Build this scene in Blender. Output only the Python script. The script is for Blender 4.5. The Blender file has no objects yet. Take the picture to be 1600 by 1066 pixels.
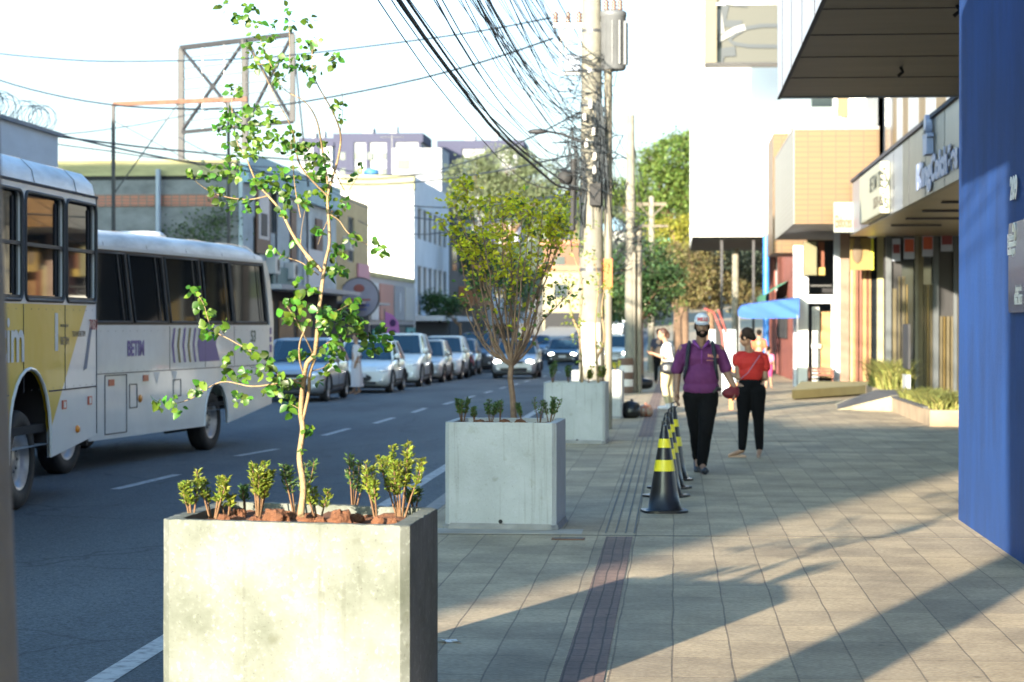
import bpy, bmesh, math, random
from mathutils import Vector, Matrix, noise
from mathutils.geometry import tessellate_polygon
random.seed(7)
PI = math.pi; R = math.radians
SC = bpy.context.scene; COL = SC.collection
# ------------------------------------------------------------------ camera
F = 3333.0; CAMH = 1.68
YAW = math.atan(255/F); PITCH = math.atan(25/F)
cam_data = bpy.data.cameras.new("camera"); cam = bpy.data.objects.new("camera", cam_data); COL.objects.link(cam)
cam.location = (0, 0, CAMH); cam.rotation_euler = (PI/2-PITCH, 0, YAW)
cam_data.sensor_width = 36.0; cam_data.lens = F/1600*36
cam_data.clip_start = 0.1; cam_data.clip_end = 3000
cam_data.dof.use_dof = True; cam_data.dof.focus_distance = 12.0; cam_data.dof.aperture_fstop = 4.2
SC.camera = cam
# ------------------------------------------------------------------ sky, sun, exposure
SUN_EL = R(10.0); SUN_AZ = R(200.5)      # direction towards the sun, clockwise from +Y: behind the camera, left
wd = bpy.data.worlds.new("World"); SC.world = wd; wd.use_nodes = True
nt = wd.node_tree; nt.nodes.clear()
sky = nt.nodes.new('ShaderNodeTexSky'); sky.sky_type = 'NISHITA'; sky.sun_disc = False
sky.sun_elevation = SUN_EL; sky.sun_rotation = SUN_AZ; sky.air_density = 1.0; sky.dust_density = 4.0; sky.ozone_density = 2.2
bgn = nt.nodes.new('ShaderNodeBackground'); bgn.inputs['Strength'].default_value = 0.125
wo = nt.nodes.new('ShaderNodeOutputWorld')
tint = nt.nodes.new('ShaderNodeMix'); tint.data_type = 'RGBA'; tint.blend_type = 'MULTIPLY'; tint.inputs[0].default_value = 1.0; tint.inputs[7].default_value = (.66, 1.0, 1.24, 1)
nt.links.new(sky.outputs['Color'], tint.inputs[6])
# warm-white glow added low in the sky so the horizon burns out
gc = nt.nodes.new('ShaderNodeTexCoord'); sx_ = nt.nodes.new('ShaderNodeSeparateXYZ'); nt.links.new(gc.outputs['Generated'], sx_.inputs[0])
hz = nt.nodes.new('ShaderNodeMapRange'); hz.interpolation_type = 'SMOOTHSTEP'; hz.inputs['From Min'].default_value = .15; hz.inputs['From Max'].default_value = .36; hz.inputs['To Min'].default_value = 1.0; hz.inputs['To Max'].default_value = 0.0
nt.links.new(sx_.outputs['Z'], hz.inputs[0])
hm = nt.nodes.new('ShaderNodeMix'); hm.data_type = 'RGBA'; hm.blend_type = 'ADD'; hm.clamp_result = False; hm.inputs[7].default_value = (1.35, 1.05, .85, 1)
nt.links.new(hz.outputs[0], hm.inputs[0]); nt.links.new(tint.outputs[2], hm.inputs[6]); nt.links.new(hm.outputs[2], bgn.inputs['Color']); nt.links.new(bgn.outputs[0], wo.inputs['Surface'])
sl = bpy.data.lights.new("sun", 'SUN'); sl.energy = 4.9; sl.angle = R(0.6); sl.color = (1.0, 0.87, 0.70)
sun = bpy.data.objects.new("sun", sl); COL.objects.link(sun)
sdir = Vector((math.sin(SUN_AZ)*math.cos(SUN_EL), math.cos(SUN_AZ)*math.cos(SUN_EL), math.sin(SUN_EL)))
sun.rotation_euler = sdir.to_track_quat('Z', 'Y').to_euler(); sun.location = (0, -20, 30)
SC.view_settings.view_transform = 'Standard'; SC.view_settings.look = 'None'
SC.view_settings.exposure = 2.08; SC.view_settings.gamma = 1.0; SC.view_settings.use_curve_mapping = False
SC.cycles.max_bounces = 6; SC.cycles.transparent_max_bounces = 8

# ------------------------------------------------------------------ helpers
def ray(px, py):
    a = (px-800)/F; b = (533-py)/F; cy, sy = math.cos(YAW), math.sin(YAW); cp, sp = math.cos(PITCH), math.sin(PITCH)
    f = Vector((-sy*cp, cy*cp, -sp)); r = Vector((cy, sy, 0)); u = Vector((-sy*sp, cy*sp, cp))
    return f+a*r+b*u
def Pz(px, py, z=0.0):
    d = ray(px, py); t = (z-CAMH)/d.z; return Vector((d.x*t, d.y*t, z))
def PX(px, py, X):
    d = ray(px, py); t = X/d.x; return Vector((X, d.y*t, CAMH+d.z*t))
def PY(px, py, Y):
    d = ray(px, py); t = Y/d.y; return Vector((d.x*t, Y, CAMH+d.z*t))
def dip(y):                                  # the street drops gently, then climbs far away
    if y < 45: return 0.0
    if y < 125: return -0.0068*(y-45)
    if y < 210: return -0.544+0.0155*(y-125)
    return 0.77+0.045*(y-210)
ROAD = -0.10

def thing(name, label, cat, loc=(0, 0, 0), rz=0.0, group=None):
    o = bpy.data.objects.new(name, None); COL.objects.link(o); o.location = loc; o.rotation_euler = (0, 0, rz)
    o.empty_display_size = 0.2
    o['label'] = label; o['category'] = cat
    if group: o['group'] = group
    return o
def tag(o, label, cat, group=None):
    o['label'] = label; o['category'] = cat
    if group: o['group'] = group
    return o
def rootloc(p):
    v = Vector((0, 0, 0))
    while p is not None: v += Vector(p.location); p = p.parent
    return v
def copytree(o, parent=None):
    c = o.copy(); COL.objects.link(c)
    if parent is not None: c.parent = parent
    for ch in list(o.children): copytree(ch, c)
    return c

class MB:
    def __init__(s): s.v = []; s.f = []; s.mi = []; s.sm = []; s.m = 0; s.smooth = False
    def add(s, vs, fs, smooth=None):
        b = len(s.v); s.v += [tuple(p) for p in vs]
        for f in fs: s.f.append([b+i for i in f]); s.mi.append(s.m); s.sm.append(s.smooth if smooth is None else smooth)
        return s
    def box(s, x0, y0, z0, x1, y1, z1):
        x0, x1 = min(x0, x1), max(x0, x1); y0, y1 = min(y0, y1), max(y0, y1); z0, z1 = min(z0, z1), max(z0, z1)
        v = [(x0,y0,z0),(x1,y0,z0),(x1,y1,z0),(x0,y1,z0),(x0,y0,z1),(x1,y0,z1),(x1,y1,z1),(x0,y1,z1)]
        return s.add(v, [(0,3,2,1),(4,5,6,7),(0,1,5,4),(1,2,6,5),(2,3,7,6),(3,0,4,7)], False)
    def bar(s, a, b, w, h=None, up=(0, 0, 1)):
        a = Vector(a); b = Vector(b); h = h or w; d = (b-a).normalized(); up = Vector(up)
        if abs(d.dot(up)) > .98: up = Vector((0, 1, 0))
        r = d.cross(up).normalized()*w/2; u = r.cross(d).normalized()*h/2
        v = [a-r-u, a+r-u, a+r+u, a-r+u, b-r-u, b+r-u, b+r+u, b-r+u]
        return s.add(v, [(0,1,2,3),(7,6,5,4),(0,4,5,1),(1,5,6,2),(2,6,7,3),(3,7,4,0)], False)
    def rings(s, rings, caps=(True, True), closed=True, smooth=True):
        n = len(rings[0]); vs = [p for r in rings for p in r]; fs = []
        for i in range(len(rings)-1):
            for j in range(n if closed else n-1):
                k = (j+1) % n; fs.append((i*n+j, i*n+k, (i+1)*n+k, (i+1)*n+j))
        s.add(vs, fs, smooth)
        if caps[0]: s.add(rings[0], [tuple(range(n))[::-1]], False)
        if caps[1]: s.add(rings[-1], [tuple(range(n))], False)
        return s
    def tube(s, pts, r, n=8, caps=True, smooth=True):
        pts = [Vector(p) for p in pts]; m = len(pts)
        rad = [r]*m if not isinstance(r, (list, tuple)) else list(r)
        rings = []; prev = None
        for i, p in enumerate(pts):
            d = (pts[min(i+1, m-1)]-pts[max(i-1, 0)])
            if d.length < 1e-9: d = Vector((0, 0, 1))
            d.normalize()
            a = prev if prev is not None else (Vector((1, 0, 0)) if abs(d.x) < .9 else Vector((0, 1, 0)))
            a = (a-d*a.dot(d)); 
            if a.length < 1e-6: a = d.orthogonal()
            a.normalize(); b = d.cross(a); prev = a
            rings.append([p+rad[i]*(a*math.cos(2*PI*j/n)+b*math.sin(2*PI*j/n)) for j in range(n)])
        return s.rings(rings, (caps, caps), True, smooth)
    def lathe(s, prof, org=(0, 0, 0), axis='z', n=16, caps=(True, True), smooth=True):
        o = Vector(org); rings = []
        for r, h in prof:
            ring = []
            for j in range(n):
                c, q = math.cos(2*PI*j/n)*r, math.sin(2*PI*j/n)*r
                p = {'z': (c, q, h), 'x': (h, c, q), 'y': (q, h, c)}[axis]
                ring.append(o+Vector(p))
            rings.append(ring)
        return s.rings(rings, caps, True, smooth)
    def ell(s, c, r, n=12, m=8, rot=None):
        c = Vector(c); rx, ry, rz = r if isinstance(r, (tuple, list)) else (r, r, r); rings = []
        for i in range(1, m):
            t = PI*i/m; rings.append([])
            for j in range(n):
                a = 2*PI*j/n; p = Vector((rx*math.sin(t)*math.cos(a), ry*math.sin(t)*math.sin(a), -rz*math.cos(t)))
                if rot: p = rot @ p
                rings[-1].append(c+p)
        q = Vector((0, 0, rz)); q = rot @ q if rot else q
        s.rings(rings, (False, False), True, True)
        k = len(rings[0]); 
        s.add([c-q]+rings[0], [(0, (j+1) % k+1, j+1) for j in range(k)], True)
        s.add([c+q]+rings[-1], [(0, j+1, (j+1) % k+1) for j in range(k)], True)
        return s
    def caps(s, p0, r0, p1, r1, n=12, sq=(1, 1)):       # tapered limb segment with round ends
        p0 = Vector(p0); p1 = Vector(p1); d = (p1-p0); L = d.length; d.normalize()
        a = d.cross(Vector((0, 1, 0)));  a = a.normalized() if a.length > .05 else Vector((1, 0, 0)); b = a.cross(d)
        rings = []
        for k in range(1, 5):
            t = PI/2*k/4; rings.append((p0-d*r0*math.cos(t)*.9, r0*math.sin(t)))
        for k in range(0, 4):
            t = PI/2*k/4; rings.append((p1+d*r1*math.sin(t)*.9, r1*math.cos(t)))
        rr = [[c+rad*(a*math.cos(2*PI*j/n)*sq[0]+b*math.sin(2*PI*j/n)*sq[1]) for j in range(n)] for c, rad in rings]
        return s.rings(rr, (True, True))
    def plane_holes(s, outer, holes, fn, smooth=False):  # 2D loops -> mesh through fn(u, v)
        loops = [[Vector((u, v, 0)) for u, v in outer]]+[[Vector((u, v, 0)) for u, v in h] for h in holes]
        tris = tessellate_polygon(loops); flat = [p for l in loops for p in l]
        return s.add([fn(p.x, p.y) for p in flat], [tuple(t) for t in tris], smooth)
    def leaf(s, c, L, W, d, nrm, fold=.25):
        d = d.normalized(); r = d.cross(nrm)
        if r.length < 1e-4: r = d.orthogonal()
        r.normalize(); n = r.cross(d)
        b = c; t = c+d*L; m = c+d*L*.45
        return s.add([b, m+r*W*.5+n*W*fold, t, m-r*W*.5+n*W*fold, m], [(0, 1, 4), (1, 2, 4), (0, 4, 3), (4, 2, 3)], False)
    def leaf2(s, c, L, W, d, nrm, fold=.2, droop=.15):
        d = d.normalized(); r = d.cross(nrm)
        if r.length < 1e-4: r = d.orthogonal()
        r.normalize(); n = r.cross(d); v = []
        for t, w_ in ((0, .0), (.14, .55), (.38, 1.0), (.64, .86), (.86, .42), (1, 0)):
            m_ = c+d*L*t-n*L*droop*t*t; v += [m_, m_+r*W*.5*w_+n*W*fold*w_, m_-r*W*.5*w_+n*W*fold*w_]
        f = []
        for i in range(5): a, b = 3*i, 3*i+3; f += [(a, b, b+1, a+1), (a, a+2, b+2, b)]
        return s.add(v, f, True)
    def build(s, name, mats, parent=None, w=False, bevel=0, seg=2):
        me = bpy.data.meshes.new(name); vs = s.v
        if parent is not None and w:
            q = rootloc(parent); vs = [(a[0]-q.x, a[1]-q.y, a[2]-q.z) for a in vs]
        me.from_pydata(vs, [], s.f)
        if not isinstance(mats, (list, tuple)): mats = [mats]
        for m in mats: me.materials.append(m)
        me.polygons.foreach_set('material_index', s.mi); me.polygons.foreach_set('use_smooth', s.sm)
        me.validate(); me.update()
        o = bpy.data.objects.new(name, me); COL.objects.link(o)
        if parent is not None: o.parent = parent
        if bevel:
            md = o.modifiers.new('bevel', 'BEVEL'); md.width = bevel; md.segments = seg; md.limit_method = 'ANGLE'; md.angle_limit = R(40)
        return o
def box(name, mat, b, parent=None, w=True, bevel=0): return MB().box(*b).build(name, mat, parent, w, bevel)
def rrect(u0, v0, u1, v1, r, n=4):
    o = []
    for cx, cy, a0 in ((u1-r, v0+r, -PI/2), (u1-r, v1-r, 0), (u0+r, v1-r, PI/2), (u0+r, v0+r, PI)):
        for k in range(n+1): a = a0+PI/2*k/n; o.append((cx+r*math.cos(a), cy+r*math.sin(a)))
    return o
def text(s, size, org, udir, vdir, mat, name='lettering', parent=None, ext=.01, bold=0.0, w=True, align='LEFT', sx=1.0, shear=0):
    cu = bpy.data.curves.new('t', 'FONT'); cu.body = s; cu.size = size; cu.extrude = ext; cu.offset = bold; cu.align_x = align; cu.shear = shear
    cu.resolution_u = 3
    ob = bpy.data.objects.new('t', cu); me = ob.to_mesh(); u = Vector(udir).normalized(); v = Vector(vdir).normalized(); n = u.cross(v); org = Vector(org)
    mb = MB(); mb.add([org+u*p.co.x*sx+v*p.co.y+n*(p.co.z+ext) for p in me.vertices], [tuple(f.vertices) for f in me.polygons], False)
    ob.to_mesh_clear(); bpy.data.objects.remove(ob); bpy.data.curves.remove(cu)
    return mb.build(name, mat, parent, w)
def structure(name, mb, mat, parent=None):
    o = mb.build(name, mat, parent); o['kind'] = 'structure'; return o

# ------------------------------------------------------------------ materials
MT = {}
def M(name, col=(.5, .5, .5), rough=.7, var=.0, sc=3., bump=0., bsc=60., metal=0., spec=.5, coat=0., col2=None, c2=.5, isl=0., trans=0., emis=0., detail=6, aniso=None, alpha=1.0):
    if name in MT: return MT[name]
    m = bpy.data.materials.new(name); m.use_nodes = True; t = m.node_tree; N = t.nodes; L = t.links
    p = N['Principled BSDF']; p.inputs['Roughness'].default_value = rough; p.inputs['Metallic'].default_value = metal
    p.inputs['Specular IOR Level'].default_value = spec; p.inputs['Coat Weight'].default_value = coat; p.inputs['Coat Roughness'].default_value = .05
    p.inputs['Base Color'].default_value = (*col, 1)
    if emis: p.inputs['Emission Color'].default_value = (*col, 1); p.inputs['Emission Strength'].default_value = emis
    src = None; tc = N.new('ShaderNodeTexCoord')
    vec = tc.outputs['Object']
    if aniso:
        mp = N.new('ShaderNodeMapping'); mp.inputs['Scale'].default_value = aniso; L.new(vec, mp.inputs[0]); vec = mp.outputs[0]
    if var or col2:
        nz = N.new('ShaderNodeTexNoise'); nz.inputs['Scale'].default_value = sc; nz.inputs['Detail'].default_value = detail; nz.inputs['Roughness'].default_value = .62
        L.new(vec, nz.inputs['Vector'])
        rp = N.new('ShaderNodeValToRGB'); L.new(nz.outputs['Fac'], rp.inputs[0])
        a = tuple(c*(1-var) for c in col); b = tuple(min(1, c*(1+var)) for c in col)
        rp.color_ramp.elements[0].position = .3; rp.color_ramp.elements[1].position = .7
        rp.color_ramp.elements[0].color = (*a, 1); rp.color_ramp.elements[1].color = (*b, 1)
        if col2:
            rp.color_ramp.elements[0].position = c2-.12; rp.color_ramp.elements[1].position = c2+.12
            rp.color_ramp.elements[0].color = (*col2, 1); rp.color_ramp.elements[1].color = (*col, 1)
        src = rp.outputs[0]
    if isl:
        g = N.new('ShaderNodeNewGeometry'); hs = N.new('ShaderNodeHueSaturation')
        mr = N.new('ShaderNodeMapRange'); mr.inputs['To Min'].default_value = 1-isl; mr.inputs['To Max'].default_value = 1+isl
        L.new(g.outputs['Random Per Island'], mr.inputs[0]); L.new(mr.outputs[0], hs.inputs['Value'])
        m2 = N.new('ShaderNodeMapRange'); m2.inputs['To Min'].default_value = .5-isl*.07; m2.inputs['To Max'].default_value = .5+isl*.05
        mm = N.new('ShaderNodeMath'); mm.operation = 'FRACT'; m3 = N.new('ShaderNodeMath'); m3.operation = 'MULTIPLY'; m3.inputs[1].default_value = 7.31
        L.new(g.outputs['Random Per Island'], m3.inputs[0]); L.new(m3.outputs[0], mm.inputs[0]); L.new(mm.outputs[0], m2.inputs[0]); L.new(m2.outputs[0], hs.inputs['Hue'])
        if src: L.new(src, hs.inputs['Color'])
        else: hs.inputs['Color'].default_value = (*col, 1)
        src = hs.outputs[0]
    if src: L.new(src, p.inputs['Base Color'])
    if bump:
        nb = N.new('ShaderNodeTexNoise'); nb.inputs['Scale'].default_value = bsc; nb.inputs['Detail'].default_value = 5; L.new(vec, nb.inputs['Vector'])
        bp = N.new('ShaderNodeBump'); bp.inputs['Strength'].default_value = bump; bp.inputs['Distance'].default_value = .02
        L.new(nb.outputs['Fac'], bp.inputs['Height']); L.new(bp.outputs[0], p.inputs['Normal'])
    if trans:
        tr = N.new('ShaderNodeBsdfTranslucent'); mx = N.new('ShaderNodeMixShader'); mx.inputs[0].default_value = trans
        if src: 
            br = N.new('ShaderNodeHueSaturation'); br.inputs['Value'].default_value = 1.5; L.new(src, br.inputs['Color']); L.new(br.outputs[0], tr.inputs[0])
        else: tr.inputs[0].default_value = (*col, 1)
        L.new(p.outputs[0], mx.inputs[1]); L.new(tr.outputs[0], mx.inputs[2]); L.new(mx.outputs[0], N['Material Output'].inputs[0])
    MT[name] = m; return m
def nodes(m): return m.node_tree.nodes, m.node_tree.links, m.node_tree.nodes['Principled BSDF']

# asphalt: fine speckle, worn patches, thin dark cracks
def asphalt():
    m = M('asphalt', (.06, .062, .066), .85); N, L, p = nodes(m); tc = N['Texture Coordinate'] if 'Texture Coordinate' in N else N.new('ShaderNodeTexCoord')
    n1 = N.new('ShaderNodeTexNoise'); n1.inputs['Scale'].default_value = 55; n1.inputs['Detail'].default_value = 5; n1.inputs['Roughness'].default_value = .75
    n2 = N.new('ShaderNodeTexNoise'); n2.inputs['Scale'].default_value = .35; n2.inputs['Detail'].default_value = 8
    mp = N.new('ShaderNodeMapping'); mp.inputs['Scale'].default_value = (1.6, .35, 1); L.new(tc.outputs['Object'], mp.inputs[0]); L.new(mp.outputs[0], n2.inputs['Vector'])
    L.new(tc.outputs['Object'], n1.inputs['Vector'])
    r1 = N.new('ShaderNodeValToRGB'); r1.color_ramp.elements[0].color = (.018, .025, .030, 1); r1.color_ramp.elements[1].color = (.165, .20, .225, 1)
    r1.color_ramp.elements[0].position = .35; r1.color_ramp.elements[1].position = .75; L.new(n1.outputs[0], r1.inputs[0])
    r2 = N.new('ShaderNodeValToRGB'); r2.color_ramp.elements[0].color = (.62, .62, .64, 1); r2.color_ramp.elements[1].color = (1.25, 1.22, 1.2, 1)
    r2.color_ramp.elements[0].position = .35; r2.color_ramp.elements[1].position = .68; L.new(n2.outputs[0], r2.inputs[0])
    mx = N.new('ShaderNodeMix'); mx.data_type = 'RGBA'; mx.blend_type = 'MULTIPLY'; mx.inputs[0].default_value = 1
    L.new(r1.outputs[0], mx.inputs[6]); L.new(r2.outputs[0], mx.inputs[7])
    v = N.new('ShaderNodeTexVoronoi'); v.feature = 'DISTANCE_TO_EDGE'; v.inputs['Scale'].default_value = .5
    nd = N.new('ShaderNodeTexNoise'); nd.inputs['Scale'].default_value = 3; L.new(tc.outputs['Object'], nd.inputs['Vector'])
    ad = N.new('ShaderNodeMix'); ad.data_type = 'VECTOR'; ad.inputs[0].default_value = .25; L.new(tc.outputs['Object'], ad.inputs[4]); L.new(nd.outputs['Color'], ad.inputs[5])
    L.new(ad.outputs[1], v.inputs['Vector'])
    r3 = N.new('ShaderNodeValToRGB'); r3.color_ramp.elements[0].color = (.45, .45, .45, 1); r3.color_ramp.elements[1].color = (1, 1, 1, 1); r3.color_ramp.elements[1].position = .012
    L.new(v.outputs['Distance'], r3.inputs[0])
    m2 = N.new('ShaderNodeMix'); m2.data_type = 'RGBA'; m2.blend_type = 'MULTIPLY'; m2.inputs[0].default_value = .8; L.new(mx.outputs[2], m2.inputs[6]); L.new(r3.outputs[0], m2.inputs[7])
    L.new(m2.outputs[2], p.inputs['Base Color'])
    b = N.new('ShaderNodeBump'); b.inputs['Strength'].default_value = .5; b.inputs['Distance'].default_value = .006; L.new(n1.outputs[0], b.inputs['Height']); L.new(b.outputs[0], p.inputs['Normal'])
    return m
# paving slabs running along the street with combed texture
def paving(name, c1, c2, mort, row, wid, ms=.006, wave=True):
    m = M(name, c1, .8); N, L, p = nodes(m); tc = N['Texture Coordinate']
    sp = N.new('ShaderNodeSeparateXYZ'); cb = N.new('ShaderNodeCombineXYZ'); L.new(tc.outputs['Object'], sp.inputs[0])
    wob = N.new('ShaderNodeTexNoise'); wob.inputs['Scale'].default_value = 1.3; L.new(tc.outputs['Object'], wob.inputs['Vector'])
    ma = N.new('ShaderNodeMath'); ma.operation = 'MULTIPLY_ADD'; ma.inputs[1].default_value = .025; L.new(wob.outputs['Fac'], ma.inputs[0]); L.new(sp.outputs['X'], ma.inputs[2])
    L.new(sp.outputs['Y'], cb.inputs[0]); L.new(ma.outputs[0], cb.inputs[1])
    bk = N.new('ShaderNodeTexBrick'); bk.offset = 0; bk.inputs['Scale'].default_value = 1; bk.inputs['Brick Width'].default_value = wid; bk.inputs['Row Height'].default_value = row
    bk.inputs['Mortar Size'].default_value = ms; bk.inputs['Mortar Smooth'].default_value = .4; bk.inputs['Color1'].default_value = (*c1, 1); bk.inputs['Color2'].default_value = (*c2, 1); bk.inputs['Mortar'].default_value = (*mort, 1)
    L.new(cb.outputs[0], bk.inputs['Vector'])
    n = N.new('ShaderNodeTexNoise'); n.inputs['Scale'].default_value = 1.1; n.inputs['Detail'].default_value = 9; n.inputs['Roughness'].default_value = .7; L.new(tc.outputs['Object'], n.inputs['Vector'])
    r = N.new('ShaderNodeValToRGB'); r.color_ramp.elements[0].position = .32; r.color_ramp.elements[1].position = .68; r.color_ramp.elements[0].color = (.52, .50, .47, 1); r.color_ramp.elements[1].color = (1.18, 1.16, 1.1, 1); L.new(n.outputs[0], r.inputs[0])
    mx = N.new('ShaderNodeMix'); mx.data_type = 'RGBA'; mx.blend_type = 'MULTIPLY'; mx.inputs[0].default_value = .9; L.new(bk.outputs[0], mx.inputs[6]); L.new(r.outputs[0], mx.inputs[7])
    n3 = N.new('ShaderNodeTexNoise'); n3.inputs['Scale'].default_value = 34; n3.inputs['Detail'].default_value = 4; L.new(tc.outputs['Object'], n3.inputs['Vector'])
    r3 = N.new('ShaderNodeValToRGB'); r3.color_ramp.elements[0].position = .3; r3.color_ramp.elements[1].position = .62; r3.color_ramp.elements[0].color = (.72, .70, .67, 1); r3.color_ramp.elements[1].color = (1.05, 1.05, 1.05, 1); L.new(n3.outputs[0], r3.inputs[0])
    m2 = N.new('ShaderNodeMix'); m2.data_type = 'RGBA'; m2.blend_type = 'MULTIPLY'; m2.inputs[0].default_value = .8; L.new(mx.outputs[2], m2.inputs[6]); L.new(r3.outputs[0], m2.inputs[7])
    vo = N.new('ShaderNodeTexVoronoi'); vo.inputs['Scale'].default_value = 2.3; vo.inputs['Randomness'].default_value = 1.0; L.new(tc.outputs['Object'], vo.inputs['Vector'])
    rv = N.new('ShaderNodeValToRGB'); rv.color_ramp.elements[0].position = .035; rv.color_ramp.elements[1].position = .06; rv.color_ramp.elements[0].color = (.45, .43, .4, 1); rv.color_ramp.elements[1].color = (1, 1, 1, 1); L.new(vo.outputs['Distance'], rv.inputs[0])
    m4 = N.new('ShaderNodeMix'); m4.data_type = 'RGBA'; m4.blend_type = 'MULTIPLY'; m4.inputs[0].default_value = .8; L.new(m2.outputs[2], m4.inputs[6]); L.new(rv.outputs[0], m4.inputs[7]); m2 = m4
    L.new(m2.outputs[2], p.inputs['Base Color'])
    b = N.new('ShaderNodeBump'); b.inputs['Strength'].default_value = .55; b.inputs['Distance'].default_value = .006; b.invert = True; L.new(bk.outputs['Fac'], b.inputs['Height'])
    b2 = N.new('ShaderNodeBump'); b2.inputs['Strength'].default_value = .55; b2.inputs['Distance'].default_value = .004; L.new(n3.outputs[0], b2.inputs['Height']); L.new(b.outputs[0], b2.inputs['Normal']); last = b2
    if wave:
        mp = N.new('ShaderNodeMapping'); mp.inputs['Rotation'].default_value = (0, 0, R(38)); L.new(tc.outputs['Object'], mp.inputs[0])
        w = N.new('ShaderNodeTexWave'); w.inputs['Scale'].default_value = 9; w.inputs['Distortion'].default_value = 3; w.inputs['Detail'].default_value = 3; L.new(mp.outputs[0], w.inputs['Vector'])
        b3 = N.new('ShaderNodeBump'); b3.inputs['Strength'].default_value = .6; b3.inputs['Distance'].default_value = .004; L.new(w.outputs['Fac'], b3.inputs['Height']); L.new(b2.outputs[0], b3.inputs['Normal']); last = b3
    L.new(last.outputs[0], p.inputs['Normal']); return m
def concrete(nm, lo_, hi_, spk, k=.4):
    m = M(nm, (.5, .5, .45), .8); N, L, p = nodes(m); tc = N['Texture Coordinate']
    def nz(sc, d, lo, hi, ca, cb, rough=.6):
        n = N.new('ShaderNodeTexNoise'); n.inputs['Scale'].default_value = sc; n.inputs['Detail'].default_value = d; n.inputs['Roughness'].default_value = rough; L.new(tc.outputs['Object'], n.inputs['Vector'])
        r = N.new('ShaderNodeValToRGB'); r.color_ramp.elements[0].position = lo; r.color_ramp.elements[1].position = hi; r.color_ramp.elements[0].color = (*ca, 1); r.color_ramp.elements[1].color = (*cb, 1); L.new(n.outputs[0], r.inputs[0]); return r.outputs[0], n
    a, n1 = nz(2.6, 7, .36, .66, lo_, hi_); b, n2 = nz(42, 3, .58, .68, (1, 1, 1), (spk, spk, spk*1.03)); c, n4 = nz(9, 4, .62, .75, (1, 1, 1), (.80, .79, .7))
    mx = N.new('ShaderNodeMix'); mx.data_type = 'RGBA'; mx.blend_type = 'MULTIPLY'; mx.inputs[0].default_value = 1; L.new(a, mx.inputs[6]); L.new(b, mx.inputs[7])
    m2 = N.new('ShaderNodeMix'); m2.data_type = 'RGBA'; m2.blend_type = 'MULTIPLY'; m2.inputs[0].default_value = 1; L.new(mx.outputs[2], m2.inputs[6]); L.new(c, m2.inputs[7])
    mp = N.new('ShaderNodeMapping'); mp.inputs['Scale'].default_value = (26, 26, 1.1); L.new(tc.outputs['Object'], mp.inputs[0]); n5 = N.new('ShaderNodeTexNoise'); n5.inputs['Scale'].default_value = 1; n5.inputs['Detail'].default_value = 4; L.new(mp.outputs[0], n5.inputs['Vector'])
    r5 = N.new('ShaderNodeValToRGB'); r5.color_ramp.elements[0].position = .58; r5.color_ramp.elements[1].position = .74; r5.color_ramp.elements[0].color = (1, 1, 1, 1); r5.color_ramp.elements[1].color = (.74, .73, .68, 1); L.new(n5.outputs[0], r5.inputs[0])
    n6 = N.new('ShaderNodeTexNoise'); n6.inputs['Scale'].default_value = 120; n6.inputs['Detail'].default_value = 2; L.new(tc.outputs['Object'], n6.inputs['Vector']); r6 = N.new('ShaderNodeValToRGB'); r6.color_ramp.elements[0].position = .27; r6.color_ramp.elements[1].position = .34; r6.color_ramp.elements[0].color = (.55, .54, .5, 1); r6.color_ramp.elements[1].color = (1, 1, 1, 1); L.new(n6.outputs[0], r6.inputs[0])
    m7 = N.new('ShaderNodeMix'); m7.data_type = 'RGBA'; m7.blend_type = 'MULTIPLY'; m7.inputs[0].default_value = 1; L.new(m2.outputs[2], m7.inputs[6]); L.new(r5.outputs[0], m7.inputs[7])
    m8 = N.new('ShaderNodeMix'); m8.data_type = 'RGBA'; m8.blend_type = 'MULTIPLY'; m8.inputs[0].default_value = 1; L.new(m7.outputs[2], m8.inputs[6]); L.new(r6.outputs[0], m8.inputs[7]); L.new(m8.outputs[2], p.inputs['Base Color'])
    bp = N.new('ShaderNodeBump'); bp.inputs['Strength'].default_value = .35; bp.inputs['Distance'].default_value = .006; L.new(n2.outputs[0], bp.inputs['Height']); L.new(bp.outputs[0], p.inputs['Normal']); return m
def tiles(name, c1, c2, mort, w, h, axis='XZ', ms=.01, rough=.45, off=0.0):
    m = M(name, c1, rough); N, L, p = nodes(m); tc = N['Texture Coordinate']; sp = N.new('ShaderNodeSeparateXYZ'); cb = N.new('ShaderNodeCombineXYZ'); L.new(tc.outputs['Object'], sp.inputs[0])
    if axis == 'XZ': L.new(sp.outputs['X'], cb.inputs[0])
    else: L.new(sp.outputs['Y'], cb.inputs[0])
    L.new(sp.outputs['Z'], cb.inputs[1])
    bk = N.new('ShaderNodeTexBrick'); bk.offset = off; bk.inputs['Scale'].default_value = 1; bk.inputs['Brick Width'].default_value = w; bk.inputs['Row Height'].default_value = h; bk.inputs['Mortar Size'].default_value = ms
    bk.inputs['Color1'].default_value = (*c1, 1); bk.inputs['Color2'].default_value = (*c2, 1); bk.inputs['Mortar'].default_value = (*mort, 1); L.new(cb.outputs[0], bk.inputs['Vector']); L.new(bk.outputs[0], p.inputs['Base Color']); return m

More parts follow.
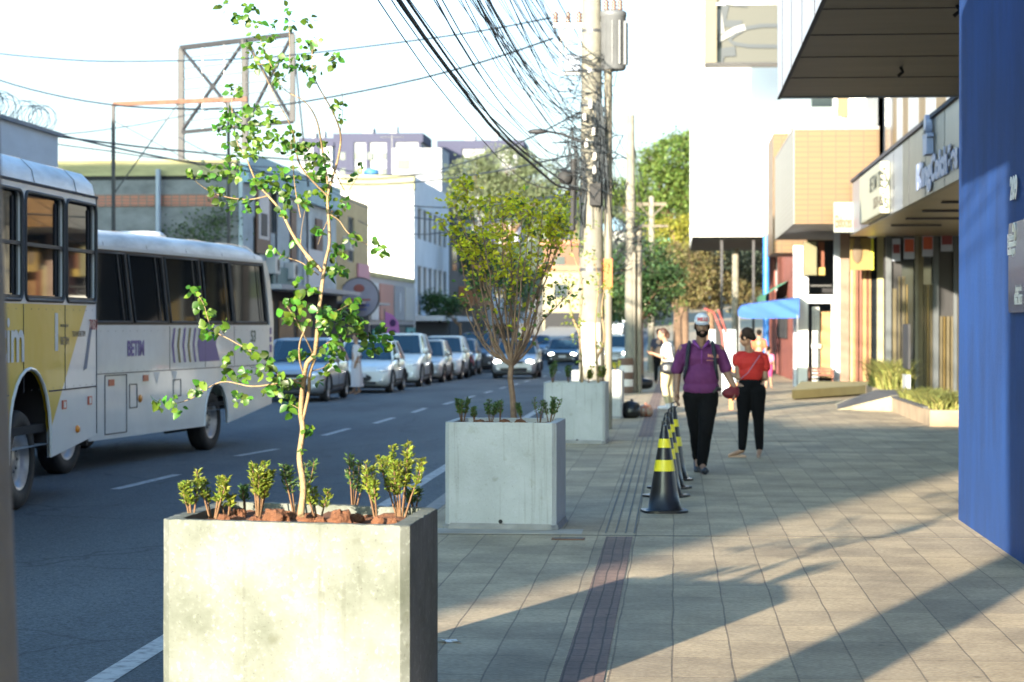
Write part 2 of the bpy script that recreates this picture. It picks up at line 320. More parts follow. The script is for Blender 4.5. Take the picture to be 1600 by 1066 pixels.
ASPH = asphalt()
PAVE = paving('pavement_slabs', (.53, .425, .275), (.40, .325, .22), (.27, .215, .145), .30, .6, .006)
TACT = paving('tactile_paving', (.27, .175, .135), (.225, .15, .12), (.11, .08, .065), .074, .20, .006, False)
CONC = concrete('planter_concrete_mottled', (.080, .090, .068), (.165, .176, .155), 1.5)
CONC2 = concrete('planter_concrete_smooth_shade_lifted', (.345, .36, .36), (.42, .435, .44), 1.04)  # smooth finish; extra light put into the base for planters standing in shade
KERB = M('kerb_stone', (.24, .235, .225), .85, .2, 4, .3, 30)
MARK = M('road_paint', (.42, .43, .43), .8, col2=(.14, .15, .155), c2=.42, sc=11, detail=9)
SOIL = M('red_soil', (.125, .05, .022), .95, .35, 14, .8, 40)
EARTH = M('earth', (.22, .2, .16), .95, .2, .5)
GLASS = M('dark_glass', (.012, .015, .018), .03, spec=.9)
BLACK = M('black_rubber', (.018, .018, .019), .75)
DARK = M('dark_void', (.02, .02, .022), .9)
STEEL = M('galvanised_steel', (.16, .165, .17), .4, .1, 6, metal=.7)
RIM = M('wheel_rim', (.42, .42, .43), .38, .15, 9, metal=.75)
WOODBARK = M('tree_bark', (.16, .10, .062), .9, .35, 12, .7, 60)
BARKPALE = M('pale_bark', (.27, .185, .095), .8, .3, 22, .4, 80)
WHITEWALL = M('white_render', (.6, .6, .58), .8, .08, .6, .15, 20)
POLEC = M('pole_concrete', (.19, .18, .145), .85, .22, 3.5, .4, 30)
CABLE = M('black_cable', (.02, .028, .035), .6)
RUST = M('rusty_steel', (.16, .075, .045), .8, .35, 5)
DKSTEEL = M('dark_steel', (.022, .022, .025), .6, .2, 5)
# ------------------------------------------------------------------ the setting
def strip(x0, x1, y0, y1, z, step=4.0, drop=0.0):
    mb = MB(); ys = [y0]
    while ys[-1] < y1-1e-6: ys.append(min(y1, ys[-1]+step))
    vs = []; 
    for y in ys: vs += [(x0, y, z+dip(y)-drop), (x1, y, z+dip(y)-drop)]
    mb.add(vs, [(2*i, 2*i+1, 2*i+3, 2*i+2) for i in range(len(ys)-1)], False); return mb
CURB = -2.15; LCURB = -10.0
g = MB(); ys = list(range(-120, 460, 8))+[600, 900, 1400, 2200]; xs = [-2000, -600, -200, -60, -13, 0, 14, 60, 200, 600, 2000]
vs = [(x, y, dip(min(y, 460))-.4+(0 if abs(x) < 20 else 0)) for y in ys for x in xs]; nx = len(xs)
g.add(vs, [(j*nx+i, j*nx+i+1, (j+1)*nx+i+1, (j+1)*nx+i) for j in range(len(ys)-1) for i in range(nx-1)]); structure('ground', g, EARTH)
structure('road', strip(LCURB, CURB-.14, -60, 330, ROAD), ASPH)
structure('pavement', strip(CURB, 14, -60, 330, 0), PAVE)
structure('pavement_across', strip(-13.4, LCURB-.14, -60, 330, 0.0), M('cement_pavement', (.25, .24, .22), .85, .15, 2, .2, 30))
k = MB()
for xa, xb in ((CURB-.14, CURB), (LCURB-.14, LCURB)):
    ys = [-60+4*i for i in range(98)]; vs = []
    for y in ys:
        d = dip(y); vs += [(xa, y, ROAD-.1+d), (xa, y, .004+d), (xb, y, .004+d), (xb, y, ROAD-.1+d)]
    k.add(vs, [(4*i+a, 4*i+4+a, 4*i+5+a, 4*i+1+a) for i in range(len(ys)-1) for a in range(3)])
structure('kerb', k, KERB)
e = strip(-2.93, -2.79, 2, 130, ROAD+.004); structure('edge_line', e, MARK)
d = MB()
for (a, b) in (((180,765),(277,742)), ((370,713),(433,702)), ((505,681),(545,670)), ((585,662),(615,653)), ((645,645),(665,638))):
    p = Pz(*a, ROAD); q = Pz(*b, ROAD); d.add([(p.x-.06, p.y, ROAD+.004), (p.x+.06, p.y, ROAD+.004), (q.x+.06, q.y, ROAD+.004), (q.x-.06, q.y, ROAD+.004)], [(0, 1, 2, 3)])
for i in range(12):
    y = 48+i*5.2; d.add([(-5.28, y, ROAD+.004+dip(y)), (-5.16, y, ROAD+.004+dip(y)), (-5.16, y+2.2, ROAD+.004+dip(y+2.2)), (-5.28, y+2.2, ROAD+.004+dip(y+2.2))], [(0, 1, 2, 3)])
structure('lane_line', d, MARK)
structure('tactile_path', strip(-.545, -.335, 3, 16.9, .004), TACT)
structure('tactile_path', strip(-.56, -.33, 32, 120, .004), TACT)
t = MB()
for x in (-.56, -.48, -.40, -.33): t.box(x-.006, 17.2, .002, x+.006, 31.9, .006)
structure('pavement_groove', t, M('groove_dark', (.17, .16, .145), .9))
t = MB(); t.box(CURB, 17.0, .001, 2.48, 17.035, .0035); t.box(CURB, 30.9, .001, 4.2, 30.94, .0035); structure('pavement_joint', t, M('joint_cement', (.13, .115, .09), .9, .3, 8))
t = MB(); t.box(CURB, 17.08, .0012, -.75, 17.5, .0042); structure('cement_patch', t, M('cement_patch', (.34, .31, .26), .9, .25, 3, .3, 20))
# hill behind the far end of the street
h = MB(); n = 40; m = 14; vs = []
for j in range(m):
    for i in range(n):
        x = -190+i*10; y = 330+j*22; hh = 20*math.exp(-((x-40)/130)**2)*(1-math.exp(-j/4))+noise.noise(Vector((x*.02, y*.02, 3)))*4
        vs.append((x, y, 4.2+dip(330)-3+hh if j else dip(330)-6))
h.add(vs, [(j*n+i, j*n+i+1, (j+1)*n+i+1, (j+1)*n+i) for j in range(m-1) for i in range(n-1)], True); structure('hill', h, M('hill_grass', (.07, .085, .04), .95, .4, .1))

# litter and small ground things
lt = MB(); q = Pz(706, 1003)
for k_ in range(5):
    a = random.uniform(0, 6); c = Vector((q.x+random.uniform(-.05, .05), q.y+random.uniform(-.04, .04), .006)); u = Vector((math.cos(a), math.sin(a), 0))*.03; v = Vector((-u.y, u.x, .3*u.length))*.7
    lt.add([c-u-v*.3, c+u-v*.3, c+u+v, c-u+v], [(0, 1, 2, 3)])
tag(lt.build('paper_scrap', M('paper', (.75, .74, .7), .8)), 'torn white paper scrap lying on the slabs by the nearest planter', 'litter')
q = Pz(888, 843); u_ = thing('utility_cover', 'small rectangular metal cover set in the slabs before the second planter', 'cover', (q.x, q.y, 0))
f_ = MB(); f_.box(-.13, -.07, .002, .13, .07, .008); f_.build('frame', RUST, u_); box('lid', M('cast_iron', (.11, .09, .075), .7, .3, 20), (q.x-.11, q.y-.055, .008, q.x+.11, q.y+.055, .012), u_)

# ------------------------------------------------------------------ planters
def shrub(c, h, sp, name, label, dense=1.0, mat=None, group=None, lf=.024):
    sp = sp*1.7; h = h*random.uniform(.95, 1.1)
    r = thing('planter_shrub', label, 'shrub', c, 0, group); st = MB(); lv = MB(); n = max(3, int(4*dense))
    for i in range(n):
        a = random.uniform(0, 2*PI); tx = math.cos(a)*sp*random.uniform(.3, 1); ty = math.sin(a)*sp*random.uniform(.3, 1); hh = h*random.uniform(.7, 1.0)
        pts = [Vector((tx*.15, ty*.15, -.02)), Vector((tx*.5, ty*.5, hh*.35)), Vector((tx*.85, ty*.85, hh*.7)), Vector((tx, ty, hh))]
        st.tube(pts, [.005, .004, .003, .0015], 5)
        for k in range(int(52*dense)):
            t = random.uniform(.28, 1.0)**.8; j = min(2, int(t*3)); p = pts[j].lerp(pts[j+1], t*3-j if t < 1 else 1)
            a2 = random.uniform(0, 2*PI); dd = Vector((math.cos(a2), math.sin(a2), random.uniform(.2, 1.4)))
            off = Vector((math.cos(a2), math.sin(a2), 0))*random.uniform(.0, .012)
            lv.leaf(p+off, lf*random.uniform(.7, 1.3), lf*.55, dd, Vector((random.uniform(-1, 1), random.uniform(-1, 1), 1)))
    st.build('stem', M('shrub_stem', (.14, .075, .035), .85), r); lv.build('foliage', mat or MT['shrub_leaf'], r); return r
M('shrub_leaf', (.145, .19, .022), .5, isl=.55, trans=.3)
M('shrub_leaf_dull', (.075, .135, .035), .5, isl=.5, trans=.3)

def planter(cs, H, label, wall=.06, mat=None):
    # cs: front-left, front-right, back-right, back-left on the ground plan
    FL, FR, BR, BL = [Vector((a, b, 0)) for a, b in cs]; c = (FL+FR+BR+BL)/4; r = thing('planter_box', label, 'planter', (c.x, c.y, 0), 0, 'square concrete planters along the kerb')
    q = [p-c for p in (FL, FR, BR, BL)]; inn = [p*(1-wall*2/.95) for p in q]
    def cham(ps, k):
        o = []
        for i in range(4):
            a, b, d_ = ps[i-1], ps[i], ps[(i+1) % 4]; o += [b+(a-b).normalized()*k, b+(d_-b).normalized()*k]
        return o
    def rough(ps, amp):                          # worn, slightly chipped edges
        o = []
        for i in range(len(ps)):
            a, b = ps[i], ps[(i+1) % len(ps)]; n_ = max(1, int((b-a).length/.03))
            for j in range(n_): p = a.lerp(b, j/n_); o.append(p-p.normalized()*max(0, noise.noise(Vector((p.x*31, p.y*31, c.y)))-.15)*amp)
        return o
    mb = MB(); out = cham(q, .035); inner = cham(inn, .01); n = 8; Z = Vector((0, 0, 1)); segs = 6
    rows = []
    for i in range(segs+1):
        z = H*i/segs; rows.append([p*(1+.004*noise.noise(Vector((p.x*5, p.y*5, z*4))))+Z*z for p in out])
    rows[0] = [p*1.0-Z*.02 for p in out]
    mb.rings(rows, (True, False), True, False)
    o2 = rough(cham(q, .035), .03); i2 = rough(inner, -.012)
    rA = [p+Z*(H-.001) for p in rough(out, 0)]; rB = [p*.997+Z*(H+.004+.004*noise.noise(Vector((p.x*22, p.y*22, 1)))) for p in o2]
    mb.rings([rA, rB], (False, False), True, False); nn = len(rB); base = len(mb.v)
    ti = [inn[0]*0]*0
    for p in rB:                                    # rim: each outer point paired with the nearest point of the inner edge
        k_ = 1-wall*2/.95; ti.append(Vector((p.x*k_, p.y*k_, H+.003+.004*noise.noise(Vector((p.x*25, p.y*25, 7))))))
    mb.rings([rB, ti], (False, False), True, False); mb.rings([ti, [Vector((p.x, p.y, p.z-.25)) for p in ti]], (False, False), True, False)
    mb.build('box', mat or CONC, r)
    # mortar foot
    ft = MB(); rr = []
    for sc_, z in ((1.05, 0.0), (1.035, .02), (1.005, .05)):
        rr.append([p*sc_*(1+.02*noise.noise(Vector((p.x*6, p.y*6, z*30))))+Z*z for p in cham(q, .05)])
    ft.rings(rr, (False, False), True, False); ft.build('mortar_foot', KERB, r)
    # soil: bumpy sheet with clods
    so = MB(); n = 22; vs = []
    for j in range(n):
        for i in range(n):
            u, v = i/(n-1), j/(n-1); p = inn[0].lerp(inn[1], u).lerp(inn[3].lerp(inn[2], u), v); 
            e_ = noise.noise(Vector((p.x*9, p.y*9, c.y)))*.03+noise.noise(Vector((p.x*30, p.y*30, c.y)))*.014
            vs.append(Vector((p.x, p.y, H-.035+e_)))
    so.add(vs, [(j*n+i, j*n+i+1, (j+1)*n+i+1, (j+1)*n+i) for j in range(n-1) for i in range(n-1)], False); so.build('soil', SOIL, r)
    rd = random.Random(int(c.y*10))
    def clod(x, y, s):
        cl = MB(); cl.ell((0, 0, 0), (s, s*.8, s*.75), 14, 10); cl.v = [tuple(Vector(p)*(1+.45*noise.noise(Vector(p)*(1.6/s)+Vector((x*9, y*9, 0)))+.22*noise.noise(Vector(p)*(4.5/s)))+Vector((x, y, H-.03+s*.35))) for p in cl.v]; cl.sm = [False]*len(cl.sm); cl.build('soil_clod', SOIL, r)
    return r, clod, inn, c
    
pl1, clod, inn1, c1 = planter([(-2.10, 8.60), (-1.053, 8.38), (-1.027, 9.24), (-2.05, 9.56)], .88, 'nearest concrete planter, sunlit and blotchy, holding the tall leafy sapling')
def on1(px, py, z=.86): 
    q = Pz(px, py, z); return q
for (px, py, s) in ((430, 818, .062), (478, 820, .04), (530, 818, .055), (555, 808, .035), (400, 812, .03), (372, 800, .035), (590, 815, .028), (350, 808, .03), (500, 812, .03), (452, 806, .035), (612, 812, .025)):
    q = Pz(px, min(py, 812), .87); clod(q.x-c1.x, q.y-c1.y, s)
L1 = {0: 'dense little shrub at the front left corner of the nearest planter', 1: 'taller two-stemmed shrub second from left in the nearest planter'}
for px, pyb, h, sp, dn, lab in ((300, 810, .17, .03, 1.2, 'dense narrow shrub at the front left corner of the nearest planter'), (333, 808, .20, .045, 1.4, 'leafy upright shrub second from the left end of the nearest planter'),
        (356, 806, .10, .03, .8, 'very low sprig between the left shrubs of the nearest planter'), (383, 797, .115, .02, .6, 'thin dark sprig behind the tall left shrub of the nearest planter'),
        (403, 804, .235, .06, 1.7, 'spreading yellow-green shrub left of the sapling in the nearest planter'), (462, 800, .21, .05, 1.2, 'darker shrub standing right behind the sapling trunk'),
        (497, 812, .16, .045, 1.1, 'short pale shrub just right of the sapling trunk'), (552, 797, .24, .04, 1.0, 'slender dark shrub standing alone right of the sapling'),
        (590, 811, .24, .045, 1.1, 'yellow-tipped shrub with bare stems near the right rim of the nearest planter'), (626, 806, .29, .065, 2.0, 'tallest leaning shrub at the right end of the nearest planter'),
        (648, 800, .09, .03, .9, 'low dark green tuft in the right corner of the nearest planter')):
    q = Pz(px, pyb, .86); shrub((q.x, q.y, .86), h, sp, '', lab, dn, MT['shrub_leaf_dull'] if 'dark' in lab else None, 'small shrubs planted in the planter boxes')
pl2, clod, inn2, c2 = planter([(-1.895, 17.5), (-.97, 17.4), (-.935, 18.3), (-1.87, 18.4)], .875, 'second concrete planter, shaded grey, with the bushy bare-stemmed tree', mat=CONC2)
hl = MB(); hl.lathe([(.016, 0), (.016, .004)], (.0, 0, 0), 'y', 10)
def drain(px, py, parent, c, y):
    q = PY(px, py, y); o = MB().lathe([(.017, -.006), (.017, .002)], (q.x, y, q.z), 'y', 12).build('drain_hole', DARK, parent, True); return o
drain(782, 815, pl2, c2, 17.435)
for (dx, s) in ((-.2, .05), (-.12, .04), (.0, .05), (.14, .05), (-.32, .03), (.05, .03)): clod(dx, -.3, s)
for px, h, sp, dn, lab in ((722, .22, .05, 1.6, 'bushy green shrub at the left end of the second planter'), (741, .14, .03, .8, 'small sprig second from left in the second planter'), (766, .22, .045, 1.4, 'leafy shrub left of the trunk in the second planter'), (780, .2, .025, .7, 'thin sprig just left of the trunk in the second planter'),
        (817, .16, .03, 1.0, 'small dark shrub right of the trunk in the second planter'), (842, .21, .03, .8, 'sparse upright shrub near the right rim of the second planter'), (858, .2, .06, 1.5, 'wide dark shrub in the right corner of the second planter')):
    q = Pz(px, 661, .85); shrub((q.x, q.y+.03, .85), h, sp, '', lab, dn, MT['shrub_leaf_dull'], 'small shrubs planted in the planter boxes')
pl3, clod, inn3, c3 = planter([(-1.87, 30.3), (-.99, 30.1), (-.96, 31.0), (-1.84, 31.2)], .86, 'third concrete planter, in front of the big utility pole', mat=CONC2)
drain(902, 688, pl3, c3, 30.19)
for px, h, sp, dn, lab in ((862, .3, .04, 1.2, 'upright shrub at the left end of the third planter'), (887, .25, .04, 1.0, 'curved thin shrub left of the pole in the third planter'), (917, .2, .05, 1.0, 'low shrub before the pole in the third planter'), (940, .27, .07, 1.3, 'spreading shrub at the right rim of the third planter')):
    q = Pz(px, 600, .83); shrub((q.x, q.y+.2, .83), h, sp, '', lab, dn, MT['shrub_leaf_dull'] if px < 890 else None, 'small shrubs planted in the planter boxes', .035)
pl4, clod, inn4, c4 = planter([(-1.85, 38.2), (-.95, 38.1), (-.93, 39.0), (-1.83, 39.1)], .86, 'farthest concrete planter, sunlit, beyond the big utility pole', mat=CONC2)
for px, h, lab in ((963, .2, 'small round shrub in the farthest planter'),):
    q = Pz(px, 582, .83); shrub((q.x, 38.5, .83), h, .05, '', lab, 1.2, None, 'small shrubs planted in the planter boxes', .035)

# ------------------------------------------------------------------ sapling in the nearest planter
M('sapling_leaf', (.062, .15, .015), .42, isl=.65, trans=.38)
M('sapling_leaf_dark', (.035, .10, .022), .45, isl=.35, trans=.25)
def dep(px, py): return 8.95+.16*math.sin(px*.021+1.3)+.14*math.sin(py*.017+px*.006)
def T(px, py, dd=0): q = PY(px, py, dep(px, py)+dd); return q
def smooth(pts, k=5):
    out = []
    for i in range(len(pts)-1):
        p0, p1, p2, p3 = pts[max(i-1, 0)], pts[i], pts[i+1], pts[min(i+2, len(pts)-1)]
        for j in range(k):
            t = j/k; out.append(tuple(.5*((2*p1[c])+(-p0[c]+p2[c])*t+(2*p0[c]-5*p1[c]+4*p2[c]-p3[c])*t*t+(-p0[c]+3*p1[c]-3*p2[c]+p3[c])*t**3) for c in range(2)))
    out.append(pts[-1]); return out
bp_ = Pz(470, 806, .84); sap = thing('sapling_tree', 'tall thin sapling with bright heart-shaped leaves in the nearest planter', 'tree', (bp_.x, bp_.y, .84))
br = MB()
BR_ = [([(470,806),(474,760),(468,715),(473,671),(470,640),(478,573),(492,550),(498,489),(503,448),(508,411),(515,377),(512,320),(514,297),(528,248),(532,210),(519,173),(498,136),(488,108),(488,62),(484,37)], .0150, .0012),
 ([(472,660),(482,615),(484,585),(492,560)], .008, .006),
 ([(503,424),(476,394),(456,364),(439,330),(419,306),(401,285),(385,248),(373,229),(364,190),(362,155)], .009, .0015),
 ([(514,300),(503,229),(494,186),(475,158),(441,136),(413,77),(401,43),(382,12)], .005, .001),
 ([(515,310),(470,260),(457,204),(432,155),(410,110)], .005, .0015), ([(419,306),(385,312),(342,305),(314,290),(293,270)], .004, .001),
 ([(515,335),(530,345),(544,364),(571,381),(600,393)], .004, .001), ([(520,260),(540,300),(550,290),(565,265)], .003, .001), ([(498,430),(470,410),(440,400),(426,390)], .003, .001),
 ([(480,590),(443,597),(395,604),(345,597),(297,624),(257,634)], .006, .0012), ([(478,600),(440,590),(416,563),(385,545),(358,530),(331,513),(318,475),(304,455)], .005, .001),
 ([(490,555),(478,530),(462,500),(448,478)], .004, .001), ([(497,500),(515,489),(530,484),(551,472)], .004, .001), ([(492,548),(520,532),(550,522),(578,526),(608,533)], .005, .001),
 ([(485,580),(505,575),(517,565)], .003, .001), ([(476,590),(468,560),(470,530),(486,500)], .005, .003), ([(470,640),(455,632)], .003, .001), ([(488,108),(505,95),(519,93),(529,87)], .002, .001), ([(532,205),(536,161),(529,120)], .0015, .001), ([(519,330),(505,360),(497,382)], .003, .001), ([(470,340),(462,300),(457,250),(454,215)], .003, .001), ([(440,128),(452,100),(452,40),(454,15)], .002, .001), ([(494,260),(485,235),(469,229)], .003, .001), ([(413,100),(400,98),(395,70)], .002, .001), ([(484,410),(470,380),(476,330)], .003, .001)]
for pts, r0, r1 in BR_:
    s_ = smooth(pts); n = len(s_); br.tube([T(*p) for p in s_], [r0+(r1-r0)*(i/(n-1))**.8 for i in range(n)], 6 if r0 > .006 else 4)
br.build('trunk', BARKPALE, sap, True)
CL = [(351,9,8,5),(376,22,16,18),(401,37,8,5),(398,12,6,4),(426,34,7,5),(454,15,7,4),(452,37,6,5),(484,32,7,5),(395,68,16,16),(426,62,7,7),(401,96,18,18),(435,102,17,20),(469,102,16,20),(478,74,12,12),(494,62,8,6),(494,124,9,9),(519,93,10,9),(529,87,6,4),(523,167,8,6),(531,186,6,4),(536,161,4,2),(368,142,10,16),(355,180,14,18),(373,192,20,30),(395,180,16,22),(423,186,12,12),(420,161,5,4),(432,127,10,8),(348,201,12,14),(401,211,20,26),(429,214,14,14),(454,211,12,12),(451,235,12,14),(364,235,16,22),(395,235,16,18),(469,229,8,8),(485,235,12,16),(506,223,6,4),(509,248,12,14),(494,257,16,24),(503,279,14,20),(506,303,12,18),(426,276,18,24),(454,279,14,18),(407,288,14,16),(438,303,16,20),(475,306,12,12),(364,266,16,20),(333,269,12,14),(296,269,8,8),(314,275,8,6),(342,303,12,12),(327,294,6,4),(364,319,12,14),(385,316,8,8),(537,316,10,8),(550,275,5,4),(565,263,5,4),
 (392,322,12,10),(446,327,10,10),(524,327,12,14),(476,323,6,5),(429,388,6,4),(446,404,5,3),(460,377,5,3),(500,361,6,4),(551,369,8,7),(585,384,8,7),(600,393,5,4),(527,394,10,14),(520,421,10,12),(537,421,5,3),(483,410,8,6),(473,448,12,10),(493,452,6,4),(303,455,8,8),(316,475,8,8),(328,492,7,6),(318,513,10,8),(335,519,8,6),(351,509,8,7),(379,546,8,8),(399,553,8,6),(358,563,8,8),(355,587,8,5),(375,590,8,7),(389,580,8,7),(412,570,12,14),(429,590,10,10),(422,607,14,16),(443,610,14,16),(456,634,10,12),(463,597,5,4),(375,624,10,8),(389,621,6,4),(314,604,8,6),(304,617,5,4),(270,626,8,8),(250,631,7,8),(281,638,5,3),(451,479,12,12),(476,475,10,8),(453,496,6,5),(473,499,6,5),(510,486,10,10),(530,496,16,22),(554,472,8,10),(554,489,10,12),(510,509,14,16),(534,526,12,12),(557,509,10,10),(578,526,14,16),(598,519,10,12),(605,536,8,8),(578,546,8,6),(510,550,14,16),(527,546,10,8),(476,553,8,6),(456,556,8,6),(517,573,7,6),(500,590,7,5),(481,671,5,5),(473,705,4,3)]
lv = MB()
for (px, py, r_, n) in CL:
    q0 = random.uniform(-.10, .10)
    for i in range(int(n*1.2)+1):
        a = random.uniform(0, 2*PI); rr = r_*math.sqrt(random.random())*1.1
        p = T(px+math.cos(a)*rr, py+math.sin(a)*rr, q0+random.uniform(-.05, .05))
        L = random.choice([.8, 1, 1, 1.15])*random.uniform(.025, .044)*(1.0 if py > 330 else .84); d_ = Vector((random.gauss(0, 1), random.gauss(-.3, .8), random.gauss(-.35, .6)))
        lv.leaf2(p, L, L*random.uniform(.66, .9), d_, Vector((random.gauss(0, .7), -1+random.gauss(0, .8), random.gauss(.4, .7))), .12, random.uniform(0, .35))
lv.build('foliage', MT['sapling_leaf'], sap, True)

# ------------------------------------------------------------------ general tree builder
def grow(mb, tips, p, d, L, r, lvl, maxl, spread, up, nseg=4, taper=.72, kids=3):
    pts = [p]; dd = d.normalized()
    for i in range(nseg):
        dd = (dd+Vector((random.gauss(0, .12), random.gauss(0, .12), random.gauss(0, .08)+up))).normalized(); pts.append(pts[-1]+dd*L/nseg)
    r1 = r*taper; mb.tube(pts, [r+(r1-r)*i/nseg for i in range(nseg+1)], 6 if lvl < 2 else 4)
    if lvl >= maxl: tips.append(pts[-1]); tips.append(pts[-2]); return
    if lvl >= maxl-1: tips += pts[2:]
    for k in range(kids):
        a = 2*PI*(k+random.random()*.7)/kids; ax = dd.orthogonal().normalized(); ax.rotate(Matrix.Rotation(a, 3, dd)); nd = dd.copy()*math.cos(spread)+ax*math.sin(spread)*random.uniform(.7, 1.2)
        grow(mb, tips, pts[-1] if k else pts[-2], nd, L*random.uniform(.7, .9), r1*random.uniform(.6, .8), lvl+1, maxl, spread, up, nseg, taper, kids)
def crown_tree(name, label, base, trunk_h, trunk_r, blobs, nleaf, lsize, lmat, group=None, bark=None, lean=(0, 0), cat='tree'):
    r = thing(name, label, cat, base, 0, group); tr = MB(); B = Vector((0, 0, 0)); top = Vector((lean[0], lean[1], trunk_h))
    tr.tube([B, B.lerp(top, .5)+Vector((.02, 0, 0)), top], [trunk_r*1.2, trunk_r, trunk_r*.8], 8)
    for c, rad in blobs:
        c = Vector(c); m_ = top.lerp(c, .5)+Vector((random.gauss(0, .1)*rad[0], random.gauss(0, .1)*rad[1], 0)); tr.tube([top*.92, m_, c], [trunk_r*.6, trunk_r*.38, trunk_r*.12], 5)
        for k in range(5):
            e_ = c+Vector((random.uniform(-.8, .8)*rad[0], random.uniform(-.8, .8)*rad[1], random.uniform(-.3, .8)*rad[2])); tr.tube([m_.lerp(c, .6), e_], [trunk_r*.22, trunk_r*.05], 4)
    tr.build('trunk', bark or WOODBARK, r)
    vol = sum(b[1][0]*b[1][1]*b[1][2] for b in blobs); lv = MB(); rd = random.Random(hash(label) % 999 if False else len(label))
    for c, rad in blobs:
        c = Vector(c); n = int(nleaf*rad[0]*rad[1]*rad[2]/vol); ncl = max(4, int(n*1.9)//22)
        for k in range(ncl):
            while True:
                v = Vector((random.uniform(-1, 1), random.uniform(-1, 1), random.uniform(-1, 1)))
                if .25 < v.length < 1: break
            v = v.normalized()*(v.length**.45); cc = c+Vector((v.x*rad[0], v.y*rad[1], v.z*rad[2])); cr = lsize*random.uniform(1.6, 3.6)
            for j in range(22):
                g_ = Vector((random.gauss(0, .5), random.gauss(0, .5), random.gauss(0, .38)))*cr
                lv.leaf(cc+g_, lsize*random.uniform(.9, 1.6), lsize*.85, Vector((random.gauss(0, 1), random.gauss(0, 1), random.gauss(-.3, .7))), Vector((random.gauss(0, .6), random.gauss(0, .6), 1)), .12)
    lv.build('crown', lmat, r); return r
# ------------------------------------------------------------------ bushy tree in the second planter
M('sunlit_yellow_leaf', (.50, .50, .02), .5, isl=.45, trans=.5); M('small_leaf_green', (.06, .12, .025), .5, isl=.45, trans=.25)  # yellow leaves of the crown top, brightened so sunlight sits in the colour
b0 = Pz(803, 658, .84); tr2 = thing('planter_tree', 'bushy vase-shaped tree with yellow-green top and bare brown branches in the second planter', 'tree', (b0.x, b0.y+.1, .84)); Y2 = b0.y+.1
def T2(px, py, dy=0): return PY(px, py, Y2+dy)
br = MB(); br.tube([T2(803, 660), T2(801, 620), T2(797, 590), T2(799, 570)], [.030, .026, .025, .024], 8)
fork = T2(799, 572); lv = MB(); lv2 = MB(); rs = random.Random(5)
tgt = [(712,350,.1,[(765,545),(735,480)]), (708,320,-.1,[(770,540),(748,430),(730,370)]), (722,460,.25,[(760,545),(735,505)]), (745,320,-.25,[(775,530),(765,430)]), (765,308,.2,[(785,520),(775,420)]), (785,315,-.1,[(792,500),(785,400)]), (800,312,.3,[(800,480),(798,390)]), (818,315,-.3,[(805,500),(812,400)]), (835,315,.1,[(818,520),(828,420)]), (850,320,-.2,[(822,525),(838,420)]), (868,330,.15,[(828,515),(850,420)]), (886,360,0,[(826,530),(848,450),(872,390)]), (895,455,.1,[(826,545),(850,500)]), (760,350,.35,[(790,530),(770,440)]), (830,340,-.4,[(806,540),(815,440)]), (690,350,0,[(748,425),(712,380)]), (725,292,.0,[(768,470),(740,350)]), (878,318,.1,[(845,440),(868,360)]), (735,400,-.1,[(772,535),(745,460)]), (790,350,.1,[(795,540),(800,430)])]
for (tx, ty, dy, mid) in tgt:
    px = [(799, 572)]+mid+[(tx, ty)]; s_ = smooth(px, 5); n = len(s_); pts = [T2(a+rs.uniform(-1.5, 1.5), b, dy*(i/(n-1))**1.2) for i, (a, b) in enumerate(s_)]; pts[0] = fork
    br.tube(pts, [.0115*(1-i/(n-1))**.8+.0016 for i in range(n)], 5)
    for k in range(26):
        t = rs.uniform(.28, 1); i = min(n-2, int(t*(n-1))); p = pts[i]; L = rs.uniform(.10, .26)*(1.1-.5*t)
        d_ = Vector((rs.gauss(0, .55), rs.gauss(0, .55), rs.uniform(.5, 1.1))).normalized(); q = p+d_*L; m_ = p.lerp(q, .5)+Vector((rs.gauss(0, .02), rs.gauss(0, .02), .01))
        br.tube([p, m_, q], [.0032, .0022, .0008], 4)
        zz = (q.z-(.84+.55))/1.35
        nl = int(12.5*max(0, zz-.26)**.9*rs.uniform(.5, 1.5))+(1 if rs.random() < .35 else 0)
        for j in range(nl):
            c = m_.lerp(q, rs.uniform(-.2, 1.1))+Vector((rs.gauss(0, .045), rs.gauss(0, .045), rs.gauss(0, .03)))
            tgt_mb = lv if (zz > .55 and rs.random() < .85) or rs.random() < .3 else lv2
            l_ = rs.uniform(.036, .064); tgt_mb.leaf(c, l_, l_*.62, Vector((rs.gauss(0, 1), rs.gauss(0, 1), rs.gauss(0, .7))), Vector((rs.gauss(0, .6), rs.gauss(-.5, .7), .5)))
br.build('trunk', M('brown_bark', (.20, .125, .08), .85, .3, 14, .5, 60), tr2, True); lv.m = 0
nv = len(lv.v); lv.v += lv2.v; lv.f += [[i+nv for i in f] for f in lv2.f]; lv.mi += [1]*len(lv2.f); lv.sm += lv2.sm
lv.build('crown', [MT['sunlit_yellow_leaf'], MT['small_leaf_green']], tr2, True)
